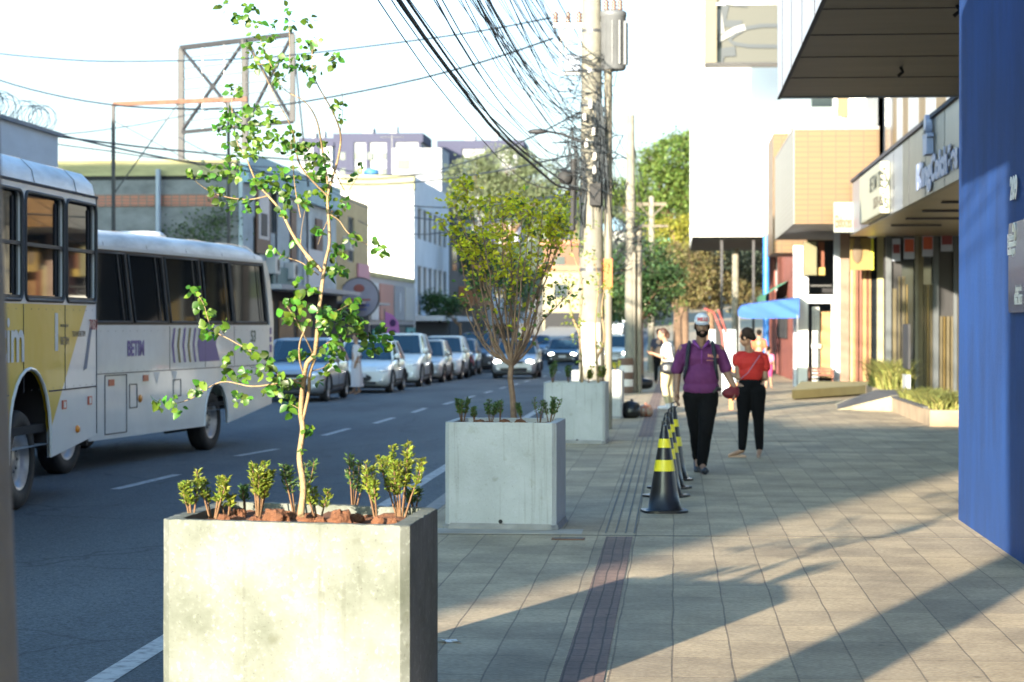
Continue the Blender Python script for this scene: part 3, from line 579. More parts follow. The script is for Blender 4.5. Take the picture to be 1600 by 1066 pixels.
# staked climber by the utility pole in the third planter
v0 = Pz(935, 600, .84); vine = thing('young_tree', 'thin young tree with sparse leaves climbing beside the big utility pole', 'tree', (v0.x, v0.y, .84)); b_ = MB(); l_ = MB(); Yv = 30.6
for pts in ([(935,600),(932,560),(930,500),(935,440),(925,400)], [(909,600),(908,560),(905,510),(910,450),(900,410),(890,385)], [(932,560),(944,530),(940,480),(950,430)], [(905,520),(890,480),(895,440)]):
    s_ = smooth(pts, 4); n = len(s_); b_.tube([PY(a, b, Yv) for a, b in s_], [.018*(1-i/n)+.004 for i in range(n)], 5)
for px, py, rr, n in ((900,390,16,14),(925,405,14,14),(885,440,16,20),(900,470,15,20),(890,500,12,14),(898,530,9,10),(935,440,14,18),(948,455,12,16),(940,490,8,10),(936,540,8,8),(905,560,6,5),(945,420,10,10),(915,380,14,10),(880,470,8,8),(925,350,10,6),(934,575,12,14),(905,505,10,12)):
    for i in range(int(n*1.5)):
        a = random.uniform(0, 6.3); q = rr*math.sqrt(random.random()); L = random.uniform(.04, .07)
        l_.leaf(PY(px+math.cos(a)*q, py+math.sin(a)*q, Yv+random.uniform(-.25, .2)), L, L*.6, Vector((random.gauss(0, 1), random.gauss(0, 1), random.gauss(-.3, .6))), Vector((random.gauss(0, .6), -1, .5)))
b_.build('trunk', BARKPALE, vine, True); l_.build('foliage', M('vine_leaf', (.11, .15, .02), .5, isl=.5, trans=.25), vine, True)

# ------------------------------------------------------------------ utility poles
def pole(loc, h, r0, r1, label, name='utility_pole'):
    t = thing(name, label, 'utility pole', loc); MB().lathe([(r0, -.3), (r0+(r1-r0)*.33, h*.33), (r0+(r1-r0)*.66, h*.66), (r1, h)], n=20).build('shaft', POLEC, t); return t
def insulator(mb, p, s=1.0):
    mb.lathe([(.02*s, 0), (.05*s, .03*s), (.025*s, .05*s), (.05*s, .08*s), (.025*s, .1*s), (.045*s, .13*s), (.02*s, .16*s), (.0, .19*s)], p, 'z', 10)
# nearest pole: its right edge shows at the frame's left side; its shadow runs over the slabs
np_ = pole((-1.603, 4.22, 0), 9.5, .30, .17, 'thick weathered utility pole close to the camera at the left edge')
np_.rotation_euler = (0, R(-1.15), 0)
ca = MB(); ca.box(-1.0, -.06, 8.6, 1.0, .06, 8.72); ca.build('crossarm', STEEL, np_)
PX0, PY0 = -1.35, 34.5
up = pole((PX0, PY0, 0), 10.2, .21, .13, 'big concrete utility pole with transformer and cable tangle behind the third planter')
bd = MB()
for z in (.75, 1.5, 2.55, 4.6, 5.2, 5.75, 6.4, 7.0): bd.lathe([(.215-.0085*z, z), (.215-.0085*z, z+.05)], n=20)
bd.build('steel_band', STEEL, up)
nt_ = MB(); nt_.add([(math.sin(a)*(.205), -math.cos(a)*.205, z) for z in (1.02, 1.72) for a in [R(x) for x in (-52, -30, -10, 10, 30, 48)]], [(i, i+1, i+7, i+6) for i in range(5)]); nt_.build('paper_notice', M('paper_white', (.4, .39, .36), .8, .12, 8), up)
pp = MB(); pp.tube([(.27, -.02, -.1), (.27, -.02, 5.9)], .065, 10); pp.tube([(.27, -.02, 5.9), (.27, -.02, 6.1), (.22, -.02, 6.2)], .075, 10); pp.build('conduit', M('grey_pvc', (.17, .155, .12), .6, .15, 4), up)
box('warning_band', M('orange_paint', (.5, .12, .03), .7), (PX0+.2, PY0-.09, 2.25, PX0+.34, PY0+.04, 2.75), up)
# transformer (right) and box (left)
tf = thing('transformer', 'grey cylindrical transformer hung on the right of the big utility pole', 'transformer', (PX0+.34, PY0+.05, 5.80))
m_ = MB(); m_.lathe([(.19, 0), (.215, .03), (.215, .85), (.225, .86), (.225, .93), (.2, .95)], n=20); m_.build('tank', M('transformer_grey', (.11, .115, .12), .45, .15, 4), tf)
m_ = MB()
for dx in (-.1, 0.02, .12): insulator(m_, (dx, -.05, .95), 1.1)
m_.build('bushing', M('porcelain', (.12, .07, .05), .3), tf); m_ = MB(); m_.box(-.3, -.04, .2, -.18, .04, .3); m_.box(-.3, -.04, .65, -.18, .04, .75); m_.build('bracket', STEEL, tf)
m_ = MB(); 
for a in range(0, 360, 30): m_.box(.215*math.cos(R(a))-.008, .215*math.sin(R(a))-.008, .08, .215*math.cos(R(a))*1.12+.008, .215*math.sin(R(a))*1.12+.008, .78)
m_.build('cooling_fin', M('transformer_grey'), tf)
eb = thing('equipment_box', 'square grey box bolted to the left of the big utility pole', 'electrical box', (PX0-.30, PY0-.02, 5.78)); m_ = MB(); m_.box(-.13, -.1, 0, .12, .1, .26); m_.build('housing', M('transformer_blue', (.20, .24, .32), .5), eb, bevel=.01)
m_ = MB(); m_.box(-.13, -.02, .26, -.10, .02, .72); m_.box(.09, -.02, .26, .12, .02, .72); m_.box(-.13, -.02, .68, .12, .02, .72); m_.build('frame', STEEL, eb)
ar = MB(); ar.box(-.62, -.05, 6.48, .36, .05, 6.56); ar.box(-.5, -.03, 5.72, 0, .03, 5.77); ar.bar((-.5, 0, 5.75), (-.5, 0, 6.5), .04); ar.build('crossarm', STEEL, up)
ins = MB()
for x in (-.58, -.38, -.2): insulator(ins, (x, 0, 6.56), 1.1)
ins.build('insulator', M('porcelain'), up)
# cable bundles along the kerb to the near pole, each a thing
def cable(p, q, sag, r, n=22, wob=0.0):
    p = Vector(p); q = Vector(q); pts = []
    for i in range(n+1):
        t = i/n; v = p.lerp(q, t); v.z -= sag*4*t*(1-t)
        if wob: v += Vector((noise.noise(Vector((t*6, r*900, sag*9))), 0, noise.noise(Vector((t*6, 5, sag*9+r*99)))))*wob
        pts.append(v)
    return pts
rc = random.Random(11); k = 0
labs = {0: 'thickest black cable bundle sweeping lowest down to the big utility pole'}
mb = MB(); mb.tube(cable((-2.25, 4.2, 5.3), (-1.5, 33.2, 3.75), .75, .02, 26, .05), .016, 6); mb.tube(cable((-2.2, 4.2, 5.35), (-1.5, 33.2, 3.8), .74, .01, 26, .08), .011, 5)
tag(mb.build('cable_bundle', CABLE), 'thickest black cable bundle sweeping lowest down to the big utility pole', 'cable')
for i in range(46):
    zb = rc.uniform(3.9, 6.2); za = zb+rc.uniform(.35, 1.5); xa = -1.55-.75*rc.random()**1.3-.06*(6.2-zb); sg = rc.uniform(.45, 1.25)
    mb = MB(); mb.tube(cable((xa, 4.2+rc.uniform(-.3, .3), za), (PX0-rc.uniform(.05, .32), PY0-.22, zb), sg, .004, 18, .05), rc.choice([.004, .005, .006, .008]), 4)
    tag(mb.build('overhead_cable', CABLE), 'one of the many thin dark cables fanning down from above onto the big utility pole', 'cable', 'thin cables along the kerb between the poles')
# onward cables from the big pole to the next
P2 = Pz(986, 608, 0); P2 = (-1.15, 55.0)
for i in range(12):
    zb = rc.uniform(3.9, 6.0); mb = MB(); mb.tube(cable((PX0+rc.uniform(-.15, .25), PY0+.2, zb), (P2[0]+rc.uniform(-.2, .3), P2[1], zb-rc.uniform(.0, .8)), rc.uniform(.3, .9), .004, 14, .05), .007, 4)
    tag(mb.build('overhead_cable', CABLE), 'one of the dark cables running on from the big utility pole to the next pole', 'cable', 'thin cables between the big pole and the next')
# tangle on the pole
tg = MB()
for i in range(80):
    z = 3.9+2.2*rc.random()**.8; a = rc.uniform(0, 6.3); pts = []; rad = rc.uniform(.2, .34) if rc.random() < .75 else rc.uniform(.3, .55); turns = rc.uniform(.4, 1.3)
    cx_ = -rc.random()*.12
    for j in range(12):
        t = j/11; pts.append(Vector((cx_+rad*math.cos(a+turns*6.28*t)*(1+.2*math.sin(9*t)), rad*.8*math.sin(a+turns*6.28*t), z+rc.uniform(-.05, .05)-.5*t*rc.random())))
    tg.tube(pts, rc.choice([.004, .005, .008]), 4)
for i in range(18):
    x = rc.uniform(-.34, -.1); z0 = rc.uniform(4.2, 4.9); pts = [Vector((x+rc.uniform(-.05, .05), -.2, z0-j*rc.uniform(.12, .28))) for j in range(7)]; tg.tube(pts, rc.choice([.006, .009, .014]), 4)
for i in range(26):
    x = .10+rc.uniform(-.05, .14); z0 = rc.uniform(4.8, 5.6); pts = [Vector((x+rc.uniform(-.05, .05), -.23, z0-j*rc.uniform(.1, .26))) for j in range(8)]; tg.tube(pts, rc.choice([.006, .009]), 4)
tg.build('cable_tangle', CABLE, up)
m_ = MB(); m_.tube([(-.28, -.2, 4.35), (-.30, -.22, 3.2)], .05, 8); m_.lathe([(.0, -.02), (.11, -.02), (.11, .14), (.0, .14)], (-.42, -.3, 4.05), 'y', 14); m_.box(-.02, -.32, 3.6, .16, -.2, 3.95); m_.build('splice_box', BLACK, up)
for dz in (0, .22, .43, .62, .85, 1.05): m_ = MB(); insulator(m_, (rc.uniform(-.12, .08), -.28, 4.1+dz), .8); m_.build('insulator', M('porcelain_white', (.6, .58, .55), .3), up)
lamp_arm = MB(); lamp_arm.tube([(-.1, -.2, 4.6), (-.5, -.3, 4.75), (-.8, -.35, 4.8)], .02, 6); lamp_arm.ell((-.85, -.36, 4.78), (.16, .07, .045)); lamp_arm.build('lamp_arm', DKSTEEL, up)
# next poles
p2 = pole((P2[0], P2[1], dip(55)), 7.15, .16, .10, 'slimmer concrete utility pole beyond the farthest planter, banded at its foot')
m_ = MB()
for j, z in enumerate((.0, .18, .36, .54, .72)): m_.m = j % 2; m_.lathe([(.2, z), (.2, z+.18)], (-.12, -.35, 0), n=16)
m_.build('striped_guard', [M('guard_brown', (.12, .07, .05), .7), M('guard_white', (.6, .58, .55), .7)], p2)
m_ = MB(); m_.tube([(.22, 0, 0), (.22, 0, 4.3)], .075, 8); m_.tube([(.1, -.15, 0), (.1, -.15, 3.6)], .05, 8); m_.build('conduit', M('grey_pvc'), p2)
m_ = MB()
for i in range(26):
    z = rc.uniform(3.3, 4.6); m_.tube([Vector((rc.uniform(-.5, .5), rc.uniform(-.3, .1), z+rc.uniform(-.4, .4))) for j in range(5)], .012, 4)
m_.build('cable_tangle', CABLE, p2)
p3 = pole((-1.0, 90, dip(90)), 7.4, .16, .11, 'distant utility pole with wooden crossarms before the tall green tree')
m_ = MB(); m_.box(-.62, -.08, 7.0, .62, .08, 7.14); m_.box(-.5, -.08, 6.1, .7, .08, 6.2); m_.bar((-.5, -.1, 7.0), (0, -.1, 6.5), .05); m_.bar((.5, -.1, 7.0), (0, -.1, 6.5), .05); m_.build('crossarm', M('weathered_wood', (.13, .11, .08), .9, .2, 5), p3)
for i in range(9):
    z = rc.uniform(4.2, 6.8); mb = MB(); mb.tube(cable((P2[0]+rc.uniform(-.3, .3), P2[1], z-.4), (-1+rc.uniform(-.5, .5), 90, z-.2), rc.uniform(.3, .9), .004, 12), .012, 4)
    tag(mb.build('overhead_cable', CABLE), 'one of the far dark cables running between the two distant poles', 'cable', 'thin cables between the distant poles')
p4 = pole((2.35, 84, dip(84)), 4.95, .15, .13, 'plain concrete post standing under the white overhanging building', 'concrete_post')
p4['category'] = 'post'
# wires over the street on the left
def wire(a, b, sag, lab, r=.012, ya=58, yb=34.5):
    p = PY(*a, ya) if len(a) == 2 else Vector(a); q = PY(*b, yb) if len(b) == 2 else Vector(b)
    mb = MB(); mb.tube(cable(p, q, sag, .01, 24, .03), r*1.5, 5); tag(mb.build('street_wire', CABLE), lab, 'wire')
wire((-30, 80), (860, 28), .45, 'uppermost wire crossing the sky over the buses to the pole top', .010, 50)
wire((-30, 115), (864, 60), 1.0, 'second wire from the top, crossing the sky over the buses', .012, 50)
wire((-30, 195), (520, 252), .15, 'sloping wire from the razor-wired building down to the blue building', .016, 44, 66)
wire((-30, 215), (330, 170), .2, 'thin wire rising from the razor-wired building towards the billboard frame', .009, 44, 66)
wire((70, 205), (700, 268), .6, 'pair wire hanging low over the grey building parapet', .016, 45, 80)
wire((60, 220), (440, 262), .1, 'thin wire sagging right across the yellowish parapet', .009, 45, 60)
wire((280, 215), (900, 240), .9, 'wire from the billboard frame over the white building to the pole tangle', .010, 64)
wire((440, 220), (905, 175), 1.0, 'wire rising from the billboard frame to the middle of the pole', .009, 60)
wire((455, 260), (905, 300), .7, 'wire crossing in front of the white building wall', .010, 70)
wire((520, 300), (905, 330), .5, 'lower wire crossing in front of the white building wall', .009, 75)
wire((560, 345), (905, 300), .6, 'wire at window height before the white building', .009, 80)

# ------------------------------------------------------------------ traffic cones
CB = M('cone_black', (.013, .013, .015), .33, spec=.5); CY = M('cone_yellow', (.72, .62, .02), .45)
def cone(loc, label, hh=.78):
    t = thing('traffic_cone', label, 'traffic cone', loc, random.uniform(0, 1), 'black and yellow traffic cones in a row'); rb, rt = .155, .028
    f = lambda z: rb+(rt-rb)*(z/hh)
    m_ = MB()
    ov = [[(math.copysign(abs(math.cos(a))**.6, math.cos(a))*.205, math.copysign(abs(math.sin(a))**.6, math.sin(a))*.205, z) for a in [2*PI*j/28 for j in range(28)]] for z in (0, .022)]
    m_.rings(ov, (True, True), True, False); m_.build('foot', CB, t)
    m_ = MB(); prof = [(.175, .022), (f(.03), .035)]
    for z in (.2, .42, .6, hh-.06): prof.append((f(z), z))
    prof += [(f(hh-.055)-.004, hh-.05), (rt+.004, hh-.02), (rt-.003, hh)]
    m_.lathe(prof, n=28); m_.build('body', CB, t)
    for z0, z1 in ((.37, .47), (.58, .66)): MB().lathe([(f(z0)+.002, z0), (f(z1)+.002, z1)], n=28, caps=(False, False)).build('reflective_band', CY, t)
    m_ = MB(); m_.tube([(.02, 0, hh-.02), (.05, 0, hh+.01), (.03, 0, hh+.05), (-.02, 0, hh+.03), (-.02, 0, hh-.01)], .008, 6); m_.build('top_loop', CB, t)
    return t
q = Pz(1038, 800); cone((q.x, q.y, 0), 'nearest black and yellow traffic cone, standing at the front of the row')
q = Pz(1041, 776); cone((q.x, q.y, 0), 'second black and yellow traffic cone, almost hidden behind the front one')
q = Pz(1046, 763); cone((q.x, q.y, 0), 'third traffic cone, peeking out behind the front two'); q = Pz(1052, 750); cone((q.x, q.y, 0), 'farthest traffic cone, leaning out right behind the others', .8)

# ------------------------------------------------------------------ rubbish by the farthest planter
def bag(loc, s, mat, label, name='rubbish_bag'):
    m_ = MB(); m_.ell((0, 0, s[2]*.8), s, 18, 12); m_.v = [tuple(Vector(p)+Vector(p).normalized()*.12*max(s)*noise.noise(Vector(p)*7+Vector(loc))) for p in m_.v]; m_.v = [(x, y, max(0, z)) for x, y, z in m_.v]
    m_.ell((s[0]*.1, 0, s[2]*1.75), (s[0]*.18, s[1]*.18, s[2]*.3), 8, 6); o = m_.build(name, mat); o.location = loc; tag(o, label, 'bag'); return o
BP = M('black_plastic', (.012, .013, .015), .3)
q = Pz(985, 654); bag((q.x, q.y+.2, 0), (.2, .18, .17), BP, 'knotted black plastic rubbish bag at the right of the farthest planter')
q = Pz(1005, 652); o = bag((q.x+.03, q.y+.2, 0), (.16, .14, .13), M('orange_bag', (.33, .07, .02), .4, col2=(.34, .32, .25), c2=.5, sc=22), 'clear bag of orange and white scraps beside the black bag')
q = Pz(1001, 608); bag((q.x, q.y, 0), (.35, .3, .18), BP, 'black rubbish bag farther off, at the foot of the slim pole')
# ------------------------------------------------------------------ buses
BUSW = M('bus_silver', (.63, .66, .66), .32, .10, 1.2, coat=.5); BUSR = M('bus_roof_white', (.62, .64, .65), .45, .34, 1.5, aniso=(1, .6, 3)); GREYP = M('window_rubber_grey', (.045, .047, .05), .6)
SEAM = M('seam_dark', (.05, .05, .06), .8); REFL = M('red_reflector', (.45, .07, .03), .3); AMB = M('amber_lamp', (.75, .27, .03), .3); WHT = M('reflector_white', (.7, .7, .68), .4)
by = M('bus_yellow', (.55, .385, .008), .4, coat=.12)
def yellow_split(m, a, b, col2):        # the paint scheme's slanted edge: yellow ahead of the line, silver behind it
    N, L, p = nodes(m); tc = N['Texture Coordinate']; sp = N.new('ShaderNodeSeparateXYZ'); L.new(tc.outputs['Object'], sp.inputs[0])
    m1 = N.new('ShaderNodeMath'); m1.operation = 'MULTIPLY_ADD'; m1.inputs[1].default_value = a; m1.inputs[2].default_value = b; L.new(sp.outputs['Z'], m1.inputs[0])
    m2 = N.new('ShaderNodeMath'); m2.operation = 'SUBTRACT'; L.new(m1.outputs[0], m2.inputs[0]); L.new(sp.outputs['Y'], m2.inputs[1])
    mr = N.new('ShaderNodeMapRange'); mr.inputs['From Min'].default_value = -.012; mr.inputs['From Max'].default_value = .012; L.new(m2.outputs[0], mr.inputs[0])
    mx = N.new('ShaderNodeMix'); mx.data_type = 'RGBA'; mx.inputs[6].default_value = (*col2, 1); mx.inputs[7].default_value = p.inputs['Base Color'].default_value
    gt = N.new('ShaderNodeMath'); gt.operation = 'LESS_THAN'; gt.inputs[1].default_value = 1.985; L.new(sp.outputs['Z'], gt.inputs[0]); mu = N.new('ShaderNodeMath'); mu.operation = 'MULTIPLY'; L.new(mr.outputs[0], mu.inputs[0]); L.new(gt.outputs[0], mu.inputs[1])
    L.new(mu.outputs[0], mx.inputs[0]); L.new(mx.outputs[2], p.inputs['Base Color'])
def dent(m, sc, st, dist):
    N, L, p = nodes(m); tc = N['Texture Coordinate']; n = N.new('ShaderNodeTexNoise'); n.inputs['Scale'].default_value = sc; n.inputs['Detail'].default_value = 2; L.new(tc.outputs['Object'], n.inputs['Vector'])
    b = N.new('ShaderNodeBump'); b.inputs['Strength'].default_value = st; b.inputs['Distance'].default_value = dist; L.new(n.outputs[0], b.inputs['Height']); L.new(b.outputs[0], p.inputs['Normal'])
dent(BUSW, 1.6, .6, .03); dent(BUSR, 2.2, .4, .03); dent(by, 1.6, .6, .03)
def wheel(parent, loc, r, w, rimr, name='wheel', face=1, seg=28):
    """axle along x; the outer face towards +x when face = 1"""
    o = MB(); s = face; o.lathe([(rimr, -w/2*s), (r-.03, -w/2*s), (r, -w*.35*s), (r, w*.35*s), (r-.03, w/2*s), (rimr+.01, w/2*s), (rimr, w*.4*s)], loc, 'x', seg, (False, False)); t = o.build('wheel', BLACK, parent)
    m_ = MB(); m_.lathe([(rimr, w*.45*s), (rimr*.93, w*.47*s), (rimr*.88, w*.2*s), (rimr*.55, w*.05*s), (rimr*.5, w*.18*s), (rimr*.2, w*.22*s), (0, w*.24*s)], loc, 'x', seg, (False, False)); m_.build('rim', RIM, t)
    m_ = MB()
    for k in range(8):
        a = 2*PI*k/8; m_.ell((loc[0]+w*.2*s, loc[1]+rimr*.38*math.cos(a), loc[2]+rimr*.38*math.sin(a)), (.02, .018*rimr/.3, .018*rimr/.3), 6, 4)
    m_.build('wheel_bolt', STEEL, t); return t
def arch_pts(yc, half, zb, zt, n=14): return [(yc-half*math.cos(PI*k/n)*(1), zb+(zt-zb)*math.sin(PI*k/n)**.8) for k in range(n+1)]
def side_skin(b, outline, holes, mat, parent, name='side_panel'):
    m_ = MB(); m_.plane_holes(outline, holes, lambda u, v: (0, u, v)); m_.plane_holes(outline, holes, lambda u, v: (-.03, u, v))
    for lp in holes:
        n = len(lp)
        for i in range(n): a, c = lp[i], lp[(i+1) % n]; m_.add([(0, *a), (0, *c), (-.06, *c), (-.06, *a)], [(0, 1, 2, 3)], True)
    return m_.build(name, mat, parent)
def bus_window(parent, loop, inner=None, bars=(), rub=.028, back=.035, label=None):
    fr = MB(); n = len(loop); cx = sum(p[0] for p in loop)/n; cz = sum(p[1] for p in loop)/n
    fr.tube([(.004, *p) for p in loop]+[(.004, *loop[0])], .02, 6, False)
    for (a, b_) in bars: fr.bar((-.02, *a), (-.02, *b_), .035)
    w_ = fr.build('window', GREYP, parent); g_ = MB(); g_.plane_holes(loop, [], lambda u, v: (-back, u, v)); g_.build('pane', GLASS, w_); return w_

b1o = Pz(45, 797, ROAD); bus1 = thing('city_bus', 'yellow and silver city bus cut off by the left edge, nearest of the buses', 'bus', (b1o.x, b1o.y+2.55, ROAD)); L1b = 11.6; W = 2.5
yellow_split(by, 1.047, -2.593, (.63, .66, .66))
# local: y = 0 rear end, wheel centre at y = -2.5
wc = -2.52; ar_ = arch_pts(wc, .68, .46, 1.34)
out = [(-L1b, .45)]+[(-8.8, .45)]+arch_pts(-8.1, .66, .45, 1.3)+[(-7.4, .45)]+ar_+[(wc+.72, .46), (-.14, .60), (-.14, 3.14), (-L1b, 3.14)]
wins = [rrect(-1.28, 2.02, -.16, 3.06, .09), rrect(-2.66, 2.02, -1.36, 3.06, .09)]
for i in range(5): wins.append(rrect(-4.1-i*1.46, 2.02, -2.76-i*1.46, 3.06, .09))
side_skin(bus1, out, wins, by, bus1, 'side_panel')
for k_, lp in enumerate(wins):
    ys_ = [p[0] for p in lp]; y0_, y1_ = min(ys_), max(ys_); zz = 2.56; bus_window(bus1, lp, bars=[((y0_+.02, zz), (y1_-.02, zz)), ((y0_+.03, 2.05), (y1_-.03, 2.05))]+([((y0_+y1_)/2, 2.05), ((y0_+y1_)/2, 3.0)] and []))
    m_ = MB(); m_.bar((-.028, y1_-.20, 2.08), (-.028, y1_-.20, 3.0), .012, .05); m_.build('window_rail', DARK, bus1)
def bus_roof(parent, L, W, zg, zt, zb, rear=True, mat=BUSR, wallmat=BUSW, rr=.32, rear_slope=0.0):
    def path(ins, ztop, zgut): return [(-ins, zgut), (-ins-.03, zgut+(ztop-zgut)*.45), (-ins-.14, zgut+(ztop-zgut)*.8), (-ins-rr-.1, ztop), (-W/2, ztop+.03), (-W+ins+rr+.1, ztop), (-W+ins+.14, zgut+(ztop-zgut)*.8), (-W+ins+.03, zgut+(ztop-zgut)*.45), (-W+ins, zgut)]
    st = [(-L, .1, -.12), (-L+.25, 0, 0)]+[(-L+.25+(L-.45)*i/8, 0, 0) for i in range(1, 8)]+[(-.20, 0, 0), (-.10, .02, -.02), (-.03, .07, -.08), (0, .15, -.18)]
    m_ = MB(); rg = [[Vector((p[0], y, p[1])) for p in path(ins, zt+dz, zg+min(0, dz*.2)-rear_slope*(i > 8))] for i, (y, ins, dz) in enumerate(st)]
    m_.rings(rg, (False, False), False, True); m_.build('roof', mat, parent)
    # rear, with rounded corners, far side, front
    m_ = MB(); rg = []
    for z in (zb, zg*.5, zg-.01):
        dzr = 0 if z > .7 else .15
        rg.append([Vector(p) for p in ((0, -.14, z), (-.012, -.07, z), (-.05, -.02, z), (-.13, 0, z), (-W+.13, 0, z), (-W+.05, -.02, z), (-W, -.14, z), (-W, -L, z), (-.02, -L, z))])
    m_.rings(rg, (True, True), False, True); m_.build('rear_and_front', wallmat, parent)
    fl = MB(); fl.box(-W+.05, -L+.05, zb+.12, -.06, -.05, zb+.2); fl.build('floor', DARK, parent)
bus_roof(bus1, L1b, W, 3.14, 3.46, .60)
m_ = MB(); m_.box(-.002, -L1b, 1.115, .006, wc-.66, 1.13); m_.box(-.002, wc+.64, 1.115, .006, -.14, 1.13); m_.box(-.01, -.15, .62, .006, -.135, 3.14); m_.box(-.002, -L1b, 3.135, .012, -.1, 3.16); m_.build('trim', SEAM, bus1)
m_ = MB(); m_.tube([(.006, a, b) for a, b in arch_pts(wc, .69, .47, 1.36)], .018, 6); m_.build('wheel_arch_trim', BUSW, bus1)
wb = MB(); wb.box(-.75, wc-.75, .3, -.70, wc+.75, 1.4); wb.box(-.72, wc-.75, 1.36, -.03, wc+.75, 1.4); wb.box(-.72, wc-.76, .3, -.05, wc-.72, 1.38); wb.box(-.72, wc+.72, .55, -.05, wc+.76, 1.38); wb.build('wheel_well', DARK, bus1)
wheel(bus1, (-.22, wc, .48), .48, .27, .30); wheel(bus1, (-2.28, wc, .48), .48, .27, .3, face=-1); wheel(bus1, (-.2, -8.1, .48), .48, .27, .30)
ax = MB(); ax.tube([(-.3, wc, .48), (-2.2, wc, .48)], .1, 10); ax.ell((-1.2, wc, .48), (.22, .22, .22)); ax.build('axle', DARK, bus1)
for y, z in ((-1.37, .97), (-.42, .98), (-3.3, .93)): m_ = MB(); m_.box(.002, y-.07, z-.045, .012, y+.07, z+.045); m_.build('reflector', REFL, bus1); MB().box(.012, y-.035, z-.03, .016, y+.03, z+.03).build('reflector', WHT, bus1)
MB().ell((.01, -.9, .70), (.025, .05, .04)).build('marker_lamp', AMB, bus1)
text('Betim', .62, (.006, -4.05, 1.44), (0, 1, 0), (0, 0, 1), M('letter_white', (.66, .67, .66), .5), 'lettering', bus1, .001, .012, False, sx=.93)
text('BETIM', .115, (.006, -1.5, 1.58), (0, 1, 0), (0, 0, 1), M('letter_grey', (.16, .14, .10), .5), 'lettering', bus1, .001, .0, False); text('TRANSBETIM', .085, (.006, -1.08, 1.66), (0, 1, 0), (0, 0, 1), MT['letter_grey'], 'lettering', bus1, .001, 0, False)
text('PREFEITURA DE', .04, (.006, -1.5, 1.76), (0, 1, 0), (0, 0, 1), MT['letter_grey'], 'lettering', bus1, .001, 0, False); MB().box(.002, -1.68, 1.52, .005, -1.58, 1.9).build('emblem', MT['letter_white'], bus1)
text('7030', .16, (.006, -.44, 1.73), (0, 1, 0), (0, 0, 1), M('letter_red', (.35, .05, .05), .5), 'lettering', bus1, .001, 0, False)
cr = MB()                                        # crumpled paint stripe between the colours
cr.add([(.003, -.42, 1.74), (.003, -.30, 1.78), (.003, -.52, 1.32), (.003, -.66, 1.30)], [(0, 1, 2, 3)]); cr.build('decal', M('decal_blue', (.09, .14, .24), .5), bus1)

b2w = Pz(338, 703, ROAD); a2 = R(7.5); d2 = Vector((math.sin(a2), math.cos(a2), 0)); o2 = b2w+d2*2.6
bus2 = thing('minibus', 'white and purple minibus with slanted dark windows, standing behind the yellow bus', 'bus', (o2.x, o2.y, ROAD), -a2); L2 = 9.2; W2 = 2.25; wc2 = -2.6
out = [(-L2, .40), (-8.2, .36)]+arch_pts(-7.6, .46, .36, .93)+arch_pts(wc2, .47, .36, .94)+[(-.1, .57), (-.02, 1.2), (0, 1.83), (-.05, 2.1), (-.20, 2.52), (-.38, 2.76), (-L2, 2.76)]
lean = .26
def par(y0, y1, z0, z1): return [(y0+lean*0, z0), (y1, z0), (y1-lean, z1), (y0-lean, z1)]
W2s = [(-1.77, -.32), (-2.94, -1.86), (-4.36, -3.12), (-5.63, -4.50), (-6.9, -5.78)]
band = [(-7.7, 1.78), (-.18, 1.78), (-.32, 2.3), (-.50, 2.72), (-7.7, 2.72)]
side_skin(bus2, out, [band], BUSW, bus2)
for i, (y0, y1) in enumerate(W2s):
    f_ = MB(); lp = par(y0, y1, 1.82, 2.68); 
    f_.tube([(0, *p) for p in lp]+[(0, *lp[0])], .014, 5, False); f_.bar((.0, y1+.035, 1.80), (.0, y1+.035-lean, 2.7), .018, .03); f_.bar((.0, y1-.22, 1.80), (.0, y1-.22-lean, 2.7), .01, .02); f_.bar((-.005, y0, 1.82), (-.005, y1, 1.82), .02, .03)
    w_ = f_.build('window', GREYP, bus2); g_ = MB(); g_.plane_holes(lp, [], lambda u, v: (-.018, u, v)); g_.build('pane', GLASS, w_)
m_ = MB(); m_.plane_holes(band, [], lambda u, v: (-.04, u, v)); m_.build('window_band', M('band_black', (.01, .01, .012), .4), bus2)
# roof following the rounded tail
st = [(-L2, -.12, .1, 0), (-L2+.3, 0, 0, 0), (-5, .0, 0, 0), (-3, 0, 0, 0), (-1.6, -.01, 0, 0), (-.9, -.05, 0, 0), (-.5, -.12, .01, 0), (-.28, -.24, .04, -.10), (-.1, -.46, .07, -.32), (0, -.9, .12, -.75)]
m_ = MB(); rg = []
for y, dz, ins, dg in st:
    zt, zg = 3.0+dz, 2.76+dg
    rg.append([Vector(p) for p in ((-ins, y, zg), (-ins-.02, y, zg+(zt-zg)*.5), (-ins-.13, y, zg+(zt-zg)*.85), (-.5, y, zt), (-W2/2, y, zt+.03*(y < -.4)), (-W2+.5, y, zt), (-W2+ins+.13, y, zg+(zt-zg)*.85), (-W2+ins, y, zg))])
m_.rings(rg, (True, False), False, True); m_.build('roof', BUSR, bus2)
m_ = MB(); m_.lathe([(.0, 0), (.35, 0), (.38, .03), (.3, .09), (0, .1)], (-1.0, -3.0, 3.01), 'z', 18); m_.v = [(x, y if True else y, z) for x, y, z in m_.v]; m_.build('roof_hatch', BUSR, bus2)
m_ = MB(); rg = []
for z, y in ((.57, -.10), (1.2, -.02), (1.83, 0), (2.05, -.03)): rg.append([Vector(p) for p in ((0, y-.1, z), (-.03, y-.03, z), (-.1, y, z), (-W2+.1, y, z), (-W2, y-.1, z), (-W2, -L2, z), (0, -L2, z))])
m_.rings(rg, (True, False), False, True); m_.build('rear_and_front', BUSW, bus2); m_ = MB(); m_.box(-W2, -L2, 2.0, -W2+.03, -.4, 2.66); m_.box(-W2, -L2, .4, -.03, -L2+.03, 2.66); m_.build('far_side', BUSW, bus2)
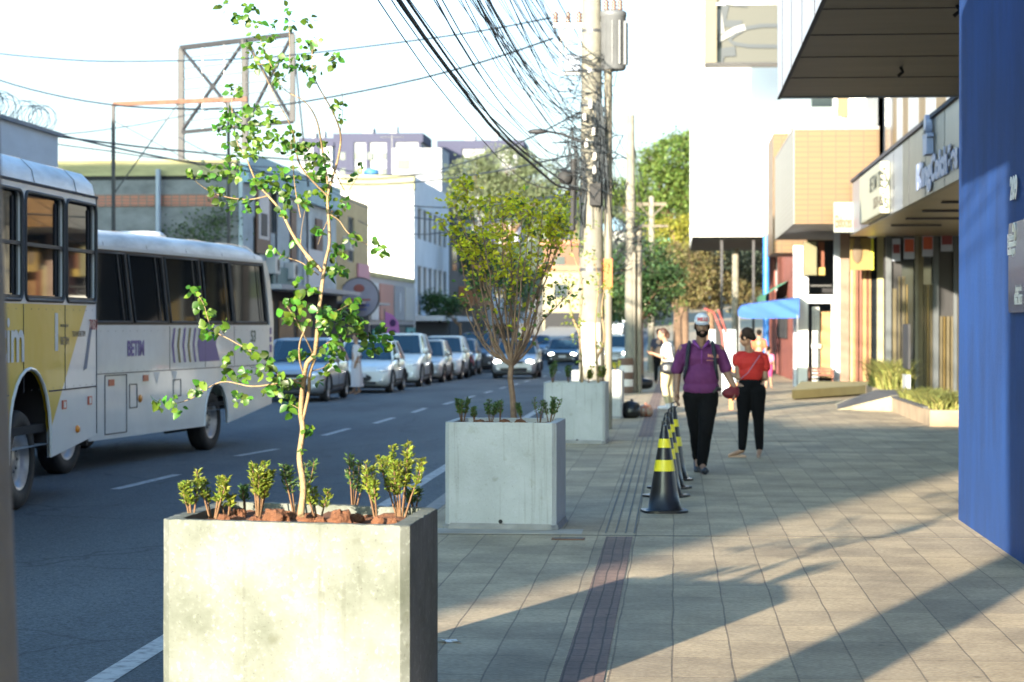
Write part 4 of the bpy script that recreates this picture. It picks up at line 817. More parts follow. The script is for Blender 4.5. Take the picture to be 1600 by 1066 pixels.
box('floor', DARK, (-W2+.05, -L2+.1, .62, -.05, -.2, .68), bus2, False)
wb = MB(); wb.box(-.6, wc2-.5, .25, -.55, wc2+.5, 1.0); wb.box(-.58, wc2-.5, .96, -.035, wc2+.5, 1.0); wb.build('wheel_well', DARK, bus2)
wheel(bus2, (-.19, wc2, .42), .42, .24, .26); wheel(bus2, (-.19, -7.6, .42), .42, .24, .26); wheel(bus2, (-W2+.19, wc2, .42), .42, .24, .26, face=-1)
m_ = MB(); m_.tube([(.004, a, b) for a, b in arch_pts(wc2, .48, .36, .955)], .014, 6); m_.build('wheel_arch_trim', BUSW, bus2)
PUR = M('decal_purple', (.135, .10, .30), .45); OLV = M('decal_olive', (.20, .17, .06), .5)
def chev(y, w, z0, z1, mat, k=.07):
    zm = (z0+z1)/2; m_ = MB(); m_.add([(.004, y+k, z1), (.004, y+w+k, z1), (.004, y+w, zm), (.004, y+w+k, z0), (.004, y+k, z0), (.004, y, zm)], [(0, 1, 2, 3, 4, 5)]); m_.build('decal', mat, bus2)
for i in range(5): chev(-4.36+i*.20, .075, 1.27, 1.74, PUR if i % 2 == 0 else OLV)
m_ = MB(); m_.add([(.004, -3.30, 1.74), (.004, -2.55, 1.74), (.004, -2.62, 1.5), (.004, -2.45, 1.27), (.004, -3.30, 1.27), (.004, -3.37, 1.5)], [(0, 1, 2, 3, 4, 5)]); m_.build('decal', PUR, bus2)
text('BETIM', .27, (.005, -5.93, 1.39), (0, 1, 0), (0, 0, 1), PUR, 'lettering', bus2, .001, .008, False, sx=.80)
text('53', .24, (.005, -1.10, 1.53), (0, 1, 0), (0, 0, 1), M('letter_olive', (.12, .15, .10), .5), 'lettering', bus2, .001, .004, False); m_ = MB(); m_.box(.001, -.20, 1.36, .005, -.10, 1.48); m_.box(.001, -.20, 1.52, .005, -.10, 1.60); m_.box(.001, -.19, 1.64, .005, -.11, 1.74); m_.build('emblem', PUR, bus2)
m_ = MB()
for (y0, z0, y1, z1) in ((-6.65, .42, -5.95, 1.15), (-5.85, .72, -5.60, 1.02), (-4.3, .82, -4.02, 1.04)):
    for a, b_ in (((y0, z0), (y1, z0)), ((y1, z0), (y1, z1)), ((y1, z1), (y0, z1)), ((y0, z1), (y0, z0))): m_.bar((.001, *a), (.001, *b_), .012)
m_.box(-.002, -L2, 1.17, .004, -.04, 1.18); m_.build('panel_seam', SEAM, bus2)
for y, z in ((-6.45, 1.06), (-5.3, 1.09), (-2.0, 1.10), (-.75, 1.1)): m_ = MB(); m_.box(.002, y-.09, z-.04, .01, y+.09, z+.04); r_ = m_.build('reflector', REFL, bus2)
MB().ell((.01, -5.5, .83), (.02, .06, .05)).build('marker_lamp', AMB, bus2)
for y in (-4.9, -4.25): m_ = MB(); m_.add([(.004, y-.12, 1.16), (.004, y+.10, 1.16), (.004, y+.0, 1.0)], [(0, 1, 2)]); m_.build('decal', WHT, bus2)

# bus fittings: roof seams, rivet rows, gutters, dirt line
for bb, Lx, zz, ws in ((bus1, 11.4, 3.46, 2.5), (bus2, 8.8, 3.0, 2.25)):
    m_ = MB()
    for i in range(int(Lx/1.45)):
        y = -.9-i*1.45; zg_ = 3.14 if bb is bus1 else 2.76; m_.tube([(0.004, y, zg_+.01), (-.028, y, zg_+(zz-zg_)*.46), (-.14, y, zg_+(zz-zg_)*.81), (-.43, y, zz+.006), (-ws/2, y, zz+.035)], .0035, 4)
    m_.build('roof_seam', M('seam_grey', (.2, .2, .21), .8), bb)
    m_ = MB(); zr_ = 1.15 if bb is bus1 else 1.2; y = -.3
    while y > -Lx: m_.box(.001, y-.005, zr_-.005, .003, y+.005, zr_+.005); m_.box(.001, y-.005, (1.93 if bb is bus1 else 1.70), .003, y+.005, (1.94 if bb is bus1 else 1.71)); y -= .24
    m_.build('rivet_row', M('seam_grey'), bb)
for y in (-1.32, -2.71, -4.2): MB().box(.0005, y-.006, 1.13, .004, y+.006, 1.98).build('panel_seam', SEAM, bus1)
for y in (-3.05, -4.43, -1.83): MB().box(.0005, y-.005, 1.19, .004, y+.005, 1.76).build('panel_seam', SEAM, bus2)
MB().box(-.6, -.35, .5, -.05, -.3, 1.0).build('mud_flap', BLACK, bus1)
# ------------------------------------------------------------------ cars, all facing the camera
HL = M('headlamp_on', (1, .95, .85), .3, emis=9.0); HLO = M('headlamp_off', (.75, .77, .8), .08, metal=.4); CARG = M('car_glass', (.02, .045, .07), .04, spec=.9); PLATE = M('number_plate', (.5, .5, .52), .5)
def paint(n, c, metal=.0): return M(n, c, .28, coat=.8, metal=metal)
def car(x, yf, pm, label, L=3.95, Wd=1.68, Hh=1.48, on=False, suv=False, rz=0.0, group='cars parked along the far kerb', name='parked_car', grille='slim'):
    t = thing(name, label, 'car', (x, yf, ROAD+dip(yf+2)), rz, group); w = Wd/2; k = Hh/1.48; hb = .93*k
    prof = [(0, .80, .34, .60*k), (.06, .90, .26, .68*k), (.3, .97, .2, .76*k), (.8, 1, .2, .87*k), (1.05, 1, .2, hb), (L*.5, 1, .2, hb+.02), (L-.7, 1, .2, hb+.03), (L-.15, .95, .24, hb), (L, .86, .32, hb-.12)]
    m_ = MB(); rg = []
    for y, ws, zb, zt in prof:
        q = w*ws; zm = (zb+zt)/2; rg.append([Vector(p) for p in ((-q*.9, y, zb), (-q, y, zb+.12), (-q, y, zm+.06), (-q*.985, y, zt-.08), (-q*.88, y, zt-.01), (-q*.4, y, zt+.02), (q*.4, y, zt+.02), (q*.88, y, zt-.01), (q*.985, y, zt-.08), (q, y, zm+.06), (q, y, zb+.12), (q*.9, y, zb))])
    m_.rings(rg, (True, True), True, True); m_.build('body', pm, t, bevel=0)
    yb0, yb1 = .98, L-.12 if not suv else L-.08; yr0, yr1 = 1.72, L-.62 if not suv else L-.35; zr = Hh-.05
    base = [(-w*.93, yb0+.12), (-w*.6, yb0), (w*.6, yb0), (w*.93, yb0+.12), (w*.95, (yb0+yb1)/2), (w*.9, yb1), (-w*.9, yb1), (-w*.95, (yb0+yb1)/2)]
    top = [(-w*.74, yr0+.08), (-w*.5, yr0), (w*.5, yr0), (w*.74, yr0+.08), (w*.76, (yr0+yr1)/2), (w*.7, yr1), (-w*.7, yr1), (-w*.76, (yr0+yr1)/2)]
    g_ = MB(); g_.rings([[Vector((a, b, hb)) for a, b in base], [Vector((a, b, zr)) for a, b in top]], (False, False), True, False); g_.build('window', CARG, t)
    r_ = MB(); r_.rings([[Vector((a*1.01, b, zr-.02)) for a, b in top], [Vector((a*.98, b+.01*(1 if b < 2 else -1), zr+.03)) for a, b in top], [Vector((a*.7, (b-2.4)*.85+2.4, zr+.06)) for a, b in top]], (False, True), True, True)
    for i, j in ((0, 0), (3, 3), (4, 4), (5, 5), (6, 6), (7, 7)): r_.bar(Vector((base[i][0]*1.01, base[i][1], hb-.02)), Vector((top[j][0]*1.02, top[j][1], zr)), .06, .05)
    r_.build('roof', pm, t)
    for s in (-1, 1):
        h_ = MB(); h_.ell((s*w*.70, .10, .64*k), (w*.2, .10, .075*k), 12, 8); h_.build('headlight', HL if on else HLO, t)
        m2 = MB(); m2.ell((s*(w+.06), 1.2, hb+.10), (.09, .06, .075), 10, 6); m2.build('mirror', pm, t)
        for y in (.72, L-.72): wheel(t, (s*(w-.1), y, .30*k), .30*k, .19, .19*k, face=s, seg=20)
        for y in (.72, L-.72): MB().tube([(s*(w+.004), y+.37*k*math.cos(x_), .28*k+.37*k*math.sin(x_)) for x_ in [PI*i/10 for i in range(11)]], .035, 5).build('wheel_arch', BLACK, t)
        dl = MB(); dl.box(s*(w+.001), 1.2, .3, s*(w+.012), L-1.0, .38); dl.box(s*(w-.03), (L)*.52, .3, s*(w+.006), (L)*.52+.015, hb); dl.build('door_trim', BLACK, t)
        f_ = MB(); f_.ell((s*w*.72, .02, .38*k), (.07, .03, .05), 8, 6); f_.build('fog_light', HLO, t)
    gr = MB()
    if grille == 'slim': gr.box(-w*.42, -.015, .58*k, w*.42, .06, .66*k); gr.box(-w*.6, -.012, .30*k, w*.6, .05, .42*k)
    elif grille == 'wide': gr.lathe([(w*.42, 0), (w*.36, .05)], (0, -.02, 0), 'y', 20); gr.v = [(a, b, c*.33+.44*k) for a, b, c in gr.v]; gr.box(-w*.55, -.012, .27*k, w*.55, .05, .33*k)
    else: 
        for i in range(4): gr.box(-w*.48, -.02, (.50+.06*i)*k, w*.48, .05, (.53+.06*i)*k)
        gr.box(-w*.7, -.03, .26*k, w*.7, .05, .38*k)
    gr.build('grille', BLACK, t); box('number_plate', PLATE, (-.2, -.035, .46*k, .2, -.02, .57*k), t, False)
    wp = MB(); wp.bar((-w*.5, yb0+.0, hb+.03), (-.05, yb0+.12, hb+.10), .015); wp.bar((.02, yb0+.0, hb+.03), (w*.45, yb0+.12, hb+.10), .015); wp.build('wiper', BLACK, t)
    us = MB(); us.box(-w*.85, .3, .14, w*.85, L-.3, .24); us.build('underbody', DARK, t)
    return t
wht = paint('paint_white', (.66, .68, .66)); slv = paint('paint_silver', (.40, .42, .45), .35); drk = paint('paint_dark', (.035, .04, .05)); blu = paint('paint_blue_grey', (.09, .13, .19)); beg = paint('paint_pearl', (.46, .45, .42), .2)
car(-9.05, 49.5, slv, 'silver sedan parked beyond the minibus tail, first in the far kerb row', L=4.3, Hh=1.5)
car(-8.62, 57.8, wht, 'white hatchback with a dark oval grille behind the walker in the pale dress', Hh=1.46, grille='wide')
car(-8.70, 65.3, wht, 'white crossover with tall roof, parked right behind the oval-grille hatchback', Hh=1.66, suv=True)
car(-8.70, 71.8, beg, 'beige-silver compact car parked between the two white crossovers', Hh=1.46)
car(-8.65, 77.6, wht, 'second white crossover, parked just before the red motorcycle', Hh=1.6, suv=True)
car(-8.95, 86.0, blu, 'dark blue-grey hatchback parked behind the red motorcycle', Hh=1.5)
car(-8.80, 93.5, drk, 'dark sport utility car with a pale bonnet edge, parked behind the blue-grey hatchback', L=4.5, Wd=1.8, Hh=1.78, suv=True, grille='bars')
car(-8.75, 101.5, slv, 'silver car far down the kerb row, mostly hidden behind the dark sport utility', Hh=1.5)
car(-8.75, 134, blu, 'bluish car far away on the left, behind the moving dark sedan', Hh=1.5)
G2 = 'cars driving towards the camera with headlights on'
car(-6.02, 79.5, slv, 'silver hatchback with lit headlights driving towards the camera', on=True, group=G2, name='moving_car', Hh=1.5)
car(-6.40, 121, drk, 'dark sedan with round lit headlights driving far behind the silver hatchback', on=True, group=G2, name='moving_car', L=4.3, Wd=1.75, Hh=1.5, grille='bars')
car(-3.25, 112, wht, 'white off-road car with barred grille and lit lamp, seen right of the big pole', on=True, group=G2, name='moving_car', Wd=1.75, Hh=1.72, suv=True, grille='bars')
car(-5.9, 205, wht, 'tiny white van with one bright lamp, farthest up the street', on=True, group=G2, name='moving_car', Wd=1.9, Hh=2.1, suv=True)
# motorcycle
mo = thing('motorcycle', 'red motorcycle leaning at the kerb between the parked cars', 'motorcycle', (-8.0, 83.2, ROAD+dip(83)), R(8))
for y in (0, 1.25):
    m_ = MB(); m_.lathe([(.22, -.05), (.29, -.05), (.31, 0), (.29, .05), (.22, .05)], (0, y, .31), 'x', 18, (False, False)); w_ = m_.build('wheel', BLACK, mo); m_ = MB(); m_.lathe([(.2, -.01), (.2, .01)], (0, y, .31), 'x', 14); m_.build('rim', RIM, w_)
m_ = MB(); m_.tube([(-.06, 0, .31), (-.07, .22, .98)], .025, 6); m_.tube([(.06, 0, .31), (.07, .22, .98)], .025, 6); m_.tube([(-.36, .30, 1.04), (-.12, .2, 1.0), (.12, .2, 1.0), (.36, .30, 1.04)], .017, 6); m_.build('fork', STEEL, mo)
RED = M('red_plastic', (.42, .03, .03), .25, coat=.5)
m_ = MB(); m_.ell((0, .48, .78), (.15, .28, .15)); m_.ell((0, .02, .62), (.09, .26, .05)); m_.ell((0, 1.15, .72), (.09, .3, .08)); m_.ell((-.12, .25, .6), (.04, .25, .2)); m_.ell((.12, .25, .6), (.04, .25, .2)); m_.build('fairing', RED, mo)
m_ = MB(); m_.ell((0, .92, .82), (.13, .36, .06)); m_.build('seat', BLACK, mo); m_ = MB(); m_.ell((0, .6, .42), (.15, .25, .18)); m_.tube([(.12, .6, .3), (.16, 1.3, .36)], .04, 6); m_.build('engine', DKSTEEL, mo); m_ = MB(); m_.ell((0, .08, .9), (.09, .06, .09)); m_.build('headlight', HLO, mo)
# ------------------------------------------------------------------ walls with real openings
def wall(name, mat, parent, O, U, w, h, holes=(), th=.2, N=None):
    """wall from O along unit U, thickness th behind it; N is the outward normal"""
    O = Vector(O); U = Vector(U).normalized(); Nn = Vector(N); hs = [[(a, b), (c, b), (c, d_), (a, d_)] for a, b, c, d_ in holes]; out = [(0, 0), (w, 0), (w, h), (0, h)]
    fn = lambda u, v: O+U*u+Vector((0, 0, v)); fb = lambda u, v: fn(u, v)-Nn*th
    m_ = MB(); m_.plane_holes(out, hs, fn); m_.plane_holes(out, hs, fb)
    for lp in [out]+hs:
        for i in range(4): a, c = lp[i], lp[(i+1) % 4]; m_.add([fn(*a), fn(*c), fb(*c), fb(*a)], [(0, 1, 2, 3)], False)
    return m_.build(name, mat, parent, True)
def window(parent, O, U, N, r, frame, glass=None, nx=2, ny=1, back=.08, fw=.05, name='window'):
    O = Vector(O); U = Vector(U); N = Vector(N); a, b, c, d_ = r; fn = lambda u, v, q=0: O+U*u+Vector((0, 0, v))-N*(back-q)
    m_ = MB(); e = fw/2+.002
    for k in range(nx+1): u = a+e+(c-a-2*e)*k/nx; m_.bar(fn(u, b+.002), fn(u, d_-.002), fw, fw, N)
    for k in range(ny+1): v = b+e+(d_-b-2*e)*k/ny; m_.bar(fn(a+fw, v, -.003), fn(c-fw, v, -.003), fw, fw-.008, N)
    w_ = m_.build(name, frame, parent, True); g = MB(); g.add([fn(a, b, -.04), fn(c, b, -.04), fn(c, d_, -.04), fn(a, d_, -.04)], [(0, 1, 2, 3)]); g.build('pane', glass or GLASS, w_, True); return w_
WFR = M('window_frame_grey', (.22, .23, .24), .6); DIMW = M('dim_glass', (.03, .04, .05), .12, spec=.8)
UX, UY, NX, NY, NL = Vector((1, 0, 0)), Vector((0, 1, 0)), Vector((1, 0, 0)), Vector((0, -1, 0)), Vector((-1, 0, 0))
def bld(name, label, cx, cy, cat='building', group=None): return thing(name, label, cat, (cx, cy, -.3), 0, group)

# left row ---------------------------------------------------------
B = bld('corner_building', 'pale blue-grey blank building with razor wire on its parapet, above the yellow bus', -18, 15)
BLW = M('blue_grey_wall', (.50, .55, .60), .85, .08, .8, aniso=(1, 1, 3))
box('wall', BLW, (-24, -2.9, -.3, -13.2, 44.9, 5.72), B); box('added_shade_wing', BLW, (-24, -14, -.3, -13.2, -2.95, 7.7), B); box('parapet', M('blue_grey_cap', (.2, .22, .25), .8, .2, 2), (-24, -2.9, 5.72, -13.12, 45.0, 5.80), B)  # unseen taller wing added so its shade reaches the third planter
m_ = MB(); m_.box(-13.2, -2.9, 4.9, -13.17, 44.9, 4.94); m_.box(-13.2, -2.9, 3.6, -13.16, 44.9, 3.66); m_.build('ledge', MT['blue_grey_cap'], B)
def coil(org, dirv, L, r, label):
    m_ = MB(); rr = random.Random(3); n = int(L/.17)
    for i in range(n):
        c = Vector(org)+Vector(dirv)*(i*.17); t = rr.uniform(-.35, .35); R_ = r*rr.uniform(.85, 1.15); pts = [c+Vector((R_*math.cos(a), R_*math.sin(t)*math.cos(a)+.08*math.sin(a)*i % .1, R_*math.sin(a)+R_)) for a in [2*PI*j/16 for j in range(17)]]
        m_.tube(pts, .008, 4, False)
    return tag(m_.build('razor_wire', STEEL), label, 'razor wire')
coil((-13.4, 36, 5.8), (0, 1, 0), 6.4, .24, 'coils of razor wire along the blue-grey parapet, far stretch'); 
coil((-13.4, 43.0, 5.8), (0, 1, 0), 1.8, .25, 'short end coil of razor wire at the corner of the blue-grey parapet')
# taller blocks out of view that throw the long shade; the rear one is added for it
B = bld('added_shade_block', 'unseen block added behind the blue-grey building to shade the grey wall', -25, 22); box('wall', WHITEWALL, (-32, 5, -.3, -19.0, 40, 10.6), B); box('roof', KERB, (-32.2, 4.8, 10.6, -18.8, 40.2, 10.8), B)
B = bld('high_block', 'high rendered block at the street behind the camera', -25, -17); box('wall', WHITEWALL, (-40, -19.4, -.3, -13.2, -14.1, 9.3), B); box('roof', KERB, (-40.2, -19.5, 9.3, -13.1, -14.1, 9.4), B)

# grey building with the brick stripe -------------------------------
GP = M('stained_grey_plaster', (.17, .175, .175), .9, .3, 1.4, aniso=(1, 1, 1.6)); PAR = M('yellowed_parapet', (.33, .30, .15), .85, .3, 1.2, aniso=(.6, 1, 2.5)); BRK = tiles('brick_stripe', (.42, .12, .06), (.33, .09, .05), (.13, .09, .07), .25, .09, ms=.02)
B = bld('grey_building', 'weathered grey building with a brick stripe and yellowed parapet behind the buses', -17, 70)
Yg = 62.8; z1 = PY(300, 322, Yg).z; z2 = PY(300, 304, Yg).z; z3 = PY(300, 281, Yg).z; z4 = PY(300, 250, Yg).z
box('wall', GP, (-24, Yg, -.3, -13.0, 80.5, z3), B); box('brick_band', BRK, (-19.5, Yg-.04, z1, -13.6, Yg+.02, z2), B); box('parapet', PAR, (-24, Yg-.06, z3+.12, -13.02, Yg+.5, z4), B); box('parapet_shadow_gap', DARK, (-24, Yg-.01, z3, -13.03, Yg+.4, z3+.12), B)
m_ = MB(); m_.tube([(-15.35, Yg-.25, 0), (-15.35, Yg-.25, z3+.3)], .08, 8); m_.build('drain_pipe', M('pipe_blue_grey', (.3, .34, .4), .6), B, True)
# its street face with upper windows and banner
FB = M('pale_blue_plaster', (.33, .39, .42), .9, .22, .9, aniso=(1, 1, 2)); Yb = 80.4
hol = [(1.6, 3.2, 2.6, 5.0), (4.0, 4.6, 5.6, 6.1), (8.2, 3.4, 9.6, 4.6), (12, 3.2, 13.4, 4.9)]
wall('street_wall', FB, B, (-12.86, Yg+.01, 0), UY, Yb-Yg, 6.5, hol, .12, NX)
for r in hol: window(B, (-12.86, Yg+.01, 0), UY, NX, r, WFR, DIMW, 2, 1)
B_ = B
box('roof_fascia', M('sky_blue_fascia', (.22, .36, .42), .7, .1, 1), (-12.9, Yg+.02, 5.95, -12.68, Yb, 6.85), B)
for y0, y1, za, zb_ in ((64.7, 66.9, 3.9, 5.9), (70.6, 71.6, 3.6, 5.6), (75.6, 77.0, 3.9, 5.5)): box('window_recess', M('brown_window', (.09, .035, .02), .6), (-12.85, y0, za, -12.8, y1, zb_), B)
for y in (67.6, 73.4): m_ = MB(); m_.tube([(-12.75, y, 2.9), (-12.75, y, 5.9)], .04, 6); m_.build('drain_pipe', M('pipe_dark', (.06, .07, .08), .6), B, True)
box('sign_board', M('sign_dark_teal', (.05, .13, .14), .6), (-12.8, 67, 2.95, -12.74, 71.4, 3.55), B)
box('banner', M('banner_white', (.55, .53, .52), .7, .1, 2), (-12.82, 65.0, 4.35, -12.78, 66.6, 5.85), B); box('banner_figure', M('banner_dark', (.03, .03, .035), .7), (-12.78, 65.25, 4.45, -12.765, 66.25, 5.15), B)
box('sign_panel', M('sign_white', (.42, .44, .48), .6), (-12.84, 73.0, 2.95, -12.76, 76.8, 4.35), B); box('canopy', M('canopy_grey', (.30, .31, .33), .8), (-12.85, 64, 2.78, -11.9, Yb-.1, 2.93), B)
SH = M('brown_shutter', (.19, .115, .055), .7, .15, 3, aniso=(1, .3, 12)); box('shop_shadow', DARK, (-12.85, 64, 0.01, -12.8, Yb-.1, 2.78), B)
for y in (64.6, 68.2, 71.6): box('roller_shutter', SH, (-12.79, y, .0, -12.76, y+2.6, 2.45), B)
cs = thing('round_sign', 'large round white shop sign with a red blot, hung over the pavement', 'sign', (-12.3, 82.6, dip(82)+3.0)); m_ = MB(); m_.lathe([(.78, -.06), (.78, .06)], (0, 0, 0), 'y', 32); m_.build('sign_disc', M('sign_lilac', (.27, .26, .33), .5, .08, 3), cs); m_ = MB(); m_.lathe([(.80, -.07), (.80, .07)], (0, 0, 0), 'y', 32, (False, False)); m_.lathe([(.76, -.07), (.8, -.07)], (0, 0, 0), 'y', 32, (False, False)); m_.build('rim', DKSTEEL, cs)
m_ = MB(); m_.ell((.0, -.065, .36), (.22, .01, .16)); m_.box(-.45, -.07, -.12, .45, -.062, -.05); m_.build('emblem', M('blot_red', (.28, .08, .07), .6), cs); m_ = MB(); m_.box(-.42, -.07, -.34, .42, -.062, -.24); m_.box(-.3, -.07, -.5, .3, -.062, -.42); m_.build('emblem_band', M('blot_blue', (.12, .14, .35), .6), cs); m_ = MB(); m_.tube([(-.7, 0, 0), (-.9, 0, 0)], .03, 6); m_.build('bracket', STEEL, cs)
# beige building
BG = M('beige_plaster', (.36, .30, .17), .85, .12, 1.2, aniso=(1, 1, 2)); B = bld('beige_building', 'beige plastered building between the pale blue front and the white building', -15, 85)
hol = [(3.4, 4.2, 5.0, 6.0)]; wall('street_wall', BG, B, (-12.95, 80.55, 0), UY, 9.0, 6.75, hol, .15, NX); window(B, (-12.95, 80.55, 0), UY, NX, hol[0], WFR, DIMW)
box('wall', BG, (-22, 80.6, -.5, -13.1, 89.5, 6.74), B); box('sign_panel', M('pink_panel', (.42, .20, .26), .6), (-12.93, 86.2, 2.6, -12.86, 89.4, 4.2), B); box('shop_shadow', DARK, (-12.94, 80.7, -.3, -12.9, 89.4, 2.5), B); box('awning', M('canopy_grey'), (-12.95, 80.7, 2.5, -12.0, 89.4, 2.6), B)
# low shops
LS = M('shop_grey', (.36, .35, .35), .85, .1, 2); B = bld('low_shops', 'low shop row with grey and reddish sign boards below the white building', -15, 97)
box('wall', LS, (-20, 89.7, -.6, -12.95, 105.4, 3.75), B); box('roof_edge', PAR, (-20, 89.65, 3.75, -12.9, 105.4, 3.95), B)
for y0, y1, c, nm in ((89.9, 92.2, (.45, .48, .52), 'board_pale'), (92.6, 97.0, (.35, .16, .13), 'board_red'), (97.5, 101.0, (.22, .23, .26), 'board_dark'), (101.4, 105.2, (.4, .39, .37), 'board_grey')): box('sign_panel', M(nm, c, .6, .06, 3), (-12.94, y0, 1.9, -12.86, y1, 3.5), B)
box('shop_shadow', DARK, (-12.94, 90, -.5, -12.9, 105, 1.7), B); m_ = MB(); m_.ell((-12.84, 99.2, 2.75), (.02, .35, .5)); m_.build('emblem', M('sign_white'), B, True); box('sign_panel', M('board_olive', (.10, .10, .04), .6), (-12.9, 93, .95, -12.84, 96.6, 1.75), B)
# white three-storey building
WB = M('white_paint_wall', (.74, .74, .71), .8, .05, .5)
for y0, y1, z0, z1, nm, c in ((90.2, 92.4, .95, 1.5, 'sign_teal', (.05, .25, .24)), (97.4, 100.8, .9, 1.6, 'sign_black', (.02, .02, .02)), (101.6, 104.8, 1.0, 1.55, 'sign_teal', (.05, .25, .24))): box('sign_panel', M(nm, c, .6, .1, 3), (-12.88, y0, z0, -12.82, y1, z1), B)
for i, (y, c) in enumerate(((91, (.3, .05, .05)), (93.2, (.4, .3, .1)), (96, (.08, .1, .3)), (98.6, (.35, .35, .33)), (102, (.3, .1, .2)), (104, (.1, .2, .1)))): box('goods_display', M('goods_%s' % 'abcdef'[i], c, .8, .3, 9), (-12.8, y-.5, -.3, -12.5, y+.5, .9), B)
B = bld('white_building', 'bright white three-storey building with two bands of windows on its shaded street side', -17, 113)
ztop = 9.15; box('end_wall', WB, (-26, 105.6, -.6, -13.0, 105.9, ztop-.75), B); box('cornice', M('cream_band', (.27, .26, .15), .8, .15, 1.5), (-26, 105.5, ztop-.75, -12.95, 106.0, ztop), B)
hol = [(1.2+i*2.4, 6.45, 3.0+i*2.4, 8.05) for i in range(6)]+[(1.2+i*2.4, 3.5, 3.0+i*2.4, 5.1) for i in range(6)]
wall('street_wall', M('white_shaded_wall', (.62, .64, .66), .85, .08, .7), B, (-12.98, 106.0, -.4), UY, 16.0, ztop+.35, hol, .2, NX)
for r in hol: window(B, (-12.98, 106.0, -.4), UY, NX, r, WFR, DIMW, 3, 1, .12, .06)
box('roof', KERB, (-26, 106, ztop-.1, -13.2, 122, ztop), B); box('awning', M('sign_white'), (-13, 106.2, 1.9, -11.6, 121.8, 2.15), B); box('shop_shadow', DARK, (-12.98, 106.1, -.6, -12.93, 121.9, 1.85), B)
# beyond
B = bld('brown_building', 'dark brown building with an orange balcony beyond the white one', -16, 136); box('wall', M('brown_render', (.10, .075, .06), .85, .2, 1), (-24, 122.2, -.6, -13, 146, 7.2), B); box('balcony', M('orange_render', (.38, .16, .07), .8), (-13, 128, 2.9, -11.9, 136, 4.0), B); box('balcony', M('orange_render'), (-13, 137, 4.6, -12.2, 144, 5.3), B)
for i in range(4): box('window', DIMW, (-13.02, 124+i*5.4, 4.9, -12.98, 126.4+i*5.4, 6.2), B)
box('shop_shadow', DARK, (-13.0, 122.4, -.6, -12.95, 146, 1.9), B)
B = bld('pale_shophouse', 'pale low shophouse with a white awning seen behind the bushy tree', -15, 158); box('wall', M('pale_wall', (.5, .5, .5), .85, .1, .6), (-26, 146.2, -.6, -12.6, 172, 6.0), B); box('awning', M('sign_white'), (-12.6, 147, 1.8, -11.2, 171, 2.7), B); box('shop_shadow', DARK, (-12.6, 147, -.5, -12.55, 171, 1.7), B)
for i in range(5): box('window', DIMW, (-12.62, 149+i*4.6, 3.6, -12.57, 151.2+i*4.6, 4.9), B)
B = bld('cream_house', 'sunlit cream house closing the street between the bushy tree and the pole', -5, 232); box('wall', M('cream_wall', (.24, .21, .14), .85, .1, .5), (-14, 226, 0, -2.2, 240, 7.4), B); box('roof', M('tile_roof', (.3, .13, .08), .85, .2, 2), (-14.4, 225.6, 7.4, -1.9, 240, 8.0), B)
for i in range(4): box('window', DIMW, (-12.8+i*2.7, 225.95, 4.6, -11.4+i*2.7, 226.02, 6.0), B)
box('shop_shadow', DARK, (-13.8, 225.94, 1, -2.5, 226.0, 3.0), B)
B = bld('terracotta_houses', 'terracotta hillside house above the street end', -2, 285); box('wall', M('terracotta_wall', (.14, .075, .045), .85, .15, .3), (-17, 275, 2, 3.5, 290, 12.0), B); box('roof', M('tile_roof'), (-17.5, 274.5, 12, 4, 290.5, 12.6), B)
for i in range(6):
    for j in range(3): box('window', DIMW, (-15.5+i*3.2, 274.9, 3+j*3, -14.2+i*3.2, 275.02, 4.5+j*3), B)
B = bld('hill_house', 'white hillside house with a bluish roof left of the tall green tree', -5, 255); box('wall', M('cream_white', (.26, .26, .25), .85, .08, .4), (-9.4, 252, 2, -5.0, 262, 12.8), B); m_ = MB(); m_.add([(-9.8, 251.6, 12.8), (-4.6, 251.6, 12.8), (-4.6, 262, 12.8), (-9.8, 262, 12.8), (-7.2, 253, 14.4), (-7.2, 261, 14.4)], [(0, 1, 4), (1, 2, 5, 4), (2, 3, 5), (3, 0, 4, 5)]); m_.build('roof', M('blue_roof', (.14, .22, .28), .6), B, True)
for j in range(3): box('window', DIMW, (-8.4, 251.95, 5+2.6*j, -6.9, 252.02, 6.3+2.6*j), B)
B = bld('hill_house', 'small white house with a teal roof between the two far poles', -2, 240); box('wall', M('cream_white'), (-4.4, 238, 2, -.4, 246, 10.6), B); box('roof', M('teal_roof', (.05, .25, .24), .6), (-4.8, 237.6, 10.6, 0, 246.4, 11.3), B)
for i in range(2): box('window', DIMW, (-3.9+i*1.8, 237.95, 7.6, -2.8+i*1.8, 238.02, 9.2), B)
